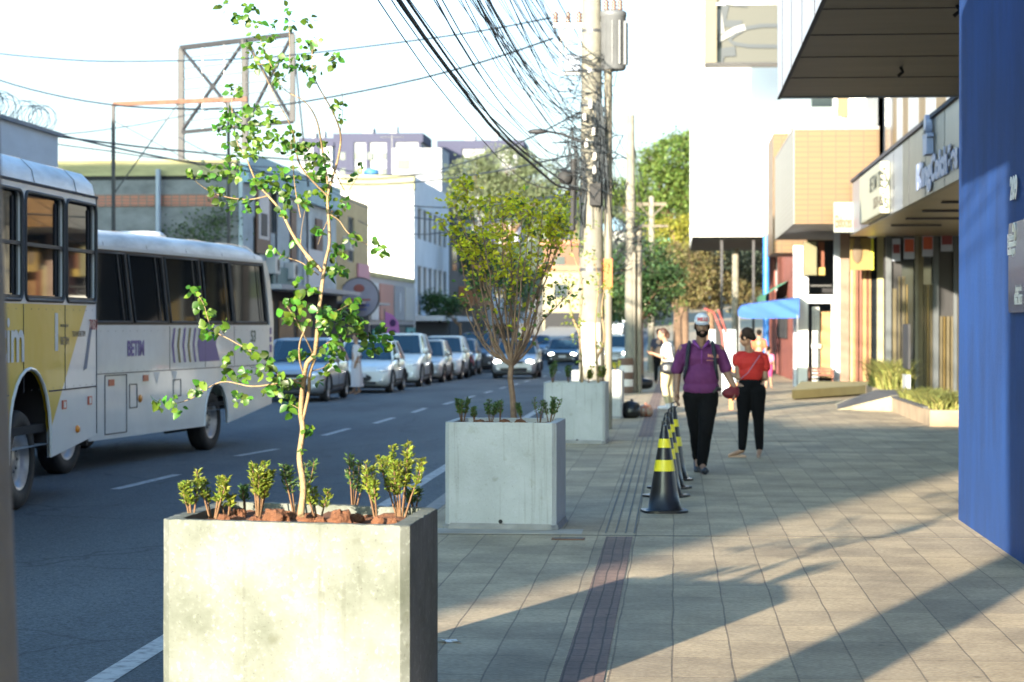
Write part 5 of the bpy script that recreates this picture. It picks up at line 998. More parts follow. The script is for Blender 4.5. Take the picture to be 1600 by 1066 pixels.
# towers
TP = M('tower_purple', (.035, .038, .075), .8, .08, .1); TW = M('tower_white', (.30, .31, .33), .8, .05, .1)
def tower(x0p, x1p, ytp, ybp, Y, label, cols):
    a = PY(x0p, ytp, Y); b = PY(x1p, ybp, Y); t = bld('apartment_tower', label, (a.x+b.x)/2, Y, 'apartment tower', 'apartment towers on the skyline'); h = a.z
    box('wall', TW, (a.x, Y, -5, b.x, Y+14, h-1.7), t); box('roof_band', TP, (a.x-.4, Y-.4, h-1.7, b.x+.4, Y+14, h), t); n = len(cols); w = (b.x-a.x)
    for u0, u1 in cols: box('pier', TP, (a.x+w*u0, Y-.5, -4, a.x+w*u1, Y-.02, h-1.7), t)
    for i in range(6):
        for j in range(9): box('window', DIMW, (a.x+w*(.06+i*.16), Y-.54 if any(u0 <= .06+i*.16 < u1 for u0, u1 in cols) else Y-.04, h-5-j*3, a.x+w*(.12+i*.16), Y-.0 if False else Y-.03 if not any(u0 <= .06+i*.16 < u1 for u0, u1 in cols) else Y-.52, h-3.6-j*3), t)
    MB().box(a.x+w*.3, Y+2, h, a.x+w*.42, Y+6, h+1.3).build('roof_tank', TW, t, True); MB().box(a.x+w*.62, Y+2, h, a.x+w*.7, Y+5, h+1.6).build('roof_tank', TW, t, True)
tower(524, 658, 209, 300, 400, 'white and purple apartment tower over the beige and white buildings, centre of the skyline', [(0, .22), (.36, .40), (.60, .70), (.97, 1)])
tower(686, 815, 220, 300, 420, 'purple and white apartment tower just left of the soft green tree', [(0, .28), (.56, .70), (.95, 1)])
tower(470, 519, 216, 300, 430, 'narrow far slice of apartment tower left of the others, behind the sapling', [(.4, .6)])
B = bld('grey_midrise', 'small grey mid-rise between the two apartment towers', -30, 300, 'building'); a = PY(612, 232, 300); b = PY(690, 300, 300); box('wall', TW, (a.x, 300, 0, b.x, 310, a.z), B); box('wall_recess', M('midrise_grey', (.3, .32, .36), .8), (a.x+3.6, 299.9, 0, b.x-1, 300, a.z-.6), B)
for j in range(3): box('window', DIMW, (a.x+.8, 299.9, a.z-3-j*3, a.x+2.6, 299.98, a.z-1.6-j*3), B)
# roof frames
F_ = thing('billboard_frame', 'tall empty steel billboard frame standing on the roofs above the buses', 'billboard frame', (-14.5, 70, 6)); c1_ = PY(283, 75, 72.5); c2_ = PY(383, 62, 70.5); c3_ = PY(457, 54, 69); bt = [PY(283, 207, 72.5), PY(383, 198, 70.5), PY(457, 190, 69)]
m_ = MB(); 
for c, z, ww in ((c1_, 6.3, .20), (c2_, 6.3, .22), (c3_, bt[2].z, .17)): MB().bar((c.x, c.y, z), c, ww).build('post', DKSTEEL, F_, True)
MB().bar(c1_, c3_, .16).build('rail', DKSTEEL, F_, True); MB().bar(bt[0], bt[2], .12).build('rail', DKSTEEL, F_, True); m_ = MB()
for a, b in ((0, 1), (1, 0)): m_.bar((c1_, c2_)[a], (bt[0], bt[1])[b], .09); m_.bar((c2_, c3_)[a], (bt[1], bt[2])[b], .09)
m_.bar(c3_, Vector((c3_.x, c3_.y+3, 6.4)), .05); m_.build('brace', DKSTEEL, F_, True); m_ = MB()
for k in range(1, 8): t = k/8; m_.bar(c1_.lerp(bt[0], t), c3_.lerp(bt[2], t), .035)
for k in range(1, 5): t = k/5; m_.bar(c1_.lerp(c3_, t), bt[0].lerp(bt[2], t), .02)
m_.build('grid', STEEL, F_, True)
F2 = thing('steel_gantry', 'rust-topped steel gantry frame in front of the grey building', 'gantry', (-14, 59, 0)); p = PY(177, 163, 58.5); q = PY(386, 155, 58.5); q2 = PY(357, 157, 58.5); m_ = MB()
MB().bar((p.x, 58.5, -.3), p, .09).build('post', DKSTEEL, F2, True); MB().bar((q2.x, 58.5, -.3), q2, .08).build('post', DKSTEEL, F2, True); m_ = MB(); m_.bar(p, q, .12); m_.build('beam', RUST, F2, True); m_ = MB(); m_.bar(PY(180, 300, 58.5), PY(280, 160, 58.6), .03); m_.bar(PY(180, 190, 58.6), PY(350, 280, 58.7), .02); m_.build('brace', DKSTEEL, F2, True)
# feather flag and small left-side life
ff = thing('feather_flag', 'magenta feather flag with a woman printed on it, before the dark shops', 'flag', (-11.0, 84, dip(84))); a = PY(602, 488, 84)-Vector(ff.location); m_ = MB(); m_.tube([(a.x-.02, 0, 0), (a.x-.02, 0, 2.6+.0)], .02, 6); m_.build('mast', STEEL, ff)
zt = PY(602, 487, 84).z-dip(84); zb = PY(602, 530, 84).z-dip(84)-.1; x0 = a.x; m_ = MB(); m_.add([(x0, 0, zt), (x0+.28, .01, zt-.12), (x0+.52, .02, zt-.42), (x0+.6, .03, zb), (x0, 0, zb)], [(0, 1, 2, 3, 4)]); m_.add([(x0, .012, zt), (x0+.28, .022, zt-.12), (x0+.52, .032, zt-.42), (x0+.6, .042, zb), (x0, .012, zb)], [(4, 3, 2, 1, 0)]); m_.build('cloth', M('magenta_cloth', (.48, .16, .42), .7), ff)
m_ = MB(); m_.ell((x0+.3, 0.0, zt-.45), (.13, .01, .15)); m_.ell((x0+.3, .0, zb+.25), (.16, .01, .22)); m_.build('print', M('print_dark', (.06, .02, .10), .7), ff)

# ------------------------------------------------------------------ right-hand side
# blue shop
BLUE = M('blue_painted_wall', (.002, .042, .185), .75, .28, 2.2, .35, 90, aniso=(1, 1, .35)); XB = 2.44; YE = 18.65
B = thing('blue_shopfront', 'vivid blue painted shop wall with a white house number at the right edge', 'building', (5, 10, -.1))
BB_ = B; box('wall', BLUE, (XB, -6, -.1, 9, YE, 8), B)
cz = 3.68; can = thing('tmp', 'x', 'x'); bpy.data.objects.remove(can)
SOF = M('canopy_soffit', (.085, .066, .048), .55, .2, 2.5, aniso=(.25, 1, 1)); FAS = M('canopy_fascia', (.36, .40, .46), .5, .05, 1)
cn = box('canopy', SOF, (.58, -3, 3.84, XB-.005, 13.35, 3.9), B); box('fascia', FAS, (.53, -3, 3.83, .58, 13.4, 5.3), cn); box('fascia', FAS, (.58, 13.35, 3.83, XB-.02, 13.4, 5.3), cn)
# metal-clad canopy of the next shop
CZ = 4.9; cx0 = PY(1215, 152, 30.0).x; yc1 = 30.0; B = thing('metal_canopy', 'big canopy with a brown panelled underside and white ribbed edge, beyond the blue wall', 'canopy', (3.2, 24, CZ)); CZ = PY(1215, 152, yc1).z
box('soffit', SOF, (cx0+.04, 18.8, CZ, 5.2, yc1-.02, CZ+.06), B); m_ = MB(); m_.box(cx0, 18.8, CZ-.02, cx0+.04, yc1+.02, CZ+1.9); m_.box(cx0+.04, yc1-.02, CZ-.02, 5.2, yc1+.02, CZ+1.9); m_.build('fascia', FAS, B, True)
m_ = MB()
for px_ in (125, 93, 59, 19): yy = (CZ-1.68)*F/(508-px_); m_.box(cx0+.05, yy-.02, CZ-.007, 5.19, yy, CZ+.001)
for yy in (28.6, 26.4, 24.2, 22.0, 19.9): m_.box(cx0-.008, yy, CZ-.02, cx0+.001, yy+.025, CZ+1.9)
m_.box(cx0-.005, 18.8, CZ-.03, cx0+.04, yc1+.025, CZ-.018); m_.build('panel_seam', SEAM, B, True)
for (px, py) in ((1407, 105), (1495, 8)): q = Pz(px, py, CZ); m_ = MB(); m_.tube([(q.x, q.y, CZ), (q.x+.03, q.y, CZ-.06), (q.x-.03, q.y, CZ-.11)], .02, 6); m_.build('hook', BLACK, B, True)
B = BB_
a = PX(1583, 312, XB); b = PX(1597, 312, XB)
text('209', .225, (XB-.02, a.y, a.z), (0, -1, 0), (0, 0, 1), M('number_white', (.78, .78, .74), .4), 'house_number', B, .002, .008, True, sx=.92)
ps = thing('wall_plaque', 'dark blue glossy plaque with small white writing under the house number', 'sign', (XB, 15.7, 1.7)); a = PX(1581, 350, XB); zb = PX(1581, 489, XB).z
m_ = MB(); m_.plane_holes(rrect(14.9, zb, a.y, a.z, .05), [], lambda u, v: (XB-.025, u, v)); m_.plane_holes(rrect(14.9, zb, a.y, a.z, .05), [], lambda u, v: (XB-.003, u, v)); lp = rrect(14.9, zb, a.y, a.z, .05)
for i in range(len(lp)): u, v = lp[i], lp[(i+1) % len(lp)]; m_.add([(XB-.025, *u), (XB-.025, *v), (XB-.003, *v), (XB-.003, *u)], [(0, 1, 2, 3)])
m_.build('board', M('plaque_blue', (.03, .055, .17), .25, .0, spec=.6, coat=.4), ps, True); NW = MT['number_white']
for i, (s, px, py, sz) in enumerate((('Prefeitura', 1580.5, 377, .07), ('Loteamento', 1580.5, 387, .075), ('betim.gov', 1580.5, 399, .085), ('Aqui se faz', 1593, 455, .06), ('cidade', 1592, 464, .06), ('Na 2023', 1591, 476, .1))):
    q = PX(px, py, XB); text(s, sz, (XB-.028, q.y, q.z), (0, -1, 0), (0, 0, 1), NW, 'lettering', ps, .001, .001, True)
q = PX(1591, 362, XB); m_ = MB(); m_.tube([(XB-.03, q.y+.05*math.cos(t_), q.z+.05*math.sin(t_)*1.2) for t_ in [2*PI*i/16 for i in range(13)]], .006, 5); m_.build('emblem', NW, ps, True)
B = thing('downpipe', 'thin pale pipe running down the far corner of the blue wall', 'pipe', (2.6, YE+.1, 0)); MB().tube([(-.02, 0, 0), (-.02, 0, 3.6)], .03, 8).build('pipe', M('pale_pipe', (.5, .48, .36), .6), B)

# mattress shop: fascia plane X = 4.3
XF = 4.3; XW = 5.25; BRZ = M('brushed_bronze', (.13, .125, .10), .38, .18, 2, metal=.6, aniso=(1, 3, .4)); ALU = M('brushed_aluminium', (.22, .24, .28), .4, .08, 2, metal=.3, aniso=(1, 3, .4))
yL = PX(1332, 320, XF).y; yM = PX(1410, 300, XF).y; zB = 3.9; zT = 5.14
B = bld('mattress_shop', 'mattress shop with bronze fascia, raised script lettering and tall mirrored doors', 8, 42)
box('fascia', ALU, (XF, yM+.01, zB, XF+.1, yL, zT), B); box('fascia', BRZ, (XF, 24, zB, XF+.1, yM, zT), B); box('coping', SEAM, (XF-.05, 24, zT, XF+.3, yL+.02, zT+.07), B)
box('soffit', M('soffit_bronze', (.20, .165, .10), .35, .2, 1.5, metal=.5, aniso=(.2, 1, 1)), (XF+.1, 24, zB+.02, 10, YK+.6 if False else 54.35, zB+.1), B); box('roof', KERB, (XF+.1, 24, zT-.15, 5.0, yL, zT-.05), B)
m_ = MB(); 
for yy in (32.0, 34.6, 37.2, 39.8, 42.6): m_.box(XF-.004, yy, zB, XF, yy+.03, zT)
m_.build('panel_seam', SEAM, B, True)
m_ = MB()
for yy in (33, 36, 39, 42, 45, 48): MB().box(XF+.5, yy, zB-.02, XF+1.6, yy+.14, zB+.015).build('soffit_light', SEAM, B, True)
LET = M('letter_blue_white', (.20, .25, .40), .4)
q = PX(1433, 297, XF)
def place_text(s, x0p, x1p, ybase_p, hgt_p, X, mat, parent, ext, bold, nm='lettering', off=0.02):
    a = PX(x0p, ybase_p, X); b = PX(x1p, ybase_p, X); L_ = abs(a.y-b.y); top = PX(x0p, ybase_p-hgt_p, X).z; size = (top-a.z)/.7
    cu = bpy.data.curves.new('m', 'FONT'); cu.body = s; cu.size = size; ob = bpy.data.objects.new('m', cu); me = ob.to_mesh(); wd_ = max(v.co.x for v in me.vertices); ob.to_mesh_clear(); bpy.data.objects.remove(ob)
    return text(s, size, (X-off, a.y, a.z), (0, -1, 0), (0, 0, 1), mat, nm, parent, ext, bold, True, sx=L_/wd_)
place_text('King', 1434, 1457, 296, 36, XF, LET, B, .008, .03); place_text('Colchões', 1457, 1499, 283, 38, XF, LET, B, .008, .03)
# emblem: crowned bedpost figure
yc = PX(1456, 220, XF).y; m_ = MB(); z0 = PX(1456, 242, XF).z; z1_ = PX(1456, 190, XF).z; H_ = z1_-z0
m_.box(XF-.12, yc-.28, z0, XF-.01, yc+.28, z0+H_*.5); m_.box(XF-.12, yc-.34, z0+H_*.5, XF-.01, yc-.16, z0+H_*.62); m_.box(XF-.12, yc+.16, z0+H_*.5, XF-.01, yc+.34, z0+H_*.62); m_.box(XF-.12, yc-.1, z0+H_*.5, XF-.01, yc+.1, z0+H_*.75); m_.lathe([(.17, -.12), (.17, -.01)], (XF, yc, z0+H_*.9), 'x', 14); m_.build('emblem', LET, B, True)
sg = thing('light_box_sign', 'white light-box sign with dark shop lettering on the pale end of the fascia', 'sign', (XF-.1, (PX(1358, 300, XF).y+PX(1393, 300, XF).y)/2, 4)); yA = PX(1357, 300, XF).y; yB_ = PX(1391, 300, XF).y; zt_ = PX(1393, 241, XF-.15).z; zb_ = PX(1393, 326, XF-.15).z
box('case', M('sign_cream', (.36, .36, .27), .5), (XF-.2, yB_, zb_, XF-.005, yA, zt_), sg, bevel=.03); SGD = M('sign_letter_dark', (.05, .055, .04), .5)
def on_sign(s, x0p, x1p, zbase, hgt, X, parent, mat, bold=.02):
    a = PX(x0p, 300, X); b = PX(x1p, 300, X); size = hgt/.7; cu = bpy.data.curves.new('m', 'FONT'); cu.body = s; cu.size = size; ob = bpy.data.objects.new('m', cu); me = ob.to_mesh(); wd_ = max(v.co.x for v in me.vertices); ob.to_mesh_clear(); bpy.data.objects.remove(ob)
    return text(s, size, (X, a.y, zbase), (0, -1, 0), (0, 0, 1), mat, 'lettering', parent, .001, bold, True, sx=abs(a.y-b.y)/wd_)
hs = zt_-zb_; on_sign('BETIM TEXTIL', 1358.5, 1386, zb_+hs*.52, hs*.3, XF-.21, sg, SGD, .004); on_sign('3571-6571', 1364, 1382, zb_+hs*.16, hs*.2, XF-.21, sg, M('sign_letter_brown', (.16, .13, .09), .5), .006)
# shop front
DOORF = M('door_bronze', (.045, .037, .018), .4, .45, 3, metal=.3, aniso=(1, 4, .25)); MIR = M('mirror_glass', (.015, .016, .012), .14, spec=.3)
YK = 54.4; zs = zB+.02
def kstrip(x0, x1, z0, z1, mat, nm, dy=0.0, d=.1, par=None): a = PY(x0, 400, YK+dy).x; b = PY(x1, 400, YK+dy).x; return box(nm, mat, (a, YK+dy, z0, b, YK+dy+d, z1), par or B)
BGR = M('column_blue_grey', (.055, .065, .07), .5, .1, 3); GOLD = M('door_gold', (.075, .058, .022), .4, .4, 5, aniso=(8, 1, .3)); BLP = M('black_pane', (.006, .006, .007), .4)
box('dark_interior', DARK, (5.3, YK+.5, 0, 10, YK+.6, zs), B)
for x0, x1, z0, z1, mt, nm, dy in ((1384, 1393, 0, zs, BGR, 'column', -.05), (1393, 1409, .0, zs, BLP, 'pane', .12), (1395, 1401, .0, 2.6, GOLD, 'door_frame', .05), (1404, 1406.5, .0, 2.9, GOLD, 'door_frame', .04), (1409, 1430, .0, zs, GLASS, 'pane', .14), (1410, 1414, .0, 2.9, GOLD, 'door_frame', .05), (1416.5, 1418, .0, 2.7, M('brass', (.2, .14, .045), .35, metal=.4), 'door_frame', .03),
    (1430, 1435, .0, zs, M('column_gold_grey', (.12, .11, .075), .5, .12, 3), 'column', -.08), (1435, 1443, .0, zs, GOLD, 'column', -.04), (1443, 1458, .0, zs, GLASS, 'pane', .14), (1444, 1447.5, .0, 2.7, GOLD, 'door_frame', .04), (1449, 1451, .0, 2.7, MT['brass'], 'door_frame', .05), (1453, 1457, .0, 2.7, GOLD, 'door_frame', .03), (1458, 1467, .0, zs, BGR, 'column', -.06),
    (1467, 1490, 1.9, zs, BLP, 'pane', .10), (1467, 1490, 0, 1.9, DARK, 'pane', .16), (1468, 1473, .0, 1.9, GOLD, 'door_frame', .05), (1475, 1476.5, .0, 1.9, MT['brass'], 'door_frame', .02), (1479, 1484, .0, 1.9, GOLD, 'door_frame', .05), (1486, 1489.5, .0, 1.9, GOLD, 'door_frame', .03), (1490, 1496, .0, zs, BGR, 'column', -.06), (1496, 1530, 0, zs, GOLD, 'column', .05)):
    kstrip(x0, x1, z0, z1, mt, nm, dy)
for x0, x1, y0p, y1p, yr, red, lab in ((1394, 1407, 373, 408, 382, 0, 'narrow white poster with a red square at the left end of the shop doors'), (1412, 1429, 372, 405, 374, 1, 'orange-red poster with a pale lower strip above the second door'), (1441, 1458, 368, 401, 370, 1, 'white and red poster hung above the middle doors'), (1470, 1489, 362, 393, 364, 0, 'white poster with red top above the black panel by the blue wall')):
    a = PY(x0, y1p, YK-.2); b = PY(x1, y0p, YK-.2); o = thing('hanging_poster', lab, 'poster', (a.x, YK-.2, a.z)); box('sheet', MT['poster_white'] if 'poster_white' in MT else M('poster_white', (.24, .27, .33), .6), (a.x, YK-.2, a.z, b.x, YK-.18, b.z), o); c = PY(x0+1.5, y0p+(y1p-y0p)*.66, YK-.22); d_ = PY(x1-1, yr, YK-.22); box('print', M(('poster_red', 'poster_orange')[red], ((.12, .015, .02), (.28, .045, .012))[red], .6), (c.x, YK-.22, c.z, d_.x, YK-.205, d_.z), o)
# upper facade of striped panels
XU = 5.0; m_ = MB(); B2 = bld('striped_facade_building', 'glass and panel building rising above the mattress shop, striped white gold and dark', 9, 42)
SP = [M('panel_white', (.32, .35, .38), .5), M('panel_gold', (.16, .105, .035), .5), M('panel_grey_glass', (.14, .17, .20), .1, spec=.8), M('panel_black', (.01, .012, .02), .3)]
box('wall', M('dark_backing', (.05, .05, .055), .7), (XU+.1, 20, 5.0, 12, 52.5, 13), B2); seq = [(1335, 1353, 3), (1353, 1362, 2), (1362, 1372, 0), (1372, 1391, 2), (1391, 1395, 3), (1395, 1401, 1), (1401, 1410, 0), (1410, 1419, 1), (1419, 1435, 0), (1435, 1446, 1), (1446, 1462, 0), (1462, 1478, 1), (1478, 1495, 0), (1495, 1520, 1)]
for xa, xb, k in seq: y1 = PX(xa, 200, XU).y; y0 = PX(xb, 200, XU).y; y1 = min(y1, 52.4); box('facade_panel', SP[k], (XU+(.0 if k != 2 else .04), y0+.02, 5.2, XU+.1, y1-.02, 12.9), B2)
# tiled box building, camera-facing yellow tiles
YT = 53.0; TIL = tiles('yellow_tiles', (.125, .060, .010), (.112, .053, .009), (.06, .03, .007), .34, .13, 'XZ', .012); TIL2 = tiles('side_tiles', (.26, .25, .22), (.24, .23, .20), (.2, .18, .14), .34, .13, 'YZ', .012)
B = bld('tiled_box_building', 'building with a projecting box clad in small yellow tiles over the pavement', 7, 58)
bx0 = PY(1240, 300, YT).x; zb0 = PY(1240, 350, YT).z; zt0 = PY(1240, 203, YT).z
m_ = MB(); m_.box(bx0+.02, YT, zb0, 8, YT+.1, zt0); m_.build('tiled_front', TIL, B, True); box('tiled_side', TIL2, (bx0, YT, zb0, bx0+.019, 63, zt0), B); box('soffit', M('soffit_grey', (.30, .29, .27), .7, .1, 1), (bx0+.02, YT+.11, zb0, 8, 63, zb0+.06), B); box('roof', KERB, (bx0, YT, zt0, 8, 63, zt0+.08), B); box('far_side', TIL, (bx0, 62.9, zb0, 8, 63, zt0), B)
box('light_strip', M('soffit_lamp_panel', (.6, .55, .3), .5), (4.0, YT+.5, zb0-.03, 4.7, YT+.8, zb0-.005), B)
q0 = PY(1208, 248, 66); q1 = PY(1245, 208, 66); box('tiled_block', TIL, (q0.x, 66, 3.9, q1.x+3, 70, q1.z), B)
ts = thing('orange_letter_sign', 'pale sign board with orange script lettering under the tiled box', 'sign', (4.2, 52.4, 4.2)); a = PY(1303, 363, 52.2); b = PY(1333, 316, 52.2); box('board', M('sign_pale', (.2, .22, .2), .6), (a.x, 52.25, a.z, b.x+.1, 52.35, b.z), ts); text('Eldoces', .42, (a.x+.02, 52.24, a.z+.12), (1, 0, 0), (0, 0, 1), M('letter_orange', (.28, .08, .03), .5), 'lettering', ts, .01, .01, True, sx=.32*1.0)
# entrance with wooden doors beneath: camera-facing strips stepping back
B_e = bld('wooden_door_shop', 'shop with reddish wooden folding doors and a gold portrait panel beside the mattress shop', 5.5, 60)
def vstrip(x0, x1, Y, z0, z1, mat, nm, par, d=.12): a = PY(x0, 400, Y).x; b = PY(x1, 400, Y).x; return box(nm, mat, (a, Y, z0, b, Y+d, z1), par)
WD = M('red_wood', (.15, .045, .02), .5, .2, 4, aniso=(6, 1, .4)); WD2 = M('pale_wood', (.26, .15, .05), .5, .2, 4, aniso=(6, 1, .4)); BRC = M('brown_column', (.20, .13, .09), .7, .15, 2); CRM = M('cream_column', (.32, .29, .15), .6, .08, 2); BLC = M('blue_grey_column', (.34, .38, .44), .6, .06, 2)
Yd = 57.0
vstrip(1303, 1313, Yd, 0, zb0, BLC, 'column', B_e); vstrip(1313, 1327, Yd-.1, 0, zb0, BRC, 'column', B_e); vstrip(1327, 1333, Yd, 0, 3.3, CRM, 'column', B_e)
for i, (x0, x1, mt) in enumerate(((1333, 1337, WD2), (1338, 1341, WD), (1343, 1347, WD), (1348, 1354, WD2), (1355, 1357, WD), (1358, 1361, WD2))): vstrip(x0, x1, Yd+.05, .05, 3.2, mt, 'door_leaf', B_e)
vstrip(1327, 1398, Yd+.4, 0, zb0, DARK, 'dark_interior', B_e, .1); vstrip(1362, 1371, Yd+.1, 0.1, 3.3, GLASS, 'glass_door', B_e, .05); vstrip(1371, 1383, Yd-.05, 0, zb0, CRM, 'column', B_e); vstrip(1383, 1400, Yd+.1, 0, zb0, M('bronze_panel', (.24, .22, .14), .5, .1, 2), 'side_panel', B_e)
a = PY(1328, 422, 55.9); b = PY(1361, 372, 55.9); box('portrait_panel', M('gold_panel', (.20, .13, .03), .6, .1, 3), (a.x, 55.9, a.z, b.x, 56.0, b.z), B_e); m_ = MB(); m_.ell(((a.x+b.x)/2-.08, 55.88, a.z+.45), (.13, .02, .28)); m_.ell(((a.x+b.x)/2-.08, 55.87, a.z+.75), (.08, .02, .1)); m_.build('portrait', M('portrait_dark', (.10, .07, .04), .7), B_e, True); box('neon_strip', M('yellow_strip', (.62, .62, .04), .4), (b.x, 55.85, a.z, b.x+.06, 56.0, b.z+.02), B_e)
m_ = MB(); m_.ell((b.x+.02, 55.8, b.z+.06), (.13, .08, .07)); m_.build('spot_lamp', M('sign_white'), B_e, True); 
# white portico
YP = 57.7; B = bld('white_portico', 'white portico with square columns, gate and small balcony sign next to the red building', 4, 59)
WPT = M('white_paint', (.74, .74, .70), .7, .05, 1)
def pb(nm, mat, x0, x1, y0, y1, d=.25, Y=YP, par=None): a = PY(x0, y1, Y); b = PY(x1, y0, Y); return box(nm, mat, (a.x, Y, a.z, b.x, Y+d, b.z), par or B)
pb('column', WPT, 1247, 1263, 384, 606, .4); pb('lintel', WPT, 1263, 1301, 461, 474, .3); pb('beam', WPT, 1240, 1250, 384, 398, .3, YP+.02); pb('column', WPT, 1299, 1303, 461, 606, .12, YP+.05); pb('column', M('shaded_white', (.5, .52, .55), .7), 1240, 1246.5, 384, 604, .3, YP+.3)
pb('box_sign', M('sign_olive', (.12, .11, .05), .6), 1256, 1276, 378, 430, .5, YP-.5); pb('box_sign_edge', M('gold_edge', (.28, .19, .03), .5), 1274, 1289, 418, 430, .3, YP-.3); pb('red_drape', M('drape_red', (.14, .04, .015), .7), 1279, 1288, 378, 420, .1, YP-.1); pb('dark_interior', DARK, 1262, 1305, 376, 606, .1, YP+1.2)
pb('wood_panel', WD2, 1281, 1301, 487, 590, .08, YP+.2); pb('window_grille', M('grille_dark', (.03, .03, .03), .5), 1266, 1300, 445, 448, .05, YP+.1)
m_ = MB()
for x in (1270, 1273, 1276, 1279): a = PY(x, 606, YP+.1); b = PY(x, 480, YP+.1); m_.bar(a, b, .03)
a = PY(1268, 541, YP+.1); b = PY(1282, 541, YP+.1); m_.bar(a, b, .1); m_.build('gate', WPT, B, True)
ch = thing('red_bench', 'low reddish slatted bench at the foot of the portico gate', 'bench', (PY(1282, 600, 56.6).x, 56.6, 0)); m_ = MB()
a0 = PY(1262, 600, 56.6).x-ch.location.x; a1 = PY(1302, 600, 56.6).x-ch.location.x
for x in (a0, a1-.05): MB().box(x, -.15, 0, x+.05, .15, .5).build('leg', WD, ch); m_ = MB(); m_.box(a0, -.18, .24, a1, .18, .28); m_.build('seat', WD, ch); m_ = MB()
for z in (.34, .43, .50): m_.box(a0, .15, z, a1, .18, z+.05)
m_.build('backrest', WD, ch)
# pinkish red building
B = bld('red_building', 'brick-red painted building with a green awning beyond the white portico', 8, 80); RW = M('red_paint_wall', (.22, .06, .04), .8, .12, 1)
hol = [(9.5, 3.2, 12.0, 5.2)]; wall('street_wall', RW, B, (4.0, 92, dip(90)-.1), Vector((0, -1, 0)), 24, 7.2, [(5.0, 3.4, 7.6, 5.4)], .2, NL); window(B, (4.0, 92, dip(90)-.1), Vector((0, -1, 0)), NL, (5.0, 3.4, 7.6, 5.4), WFR, DIMW, 2, 1)
box('wall', RW, (4.2, 68, -.5, 10, 92, 7), B); box('front_wall', RW, (3.95, 68.0, -.4, 6, 68.2, 6.9), B); q = PX(1222, 440, 3.7); m_ = MB(); m_.add([(4.0, 76, 3.25), (4.0, 84, 3.25), (3.2, 84, 2.75), (3.2, 76, 2.75), (3.2, 76, 2.5), (3.2, 84, 2.5)], [(0, 1, 2, 3), (3, 2, 5, 4)]); m_.build('awning', M('green_awning', (.06, .25, .14), .7, .15, 3), B, True)
box('downpipe', M('dark_red', (.12, .02, .02), .6), (3.9, 83, -.2, 3.97, 83.3, 3), B); box('door', M('door_red', (.30, .02, .03), .5), (3.9, 69, -.1, 3.97, 70.4, 2.4), B); box('dark_recess', DARK, (3.93, 76.5, 1.2, 3.98, 83, 2.7), B)
# overexposed white building overhanging the pavement
YW = 81.0; B = bld('white_overhang_building', 'huge blank white building whose upper floors hang over the pavement', 5, 84, 'building'); x0 = PY(1082, 300, YW).x; zb_w = PY(1082, 366, YW).z
WHB = M('white_paint_bright', (.82, .82, .80), .7); box('upper_wall', WHB, (x0, YW, zb_w, 12, YW+.3, 17), B); box('side_wall', WHB, (x0, YW+.3, zb_w, x0+.25, 96, 17), B); box('base_band', WHB, (x0-.1, YW-.1, zb_w-.1, 3.55, YW, zb_w+.3), B); box('soffit', M('soffit_dark', (.16, .16, .14), .8), (x0, YW+.02, zb_w-.12, 12, 96, zb_w-.02), B)
m_ = MB(); q = PY(1165, 335, YW); m_.ell((q.x, YW-.02, q.z), (.12, .05, .28), 14, 8); m_.build('vent', M('vent_grey', (.45, .46, .36), .6), B, True)
for px in (1128, 1178): q = PY(px, 480, YW); box('steel_column', DKSTEEL, (q.x-.05, YW+.5, -.3, q.x+.05, YW+.6, zb_w-.12), B)
q = PY(1197, 480, YW-.6); m_ = MB(); m_.tube([(q.x, YW-.6, -.4), (q.x, YW-.6, zb_w-.05)], .12, 12); tag(m_.build('blue_post', M('blue_paint', (.03, .18, .55), .4)), 'slim bright blue post in front of the red building', 'post')
# balconies of the same building, high up
q = PY(1268, 200, YW); box('balcony', WHB, (PY(1228, 200, YW).x, YW-1.2, PY(1268, 201, YW).z, PY(1310, 200, YW).x, YW, PY(1268, 188, YW).z), B); box('window', DIMW, (PY(1268, 160, YW).x, YW-.05, PY(1268, 167, YW).z, PY(1300, 160, YW).x, YW-.01, PY(1268, 130, YW).z), B); box('pilaster', SP[1], (PY(1308, 160, YW).x, YW-.2, PY(1308, 184, YW).z, PY(1323, 160, YW).x, YW-.02, PY(1308, 120, YW).z), B)
Ym = 75.0; a = PY(1101, 98, Ym); b = PY(1216, 0, Ym)
mq = thing('marquee', 'high beige-framed marquee with dark mirrored curves underneath, above the white building', 'marquee', (a.x, Ym, a.z)); w_ = b.x-a.x; h_ = b.z-a.z+1.2
m_ = MB(); m_.box(0, 0, 0, .42, 1.2, h_); m_.build('post', M('marquee_beige', (.15, .135, .09), .7, .1, 1), mq); box('edge', DKSTEEL, (0, -.02, -.05, w_+.3, 1.2, 0), mq, False); box('back_panel', M('marquee_olive', (.03, .032, .024), .5), (.42, .5, 0, w_+.3, .6, h_*.62), mq, False); box('upper_panel', M('marquee_cream', (.30, .29, .22), .6), (.42, .3, h_*.64, w_+.3, .4, h_), mq, False)  # panel colours darkened to stand in for the shade of the recess
m_ = MB(); 
def ribbon(pts, wd, z=.45):
    vs = []; 
    for i, p in enumerate(pts):
        a_ = Vector(pts[max(i-1, 0)]); b_ = Vector(pts[min(i+1, len(pts)-1)]); d_ = (b_-a_).normalized(); n_ = Vector((-d_.y, d_.x))*wd/2; vs += [(p[0]+n_.x, z, p[1]+n_.y), (p[0]-n_.x, z, p[1]-n_.y)]
    m_.add(vs, [(2*i, 2*i+1, 2*i+3, 2*i+2) for i in range(len(pts)-1)], False)
u = w_/115; P_ = lambda x, y: ((x-1101)*u, (98-y)*u)
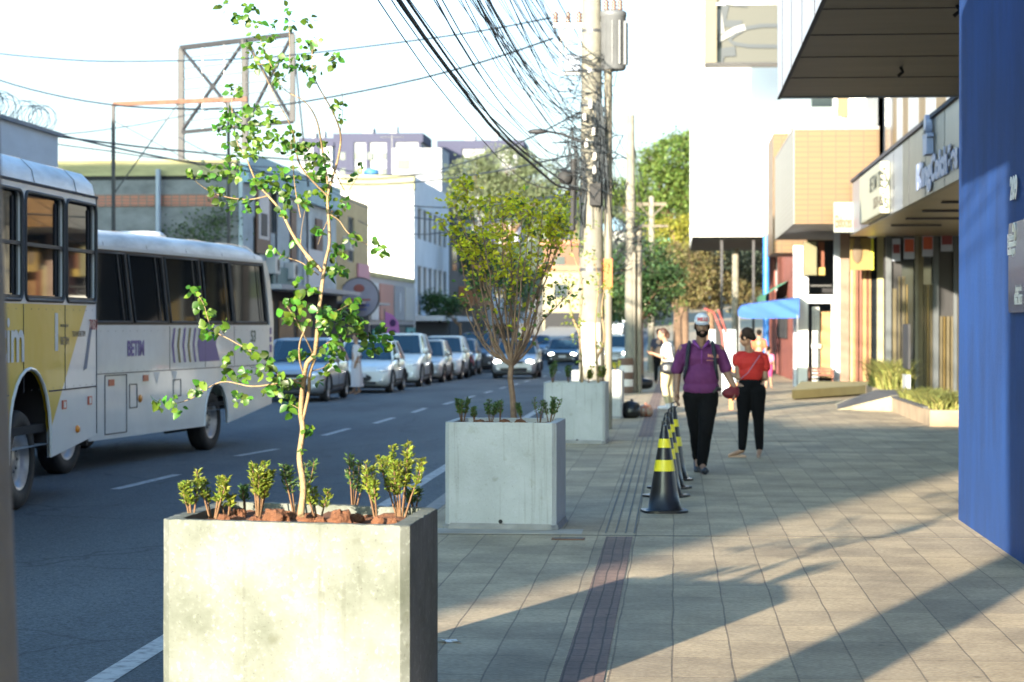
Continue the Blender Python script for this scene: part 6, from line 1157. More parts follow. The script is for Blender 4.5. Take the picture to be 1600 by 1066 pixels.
ribbon([P_(1216, 38), P_(1190, 38), P_(1165, 42), P_(1148, 52), P_(1140, 60), P_(1148, 66), P_(1170, 70), P_(1216, 71)], .14); ribbon([P_(1134, 4), P_(1168, 8)], .05, .44); ribbon([P_(1133, 5), P_(1130, 33), P_(1160, 36)], .3, .46); ribbon([P_(1122, 96), P_(1128, 80), P_(1150, 78)], .35, .44); m_.build('curved_trim', M('mirror_blue_grey', (.02, .025, .035), .3, spec=.5), mq)
m_ = MB(); ribbon([P_(1122, 12), P_(1128, 50), P_(1122, 60), P_(1150, 44), P_(1165, 40)], .22, .43); m_.build('white_curve', M('marquee_white', (.2, .2, .2), .6), mq)
# blue street awning with frame
aw = thing('awning_tent', 'bright blue canvas awning with a rounded front over the street stall', 'awning', (2.5, 57, 1.9)); pl = [(1153, 486), (1158, 479), (1170, 476), (1200, 472), (1249, 466)]; Ya, Yb2 = 56.0, 57.6; m_ = MB(); vs = []; n = len(pl)
for Yq in (Ya, Yb2):
    for i, (x, y) in enumerate(pl): vs.append(PY(x, y-(0 if Yq == Ya else 2), Yq))
m_.add(vs, [(i, i+1, n+i+1, n+i) for i in range(n-1)], True)
bt = [PY(x, y, Ya) for x, y in ((1153, 492), (1158, 497), (1170, 498), (1200, 498), (1249, 497))]; m_.add(vs[:n]+bt, [(i, i+1, n+i+1, n+i) for i in range(n-1)], True); m_.add([vs[0], vs[n], PY(1153, 492, Yb2), bt[0]], [(0, 1, 2, 3)])
m_.build('canvas', M('blue_canvas', (.008, .09, .40), .6, .12, 2.5, trans=.1), aw, True); m_ = MB(); m_.bar(PY(1155, 492, Yb2), (PY(1155, 492, Yb2).x, Yb2, 0), .03); m_.bar(PY(1246, 492, Ya), (PY(1246, 492, Ya).x, Ya, 0), .03); m_.build('pole', STEEL, aw, True)
# ramps and beds
RMP = M('ramp_cement', (.30, .26, .17), .85, .15, 3, .2, 30); MAT_ = M('ramp_mat', (.075, .075, .075), .9); YLW = M('cream_cement', (.27, .23, .10), .85, .12, 3)
r1 = thing('entrance_ramp', 'long low cream ramp wall at the wooden-door shop entrance', 'ramp', (2.7, 48.7, 0)); m_ = MB()
pt = [(2.64, 48.7), (4.7, 52.9), (5.2, 56.5), (3.3, 56.5)]; m_.rings([[Vector((x, y, 0)) for x, y in pt], [Vector((x, y, .2)) for x, y in pt]], (True, True), True, False); m_.build('ramp', YLW, r1, True)
r2 = thing('entrance_ramp', 'grey-topped wedge ramp beside the grassy bed of the mattress shop', 'ramp', (3.8, 43, 0)); m_ = MB(); A_ = [(3.2, 42.6), (4.2, 41.85), (4.2, 45.5), (3.5, 46)]; m_.add([(3.2, 42.6, .003), (4.2, 41.85, .003), (4.2, 45.5, .003), (3.4, 46, .003), (4.2, 41.85, .3), (4.2, 45.5, .3)], [(0, 1, 4), (1, 2, 5, 4), (0, 4, 5, 3), (3, 5, 2)]); m_.build('side_wall', RMP, r2, True)
m_ = MB(); m_.add([(3.22, 42.75, .016), (4.2, 42.0, .306), (4.2, 45.4, .306), (3.44, 45.9, .016)], [(0, 1, 2, 3)]); m_.build('mat', MAT_, r2, True); box('landing', RMP, (4.2, 41.9, 0, 5.2, 46, .3), r2); box('landing_mat', MAT_, (4.2, 42.4, .3, 5.2, 45.6, .306), r2)
def grass(parent, x0, x1, y0, y1, z, n, h, mat, name='grass'):
    m_ = MB()
    for i in range(n):
        p = Vector((random.uniform(x0, x1), random.uniform(y0, y1), z)); a = random.uniform(0, 6.3); d_ = Vector((math.cos(a)*.4, math.sin(a)*.4, 1)); L = h*random.uniform(.5, 1.2); w_ = .018; t_ = Vector((-math.sin(a), math.cos(a), 0))*w_
        m1 = p+d_*L*.55; e_ = p+Vector((math.cos(a)*.75, math.sin(a)*.75, .8))*L; m_.add([p-t_, p+t_, m1+t_*.8, m1-t_*.8, e_], [(0, 1, 2, 3), (3, 2, 4)], False)
    return m_.build(name, mat, parent, True)
M('grass_yellow', (.25, .26, .07), .6, isl=.5, trans=.25)
bd1 = thing('planting_bed', 'long raised bed of yellowish grass in front of the mirrored doors', 'planting bed', (4.6, 39, 0)); m_ = MB(); m_.box(4.2, 35.7, 0, 4.32, 41.84, .27); m_.box(4.32, 35.7, 0, 5.2, 35.82, .27); m_.box(5.08, 35.82, 0, 5.2, 41.84, .27); m_.build('edging', M('bed_wall', (.34, .26, .17), .85, .2, 3), bd1, True); box('soil', SOIL, (4.32, 35.82, 0, 5.08, 41.84, .2), bd1); g_ = grass(bd1, 4.3, 5.05, 35.85, 41.7, .2, 2600, .34, MT['grass_yellow']); box('coping', MAT_, (4.18, 36.6, .27, 4.34, 41.84, .30), bd1)
bd2 = thing('planting_bed', 'small square bed of tall spiky grass at the shop doors', 'planting bed', (4.8, 48, 0)); box('edging', MT['bed_wall'], (4.5, 46.3, 0, 5.15, 51.0, .25), bd2); grass(bd2, 4.55, 5.1, 46.4, 50.9, .25, 900, .75, MT['grass_yellow'])
wb_ = thing('price_board', 'small framed menu board standing by the mirrored doors', 'board', (4.95, 45.6, .3)); box('panel', DKSTEEL, (4.9, 45.5, .75, 4.95, 46.6, 1.7), wb_); box('foot', M('sign_white'), (4.88, 45.6, .3, 4.96, 46.5, .62), wb_)
# ------------------------------------------------------------------ people
def fuse(mb, voxel, name, mat, parent, smooth_it=4, w=False, folds=0.0):
    o = mb.build(name, mat, None); md = o.modifiers.new('r', 'REMESH'); md.mode = 'VOXEL'; md.voxel_size = voxel; md.use_smooth_shade = True
    ms = o.modifiers.new('s', 'SMOOTH'); ms.factor = .5; ms.iterations = smooth_it
    dg = bpy.context.evaluated_depsgraph_get(); me = bpy.data.meshes.new_from_object(o.evaluated_get(dg)); me.name = name; old = o.data; o.modifiers.clear(); o.data = me; bpy.data.meshes.remove(old)
    if folds:
        for v in me.vertices: n_ = noise.noise(Vector((v.co.x*9, v.co.y*9, v.co.z*5)))+.6*noise.noise(Vector((v.co.x*20+v.co.z*12, v.co.y*20, v.co.z*16))); v.co += v.normal*folds*n_
    for p in me.polygons: p.use_smooth = True
    if not me.materials: me.materials.append(mat)
    o.parent = parent; return o
def V(*a): return Vector(a)
def hand(mb, wrist, dirv, palmn, side, s=1.0, curl=.35):
    """palm and five separate bent fingers; dirv towards the fingertips, palmn the palm's normal"""
    d = Vector(dirv).normalized(); n = Vector(palmn); n = (n-d*n.dot(d)).normalized(); r = d.cross(n)*side; W_ = Vector(wrist)
    c = W_+d*.045*s; mb.caps(W_-d*.01, .026*s, c+d*.03*s, .032*s, 10, (1, .7)); mb.caps(c-r*.022*s, .016*s, c+r*.022*s+d*.02*s, .016*s, 8)
    for i, (off, L) in enumerate(((-.030, .058), (-.010, .072), (.010, .078), (.030, .070))):
        p = W_+d*.085*s+r*off*s; dd = d.copy()
        for k, f in enumerate((.45, .32, .23)):
            dd = (dd+n*curl*(.6+.5*k)).normalized(); q = p+dd*L*f*s; mb.caps(p, (.0105-.001*k)*s, q, (.0095-.001*k)*s, 7); p = q
    p = W_+d*.025*s+r*.026*s; dd = (d*.7+r*.8+n*.25).normalized()
    for k, L in enumerate((.038, .030, .024)): q = p+dd*L*s; mb.caps(p, (.013-.0015*k)*s, q, (.0115-.0015*k)*s, 7); p = q; dd = (dd+d*.35+n*.15).normalized()
def limb(mb, pts, rs_, sq=(1, 1)):
    for i in range(len(pts)-1): mb.caps(pts[i], rs_[i], pts[i+1], rs_[i+1], 12, sq)
def head(mb, c, s=1.0, yaw=0.0, tilt=0.0):
    """skull, jaw, nose, ears; returns a function from head space (x right, -y face) to body space"""
    Rm = Matrix.Rotation(yaw, 3, 'Z') @ Matrix.Rotation(tilt, 3, 'X'); c = Vector(c); f = lambda x, y, z: c+Rm @ Vector((x*s, y*s, z*s)); E3 = lambda p, r: mb.ell(f(*p), tuple(a*s for a in r), 14, 10, Rm)
    E3((0, .012, .035), (.077, .097, .092)); E3((0, -.025, -.03), (.062, .066, .075)); E3((0, -.05, -.075), (.036, .034, .03)); E3((0, -.085, -.012), (.013, .02, .026)); E3((0, -.098, -.026), (.017, .013, .012))
    E3((-.03, -.068, -.02), (.024, .02, .022)); E3((.03, -.068, -.02), (.024, .02, .022)); E3((0, -.082, -.062), (.024, .012, .010)); E3((0, -.078, .035), (.05, .015, .014))
    E3((-.080, .012, -.005), (.010, .022, .032)); E3((.080, .012, -.005), (.010, .022, .032)); return f, Rm
def eyes(f, s, parent, k=1.0):
    m_ = MB()
    for x in (-.031, .031): m_.ell(f(x, -.082, .012), (.013*s, .008*s, .007*s), 8, 6)
    m_.build('eye', M('eye_white', (.55, .52, .48), .3), parent); m_ = MB()
    for x in (-.031, .031): m_.ell(f(x, -.089, .012), (.0065*s, .004*s, .0065*s), 8, 6); m_.tube([f(x-.018, -.088, .030), f(x, -.094, .035), f(x+.018, -.088, .031)], .004*s, 5)
    m_.build('iris_and_brow', M('hair_black', (.010, .008, .007), .85), parent)
M('hair_black', (.010, .008, .007), .85)
SK = M('skin_brown', (.27, .15, .095), .55, .06, 9); SK2 = M('skin_tan', (.33, .19, .12), .55, .05, 9); HAIR = M('hair_black'); MT['hair_black'].node_tree.nodes['Principled BSDF'].inputs['Specular IOR Level'].default_value = .12
def shoe(mb, a, toe, s=1.0):
    a = Vector(a); toe = Vector(toe).normalized(); mb.caps(a+V(0, 0, .03), .042*s, a-toe*.03+V(0, 0, -.03), .038*s, 10); mb.caps(a-toe*.035+V(0, 0, -.045), .036*s, a+toe*.15*s+V(0, 0, -.055), .033*s, 10, (1.15, .8)); mb.ell(a+toe*.13*s+V(0, 0, -.055), (.042*s, .042*s, .026*s))
# the walking man -----------------------------------------------------
q = Pz(1095, 740); man = thing('person', 'bearded man in white cap, purple polo, black trousers and backpack walking towards the camera', 'person', (q.x, q.y, 0))
hc = V(.012, -.03, 1.665); bm_ = MB(); f, Rm = head(bm_, hc, 1.02, R(4), R(3))
limb(bm_, [V(0, .02, 1.44), V(.008, -.005, 1.575)], [.062, .057]); limb(bm_, [V(-.05, .01, 1.2), V(.05, .01, 1.2)], [.11, .11]); limb(bm_, [V(0, .01, 1.36), V(0, .01, .98)], [.10, .11]); limb(bm_, [V(-.15, .02, 1.40), V(.15, .02, 1.40)], [.06, .06])
RS, RE, RW_ = V(-.205, .02, 1.405), V(-.268, .05, 1.145), V(-.272, -.02, .925); LS_, LE, LW = V(.205, .02, 1.405), V(.282, .03, 1.165), V(.372, -.06, .985)
limb(bm_, [RS, RE, RW_], [.058, .047, .030]); limb(bm_, [LS_, LE, LW], [.058, .047, .030]); hand(bm_, RW_, V(.0, -.10, -1), V(1, .2, 0), -1, 1.05); hand(bm_, LW, V(.12, -.12, -1), V(-1, .2, 0), 1, 1.05, .5)
FH, FK, FA = V(.075, 0, .90), V(.055, -.10, .50), V(.015, -.10, .10); BH, BK, BA = V(-.085, .01, .90), V(-.055, .05, .50), V(-.035, .34, .15)
limb(bm_, [FH, FK, FA], [.10, .06, .04]); limb(bm_, [BH, BK, BA], [.10, .06, .04]); limb(bm_, [FA, FA+V(.03, -.14, -.05)], [.035, .025]); limb(bm_, [BA, BA+V(0, -.10, -.08)], [.035, .025])
body = fuse(bm_, .0065, 'body', SK, man, 3)
m_ = MB(); limb(m_, [V(-.07, .01, 1.30), V(.07, .01, 1.30)], [.145, .145], (1, .92)); m_.ell((0, .0, 1.10), (.205, .16, .20), 20, 12); m_.ell((0, .005, .97), (.208, .155, .13), 20, 12); limb(m_, [V(-.15, .02, 1.415), V(.15, .02, 1.415)], [.062, .062]); limb(m_, [V(-.05, .02, 1.46), V(.05, .02, 1.46)], [.05, .05])
limb(m_, [RS+V(.02, 0, .0), V(-.235, .035, 1.30), V(-.272, .05, 1.17)], [.066, .067, .070]); limb(m_, [LS_-V(.02, 0, 0), V(.24, .03, 1.31), V(.285, .03, 1.185)], [.066, .067, .069])
PP = M('purple_polo', (.12, .022, .105), .85, .12, 5, .3, 120); m_.v = [(x, y, max(z, .855)) if abs(x) < .235 else (x, y, z) for x, y, z in m_.v]
shirt = fuse(m_, .008, 'polo_shirt', PP, man, 4, folds=.010)
m_ = MB(); m_.tube([V(-.075, .06, 1.50), V(-.085, -.02, 1.495), V(-.055, -.095, 1.465), V(-.012, -.135, 1.415)], [.016, .018, .018, .008], 7); m_.tube([V(.085, .06, 1.50), V(.095, -.02, 1.495), V(.065, -.095, 1.465), V(.018, -.135, 1.415)], [.016, .018, .018, .008], 7); m_.build('collar', M('purple_collar', (.17, .035, .21), .85), shirt)
m_ = MB(); m_.box(.0, -.160, 1.25, .012, -.152, 1.40); m_.build('placket', MT['purple_collar'], shirt); ch_ = text('MILLS', .05, (.075, -.158, 1.32), (1, 0, -.08), (0, .12, 1), M('thread_orange', (.6, .22, .15), .6), 'lettering', shirt, .001, .001, False)
m_ = MB(); m_.box(.062, -.150, 1.28, .15, -.1495, 1.285); m_.build('embroidery', MT['thread_orange'], shirt)
BT = M('black_trousers', (.006, .006, .007), .95, .1, 6, spec=.15); m_ = MB(); m_.ell((0, .01, .90), (.185, .145, .12), 18, 10); limb(m_, [FH+V(.0, 0, -.02), V(.07, -.05, .70), FK, V(.03, -.09, .30), FA+V(0, .01, .02)], [.128, .108, .082, .070, .062]); limb(m_, [BH+V(0, 0, -.02), V(-.075, .02, .70), BK, V(-.045, .17, .32), BA+V(0, .01, .02)], [.125, .105, .08, .068, .06]); fuse(m_, .009, 'trousers', BT, man, 4, folds=.008)
for nm, a_, t_ in (('shoe', FA+V(0, 0, .0), V(.22, -1, 0)), ('shoe', BA+V(0, 0, -.01), V(.0, -1, -.45))): m_ = MB(); shoe(m_, a_, t_, 1.12); fuse(m_, .008, nm, M('black_shoe', (.02, .022, .03), .5), man, 3)
m_ = MB(); c = f(0, 0, 0)
for z, r_ in ((.052, 1.12), (.08, 1.10), (.105, .98), (.125, .80), (.140, .55), (.148, .25)): m_.sm; 
rg = [[f(.077*k*math.cos(a), .014+.099*k*math.sin(a), z) for a in [2*PI*j/24 for j in range(24)]] for z, k in ((.045, 1.10), (.07, 1.12), (.10, 1.03), (.125, .84), (.142, .55), (.148, .2))]
m_.rings(rg, (False, True), True, True); m_.build('cap', M('cap_white', (.70, .70, .72), .7), man); cap = man.children[-1]
m_ = MB(); arc = [PI*1.5+a for a in [R(x) for x in range(-62, 63, 8)]]
inn = [f(.083*math.cos(a), .014+.105*math.sin(a), .047) for a in arc]; outr = [f(.085*math.cos(a), .014+.105*math.sin(a)-.040*math.cos(a-PI*1.5)**.6, .038-.012*math.cos(a-PI*1.5)) for a in arc]; n = len(arc)
m_.add(inn+outr+[p+V(0, 0, -.004) for p in inn+outr], [(i, i+1, n+i+1, n+i) for i in range(n-1)]+[(2*n+i, 3*n+i, 3*n+i+1, 2*n+i+1) for i in range(n-1)]+[(n+i, n+i+1, 3*n+i+1, 3*n+i) for i in range(n-1)], True); m_.build('visor', M('cap_visor', (.45, .45, .50), .7), cap)
lt_ = text('MILLS', .052, (0, 0, 0), (1, 0, 0), (0, 0, 1), M('cap_red', (.55, .03, .05), .6), 'lettering', cap, .003, .002, False, 'CENTER')
for v in lt_.data.vertices: x, y, z = v.co; a = x/.095; v.co = f(.090*math.sin(a), .014-.112*math.cos(a)*(1-z*1.2)+y, .066+z)
m_ = MB()
for p, r_ in (((0, -.045, -.088), (.045, .042, .035)), ((-.045, -.018, -.06), (.025, .045, .045)), ((.045, -.018, -.06), (.025, .045, .045)), ((0, -.083, -.045), (.030, .014, .007)), ((-.03, -.072, -.062), (.012, .014, .022)), ((.03, -.072, -.062), (.012, .014, .022)), ((0, .06, -.01), (.072, .05, .06)), ((-.072, .0, 0), (.012, .03, .04)), ((.072, .0, 0), (.012, .03, .04))): m_.ell(f(*p), tuple(a*1.03 for a in r_), 10, 8, Rm)
fuse(m_, .006, 'hair_and_beard', HAIR, man, 2); eyes(f, 1.02, man); m_ = MB(); m_.ell(f(0, -.098, -.062), (.02, .006, .006)); m_.build('mouth', M('lip', (.22, .09, .07), .5), man)
m_ = MB(); BPK = M('backpack_black', (.022, .026, .036), .8)
for s in (-1, 1): m_.tube([V(s*.125, .13, 1.42), V(s*.13, .04, 1.485), V(s*.135, -.08, 1.455), V(s*.150, -.145, 1.35), V(s*.165, -.14, 1.20), V(s*.19, -.06, 1.08), V(s*.16, .1, 1.02)], [.018, .02, .023, .023, .02, .014, .012], 7)
m_.ell((0, .22, 1.22), (.16, .09, .22), 14, 10)
bpk = m_.build('backpack', BPK, None); bpk.location = man.location; tag(bpk, 'dark backpack whose straps cross the purple polo shirt', 'backpack')
hl_ = thing('red_helmet_bag', 'dark red pouch with black handle held in the walking man\'s left hand', 'bag', (man.location.x+.335, man.location.y-.05, .95)); m_ = MB(); m_.ell((0, 0, -.04), (.10, .07, .065), 16, 10); m_.ell((.03, 0, .0), (.07, .05, .05)); fuse(m_, .01, 'pouch', M('dark_red_cloth', (.13, .008, .015), .7), hl_, 3); m_ = MB(); m_.tube([(-.11, -.02, .0), (-.15, -.03, .02), (-.19, -.04, -.02), (-.20, -.04, -.03)], .022, 7); m_.build('handle', BLACK, hl_)
# woman in red, back three-quarters to us -------------------------------
q = Pz(1172, 715); wo = thing('person', 'woman in red blouse and black trousers standing with her back turned, looking down', 'person', (q.x, q.y, 0)); bm_ = MB()
f, Rm = head(bm_, V(-.05, -.02, 1.52), .95, R(-118), R(16)); limb(bm_, [V(-.01, .02, 1.32), V(-.035, .0, 1.45)], [.05, .045]); limb(bm_, [V(0, .02, 1.22), V(.0, .02, .95)], [.09, .10]); limb(bm_, [V(-.12, .02, 1.28), V(.13, .02, 1.27)], [.05, .05])
a1, a2_, a3 = V(-.16, .0, 1.27), V(-.145, -.02, 1.02), V(-.24, .20, 1.06); limb(bm_, [a1, a2_, a3], [.047, .042, .026]); hand(bm_, a3, V(-.6, .7, .25), V(0, 0, 1), 1, .9); c1_, c2_, c3_ = V(.17, .02, 1.27), V(.19, .02, 1.01), V(.10, .24, .98); limb(bm_, [c1_, c2_, c3_], [.047, .042, .026]); hand(bm_, c3_, V(-.6, .7, .1), V(0, 0, 1), -1, .9)
K = [(V(-.075, 0, .88), V(-.085, .01, .48), V(-.10, .0, .09)), (V(.085, 0, .88), V(.105, .01, .48), V(.12, .03, .09))]
for h_, k_, a_ in K: limb(bm_, [h_, k_, a_], [.10, .055, .036])
limb(bm_, [K[0][2], K[0][2]+V(-.16, -.01, -.065)], [.036, .022]); limb(bm_, [K[1][2], K[1][2]+V(-.02, -.12, -.065)], [.036, .024]); body = fuse(bm_, .0065, 'body', SK2, wo, 3)
m_ = MB(); limb(m_, [V(-.06, .02, 1.2), V(.07, .02, 1.2)], [.14, .14]); m_.ell((0, .02, 1.08), (.175, .14, .18)); limb(m_, [V(-.13, .02, 1.30), V(.14, .02, 1.29)], [.055, .055]); limb(m_, [a1, V(-.16, .0, 1.2)], [.065, .068]); limb(m_, [c1_, V(.19, .02, 1.14)], [.065, .068]); m_.v = [(x, y, max(z, .965)) for x, y, z in m_.v]; rb = fuse(m_, .008, 'blouse', M('red_cloth', (.52, .022, .015), .75, .08, 5, .2, 100), wo, 4, folds=.005)
m_ = MB(); m_.ell((.0, .02, .93), (.155, .135, .12), 18, 10)
for (h_, k_, a_), s in zip(K, (1, 1)): limb(m_, [h_+V(0, .0, -.03), h_.lerp(k_, .5), k_, k_.lerp(a_, .5), a_+V(0, 0, .03)], [.118, .096, .070, .062, .050])
fuse(m_, .009, 'trousers', BT, wo, 4, folds=.004); m_ = MB(); 
for p, r_ in (((0, .03, .045), (.086, .092, .092)), ((0, .085, .0), (.06, .05, .06)), ((0, .10, -.03), (.04, .04, .045)), ((-.07, .0, .01), (.02, .05, .05)), ((.07, .0, .01), (.02, .05, .05))): m_.ell(f(*p), tuple(a*.95 for a in r_), 12, 8, Rm)
fuse(m_, .007, 'hair', HAIR, wo, 2)
m_ = MB(); m_.tube([V(.12, -.10, 1.30), V(.05, -.125, 1.2), V(-.03, -.12, 1.08), V(-.12, -.08, 1.0)], .006, 5); m_.build('strap', M('strap_lilac', (.35, .2, .3), .6), wo)
for (h_, k_, a_), t_ in zip(K, (V(-1, -.1, 0), V(-.1, -1, 0))): m_ = MB(); c = a_+V(0, 0, -.083); m_.caps(c-t_*.03, .03, c+t_*.15, .034, 10, (1, .25)); m_.build('sandal', M('sandal_beige', (.42, .28, .2), .7), wo)
# woman in white tee with black bag, side on
q = Pz(1043, 641); ww = thing('person', 'woman in white tee and cream trousers looking at her phone by the farthest planter', 'person', (q.x, q.y, 0)); bm_ = MB()
f, Rm = head(bm_, V(-.10, 0, 1.49), .95, R(-80), R(14)); limb(bm_, [V(-.02, 0, 1.28), V(-.07, 0, 1.42)], [.05, .045]); limb(bm_, [V(0, 0, 1.2), V(0, 0, .95)], [.11, .12]); limb(bm_, [V(-.03, -.12, 1.25), V(-.02, -.14, 1.02), V(-.28, -.06, 1.12)], [.045, .04, .025]); limb(bm_, [V(-.03, .12, 1.25), V(-.02, .14, 1.02), V(-.27, .08, 1.1)], [.045, .04, .025]); hand(bm_, V(-.28, -.06, 1.12), V(-1, .2, .2), V(0, 0, 1), 1, .9); hand(bm_, V(-.27, .08, 1.1), V(-1, -.2, .2), V(0, 0, 1), -1, .9)
K = [(V(-.02, -.08, .88), V(-.06, -.08, .48), V(.0, -.08, .10)), (V(.02, .08, .88), V(.03, .08, .48), V(.07, .08, .10))]
for k in K: limb(bm_, list(k), [.10, .055, .036])
body = fuse(bm_, .008, 'body', SK2, ww, 3); m_ = MB(); m_.ell((0, 0, 1.15), (.14, .17, .2)); m_.ell((.01, 0, 1.0), (.135, .16, .1)); limb(m_, [V(-.03, -.12, 1.26), V(-.02, -.15, 1.1)], [.065, .07]); limb(m_, [V(-.03, .12, 1.26), V(-.02, .15, 1.1)], [.065, .07]); limb(m_, [V(-.02, -.08, 1.29), V(-.02, .08, 1.29)], [.05, .05]); fuse(m_, .01, 'tee_shirt', M('white_cloth', (.66, .68, .70), .8), ww, 3, folds=.004)
m_ = MB(); m_.ell((0, 0, .90), (.14, .16, .12))
for h_, k_, a_ in K: limb(m_, [h_, h_.lerp(k_, .5), k_, k_.lerp(a_, .5), a_+V(0, 0, .06)], [.115, .095, .07, .062, .055])
fuse(m_, .01, 'trousers', M('cream_cloth', (.52, .44, .26), .8), ww, 3, folds=.004); m_ = MB(); 
for h_, k_, a_ in K: shoe(m_, a_, V(-1, -.1, 0), 1.1)
fuse(m_, .01, 'shoes', M('white_shoe', (.7, .7, .72), .6), ww, 2); m_ = MB()
for p, r_ in (((0, .03, .045), (.086, .092, .092)), ((0, .10, -.02), (.045, .05, .09))): m_.ell(f(*p), r_, 12, 8, Rm)
fuse(m_, .009, 'hair', M('hair_brown', (.05, .022, .014), .6), ww, 2)
hb_ = thing('handbag', 'black shoulder bag at the hip of the woman in the white tee', 'bag', (ww.location.x+.02, ww.location.y-.22, .85)); m_ = MB(); m_.ell((0, 0, 0), (.17, .08, .12), 14, 10); m_.ell((0, 0, -.05), (.17, .085, .09), 14, 10); fuse(m_, .012, 'pouch', M('black_leather', (.015, .016, .02), .4), hb_, 3); m_ = MB(); m_.tube([(-.12, 0, .08), (-.05, .05, .42), (.05, .12, .44), (.13, 0, .08)], .011, 6); m_.build('strap', MT['black_leather'], hb_)
def small_person(px, pyf, H_, label, top, bottom, skin=SK2, dress=False, yaw=0.0, z=None, onroad=False, arm=0.0, shift=None, group=None, toeless=False):
    p = Pz(px, pyf, ROAD if onroad else 0); 
    if shift: p = Vector((shift[0], shift[1], 0))
    zz = (ROAD if onroad else 0)+dip(p.y); t = thing('person', label, 'person', (p.x, p.y, zz), yaw, group); k = H_/1.65; bm_ = MB()
    f, Rm = head(bm_, V(0, -.01, 1.53)*k, k, 0, R(8)); L_ = lambda pts, r_: limb(bm_, [a*k for a in pts], [b*k for b in r_]); L_([V(0, 0, 1.32), V(0, 0, 1.45)], [.05, .045]); L_([V(0, 0, 1.25), V(0, 0, .92)], [.12, .13]); L_([V(-.13, 0, 1.3), V(.13, 0, 1.3)], [.05, .05])
    for s in (-1, 1): 
        L_([V(s*.17, 0, 1.3), V(s*.22, .02, 1.05), V(s*(.20+arm), -.08, .85+arm)], [.046, .04, .026]); hand(bm_, V(s*(.20+arm), -.08, .85+arm)*k, V(s*arm, -.1, -1+2*arm), V(-s, 0, 0), s, .9*k); L_([V(s*.08, 0, .88), V(s*.085, -.02*s, .48), V(s*.09, .06*s, .09)], [.10, .055, .036]); L_([V(s*.09, .06*s, .09), V(s*.09, .06*s-.13, .03)], [.034, .022])
    fuse(bm_, .012, 'body', skin, t, 2); m_ = MB()
    if dress:
        m_.lathe([(.14*k, 1.36*k), (.17*k, 1.2*k), (.15*k, 1.0*k), (.19*k, .8*k), (.24*k, .45*k), (.27*k, .22*k)], n=22, caps=(True, False)); m_.v = [(x, y*.7, z_) for x, y, z_ in m_.v]; m_.v = [(x*(1+.08*math.sin(9*math.atan2(y, x))*(1-z_/1.5)), y*(1+.08*math.sin(9*math.atan2(y, x))*(1-z_/1.5)), z_) for x, y, z_ in m_.v]; limb(m_, [V(-.17, 0, 1.3)*k, V(-.22, .02, 1.08)*k], [.06*k, .07*k]); limb(m_, [V(.17, 0, 1.3)*k, V(.22, .02, 1.08)*k], [.06*k, .07*k]); m_.build('dress', top, t)
    else:
        m_.ell(V(0, 0, 1.15)*k, (.17*k, .125*k, .22*k)); limb(m_, [V(-.13, 0, 1.31)*k, V(.13, 0, 1.31)*k], [.058*k, .058*k])
        for s in (-1, 1): limb(m_, [V(s*.17, 0, 1.3)*k, V(s*.2, .01, 1.14)*k], [.062*k, .064*k])
        fuse(m_, .014, 'shirt', top, t, 2); m_ = MB(); m_.ell(V(0, 0, .92)*k, (.155*k, .125*k, .11*k)); lo = .08 if not toeless else .5
        for s in (-1, 1): limb(m_, [V(s*.08, 0, .88)*k, V(s*.085, -.02*s, .52)*k]+([] if toeless else [V(s*.09, .06*s, .13)*k]), [.11*k, .075*k]+([] if toeless else [.055*k]))
        fuse(m_, .014, 'trousers' if not toeless else 'shorts', bottom, t, 2)
    m_ = MB(); m_.ell(f(0, .03, .045), (.086*k, .095*k, .092*k), 12, 8, Rm); m_.ell(f(0, .08, .0), (.06*k, .05*k, .07*k), 10, 8, Rm); fuse(m_, .012, 'hair', HAIR, t, 2); return t
PINK = M('pink_cloth', (.60, .16, .28), .8); MAG = M('magenta_shorts', (.38, .03, .12), .8)
small_person(1201, 603, 1.18, 'child in pink top and magenta shorts walking beyond the woman in red', PINK, MAG, toeless=True, yaw=R(150))
small_person(1186, 592, 1.68, 'person in an orange-red top half hidden behind the woman in red', M('orange_cloth', (.55, .10, .04), .8), BT, yaw=R(170))
small_person(556, 607, 1.62, 'woman in a long pale dress crossing the road before the parked white hatchback', M('pale_dress', (.50, .46, .47), .85), BT, dress=True, onroad=True, yaw=R(-70), shift=(-8.46, 56.3))
small_person(0, 0, 1.7, 'person in a white shirt walking on the far pavement past the dark shops', M('white_cloth'), M('jeans', (.06, .08, .14), .8), shift=(-11.4, 92), yaw=R(180))
small_person(0, 0, 1.66, 'person in a reddish shirt beside the white-shirted one on the far pavement', M('dull_red_cloth', (.25, .07, .08), .8), BT, shift=(-11.9, 94), yaw=R(170))
small_person(0, 0, 1.7, 'person in dark clothes far up the near pavement under the dark tree', M('dark_cloth', (.03, .03, .05), .8), BT, shift=(-.5, 66), yaw=R(180))
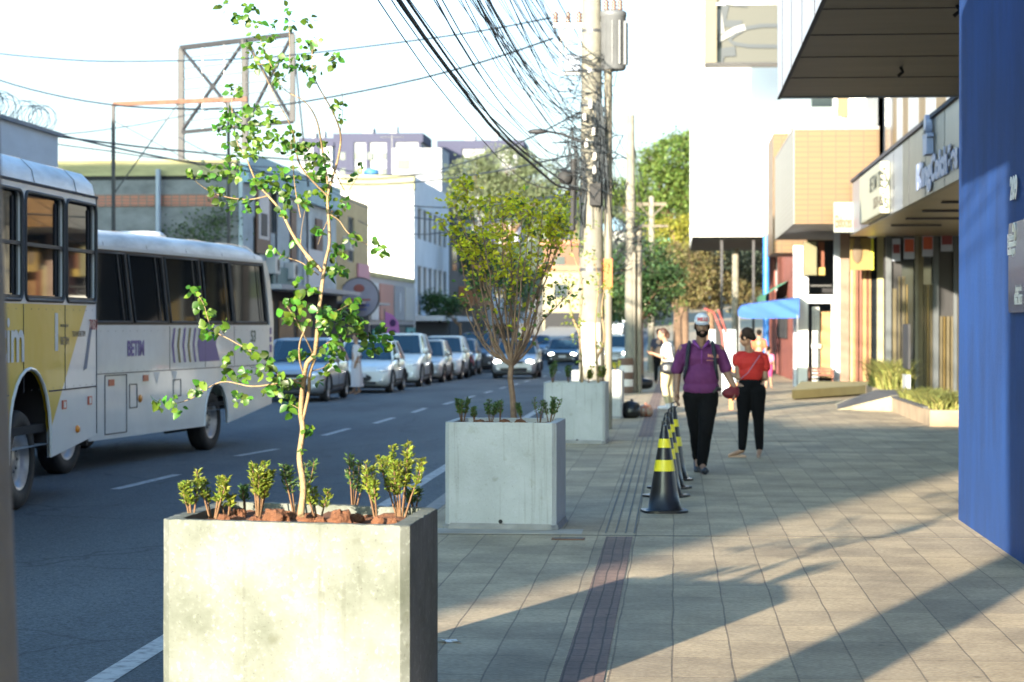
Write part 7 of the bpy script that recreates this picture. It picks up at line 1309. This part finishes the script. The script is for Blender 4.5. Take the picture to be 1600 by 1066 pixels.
# orange stand beside the woman in red
os_ = thing('orange_stand', 'slatted orange wooden stand on the pavement between the man and the woman in red', 'stand', (Pz(1150, 640).x, Pz(1150, 640).y, 0)); OW = M('orange_wood', (.50, .19, .07), .7, .15, 4)
for x in (-.10, .10): box('leg', OW, (x-.04, -.03, 0, x+.04, .03, .85), os_, False)
for z in (.2, .45, .72): box('slat', OW, (-.06, -.045, z, .06, -.032, z+.07), os_, False)
bk = thing('stall_structure', 'dark bicycle-like stall with reddish bars behind the walking man\'s shoulder', 'stall', (1.3, 50, 0)); m_ = MB(); m_.tube([PY(1100, 482, 50)-bk.location, PY(1115, 488, 50)-bk.location, PY(1128, 520, 50)-bk.location, PY(1132, 560, 50)-bk.location], .035, 6); m_.tube([PY(1122, 484, 50)-bk.location, PY(1135, 520, 50)-bk.location], .03, 6); m_.build('bar', M('dull_red_metal', (.25, .05, .04), .5), bk); m_ = MB(); a = PY(1118, 500, 50)-bk.location; b = PY(1128, 560, 50)-bk.location; m_.box(a.x, 0, 0, b.x, .1, a.z); m_.build('upright', BLACK, bk)
a = PY(1108, 515, 52)-bk.location; b = PY(1150, 600, 52)-bk.location; m_ = MB(); m_.box(a.x, 2, .0, b.x, 2.3, a.z); m_.build('panel', M('pale_blue_panel', (.36, .42, .46), .7, .1, 2), bk)
# roof clutter, air conditioners, wall plants on the left row
def gadget(kind, x, y, z, lab, s=1.0):
    if kind == 'ac':
        t = thing('air_conditioner', lab, 'air conditioner', (x, y, z)); MB().box(-.0, -.4*s, 0, .32*s, .4*s, .55*s).build('housing', M('ac_white', (.5, .5, .48), .5), t, bevel=.02); MB().lathe([(.2*s, .0), (.2*s, .012)], (.32*s, .08*s, .28*s), 'x', 18).build('fan_grille', DKSTEEL, t)
    elif kind == 'tank':
        t = thing('water_tank', lab, 'water tank', (x, y, z)); MB().lathe([(.55*s, 0), (.68*s, .75*s)], n=20).build('tank', M('tank_blue', (.04, .16, .34), .5), t); MB().lathe([(.7*s, .75*s), (.7*s, .8*s), (.2*s, .95*s)], n=20).build('lid', M('tank_blue'), t)
    elif kind == 'dish':
        t = thing('satellite_dish', lab, 'satellite dish', (x, y, z)); MB().tube([(0, 0, 0), (0, 0, .7*s)], .03, 6).build('mast', STEEL, t); m_ = MB(); m_.lathe([(.02, .0), (.25*s, -.04), (.42*s, -.14)], (0, 0, .8*s), 'y', 18, (False, False)); m_.build('dish', M('dish_grey', (.4, .4, .4), .5), t)
    elif kind == 'antenna':
        t = thing('tv_antenna', lab, 'antenna', (x, y, z)); m_ = MB(); m_.tube([(0, 0, 0), (0, 0, 2.2*s)], .025, 5); m_.tube([(-.6*s, 0, 2.1*s), (.6*s, 0, 2.1*s)], .015, 4)
        for i in range(6): m_.tube([(-.5*s+.2*s*i, -.35*s, 2.1*s), (-.5*s+.2*s*i, .35*s, 2.1*s)], .01, 4)
        m_.build('antenna', STEEL, t)
gadget('ac', -12.86, 66.8, 3.3, 'air conditioner on the pale blue front beside the dark window with the banner'); gadget('ac', -12.86, 70.0, 3.2, 'air conditioner between two upper windows of the pale blue front'); gadget('ac', -12.95, 83.0, 4.6, 'air conditioner on the beige building front')
gadget('tank', -15.6, 109, 9.15, 'blue water tank on the white building roof', .6); gadget('antenna', -14.4, 108, 9.15, 'television antenna on the white building roof corner'); gadget('antenna', -14, 95, 3.95, 'television antenna over the low shops', .9); gadget('dish', -13.8, 85, 6.74, 'satellite dish on the beige building roof edge'); gadget('antenna', -14.0, 150, 6.0, 'television antenna on the pale shophouse')
m_ = MB()
for cx_, cz_, sx_w, n_ in ((-13.9, 4.5, .5, 260), (-14.6, 4.2, .4, 160), (-13.4, 5.0, .25, 90)):
    for i in range(n_): c = Vector((cx_+random.gauss(0, sx_w), 62.72-random.random()*.1, cz_+random.gauss(0, .28))); m_.leaf(c, .10, .07, Vector((random.gauss(0, 1), -.5, random.gauss(0, 1))), Vector((random.gauss(0, .5), -1, .3)))
tag(m_.build('wall_plant', M('wall_leaf', (.05, .08, .03), .6, isl=.5)), 'weedy plants growing out of the stained grey wall', 'plant')
# ------------------------------------------------------------------ trees behind
LG = M('leaf_bright', (.10, .16, .03), .6, isl=.45, trans=.25); LD = M('leaf_dark', (.032, .075, .022), .6, isl=.5, trans=.2); LY = M('leaf_yellow', (.24, .24, .03), .6, isl=.4, trans=.3); LB = M('leaf_olive_brown', (.14, .12, .045), .6, isl=.5, trans=.2); LS_ = M('leaf_soft', (.13, .16, .08), .7, isl=.3, trans=.25)
def at(px, py, Y, rx, ry, rz): p = PY(px, py, Y); return (p, (rx, ry, rz))
def rel(bl, base): return [(tuple(Vector(p)-Vector(base)), r) for p, r in bl]
G3 = 'trees closing the end of the street'
b_ = (PY(1000, 520, 72).x, 72, dip(72)); crown_tree('dark_tree', 'dark green broad tree with a thin trunk beside the slim banded pole', b_, 2.2, .10, rel([at(975, 440, 72, .95, 1, .9), at(1015, 415, 73, .9, 1, .75), at(1040, 440, 72, .7, .9, .55), at(985, 480, 72, .8, .9, .6), at(1000, 400, 74, .7, .8, .5), at(1030, 480, 73, .6, .7, .6)], b_), 5200, .10, LD, G3)
b_ = (PY(1110, 520, 100).x, 100, dip(100)); crown_tree('broad_tree', 'wide olive-brown tree spreading under the white overhanging building', b_, 3.0, .2, rel([at(1075, 420, 100, 1.6, 1.6, 1.2), at(1120, 415, 101, 1.7, 1.6, 1.4), at(1165, 420, 100, 1.5, 1.6, 1.3), at(1095, 450, 99, 1.5, 1.5, .9), at(1140, 455, 99, 1.5, 1.5, .9), at(1180, 455, 100, 1.0, 1.2, .9)], b_), 7000, .13, LB, G3)
b_ = (PY(1070, 520, 118).x, 118, dip(118)); crown_tree('flowering_tree', 'yellow-green tree between the tall green tree and the olive one', b_, 4.0, .2, rel([at(1055, 375, 118, 1.8, 1.6, 1.3), at(1085, 370, 118, 1.2, 1.4, 1.2), at(1040, 400, 117, 1.4, 1.5, 1.0)], b_), 4200, .14, LY, G3)
b_ = (PY(1060, 520, 112).x, 112, dip(112)); crown_tree('broad_tree', 'mid-green tree low behind the dark one and the yellowish one', b_, 2.6, .2, rel([at(1050, 425, 112, 1.5, 1.5, 1.2), at(1075, 440, 112, 1.3, 1.4, 1.1), at(1020, 395, 113, 1.0, 1.1, .8)], b_), 3600, .14, LG, G3)
b_ = (PY(1060, 500, 165).x, 165, 0); crown_tree('tall_tree', 'tall bright green tree rising left of the white overhanging building', b_, 8, .35, rel([at(1060, 250, 165, 2.4, 2.2, 1.9), at(1030, 285, 165, 2.0, 2.0, 1.7), at(1068, 300, 165, 2.2, 2.2, 1.9), at(1018, 250, 165, 1.2, 1.3, 1.0), at(1045, 330, 165, 2.4, 2.2, 1.3), at(1075, 225, 166, 1.6, 1.6, 1.0), at(1012, 315, 165, 1.3, 1.3, .9)], b_), 8500, .22, LG, G3)
b_ = (PY(790, 500, 175).x, 175, 0); crown_tree('feathery_tree', 'pale feathery tree behind the bushy planter tree, left of the big pole', b_, 9, .4, rel([at(740, 275, 175, 2.4, 2.2, 1.7), at(790, 262, 175, 2.6, 2.2, 1.7), at(835, 280, 175, 2.2, 2.2, 1.6), at(765, 310, 175, 3.4, 2.6, 1.8), at(815, 315, 175, 3.2, 2.6, 1.8), at(855, 300, 175, 1.2, 1.4, 1.0)], b_), 9500, .20, LS_, G3)
b_ = (PY(935, 520, 95).x, 95, dip(95)); crown_tree('dark_tree', 'dark green tree right behind the big utility pole', b_, 2.6, .12, rel([at(950, 430, 95, .9, 1, 1.2), at(958, 395, 95, .8, .9, .8), at(955, 470, 95, .9, 1, .9)], b_), 3000, .11, LD, G3)
b_ = (-10.9, 118, dip(118)); crown_tree('street_tree', 'dark street tree at the far kerb before the white building', b_, 2.4, .12, rel([at(745, 400, 118, 1.1, 1.1, 1.3), at(735, 360, 118, .9, 1, .9), at(760, 440, 118, .9, 1, .8)], b_), 2600, .12, LD, G3)
b_ = (-10.9, 108, dip(108)); crown_tree('palm_like_tree', 'small dark green tree at the shop fronts left of the street', b_, 2.2, .08, rel([at(690, 480, 108, .8, .9, .6), at(672, 470, 108, .5, .6, .4)], b_), 1100, .13, LD, G3)
b_ = (-10.6, 140, dip(140)); crown_tree('street_tree', 'dark narrow tree seen through the bare branches of the bushy one', b_, 2.6, .14, rel([at(800, 420, 140, 1.0, 1.1, 1.7), at(806, 470, 140, .9, 1, 1.2)], b_), 2200, .13, LD, G3)
b_ = (6, 330, 5); 
for i, (px, py, Y, s, lab) in enumerate(((900, 320, 300, 3.2, 'rounded hillside tree left of the big pole'), (945, 345, 280, 2.6, 'hillside tree behind the slim pole'), (1010, 352, 270, 2.8, 'hillside tree below the teal-roofed house'), (870, 345, 310, 3.0, 'hillside tree above the cream house'), (975, 300, 330, 3.0, 'topmost hillside tree on the crest'))):
    p = PY(px, py, Y); b_ = (p.x, Y, p.z-6); crown_tree('hillside_tree', lab, b_, 4, .3, [((0, 0, 6), (s, s, s*.7)), ((s*.8, 0, 5), (s*.7, s, s*.5)), ((-s*.8, 0, 4.8), (s*.7, s, s*.5))], 2200, .38, LS_ if i % 2 else LG, G3)
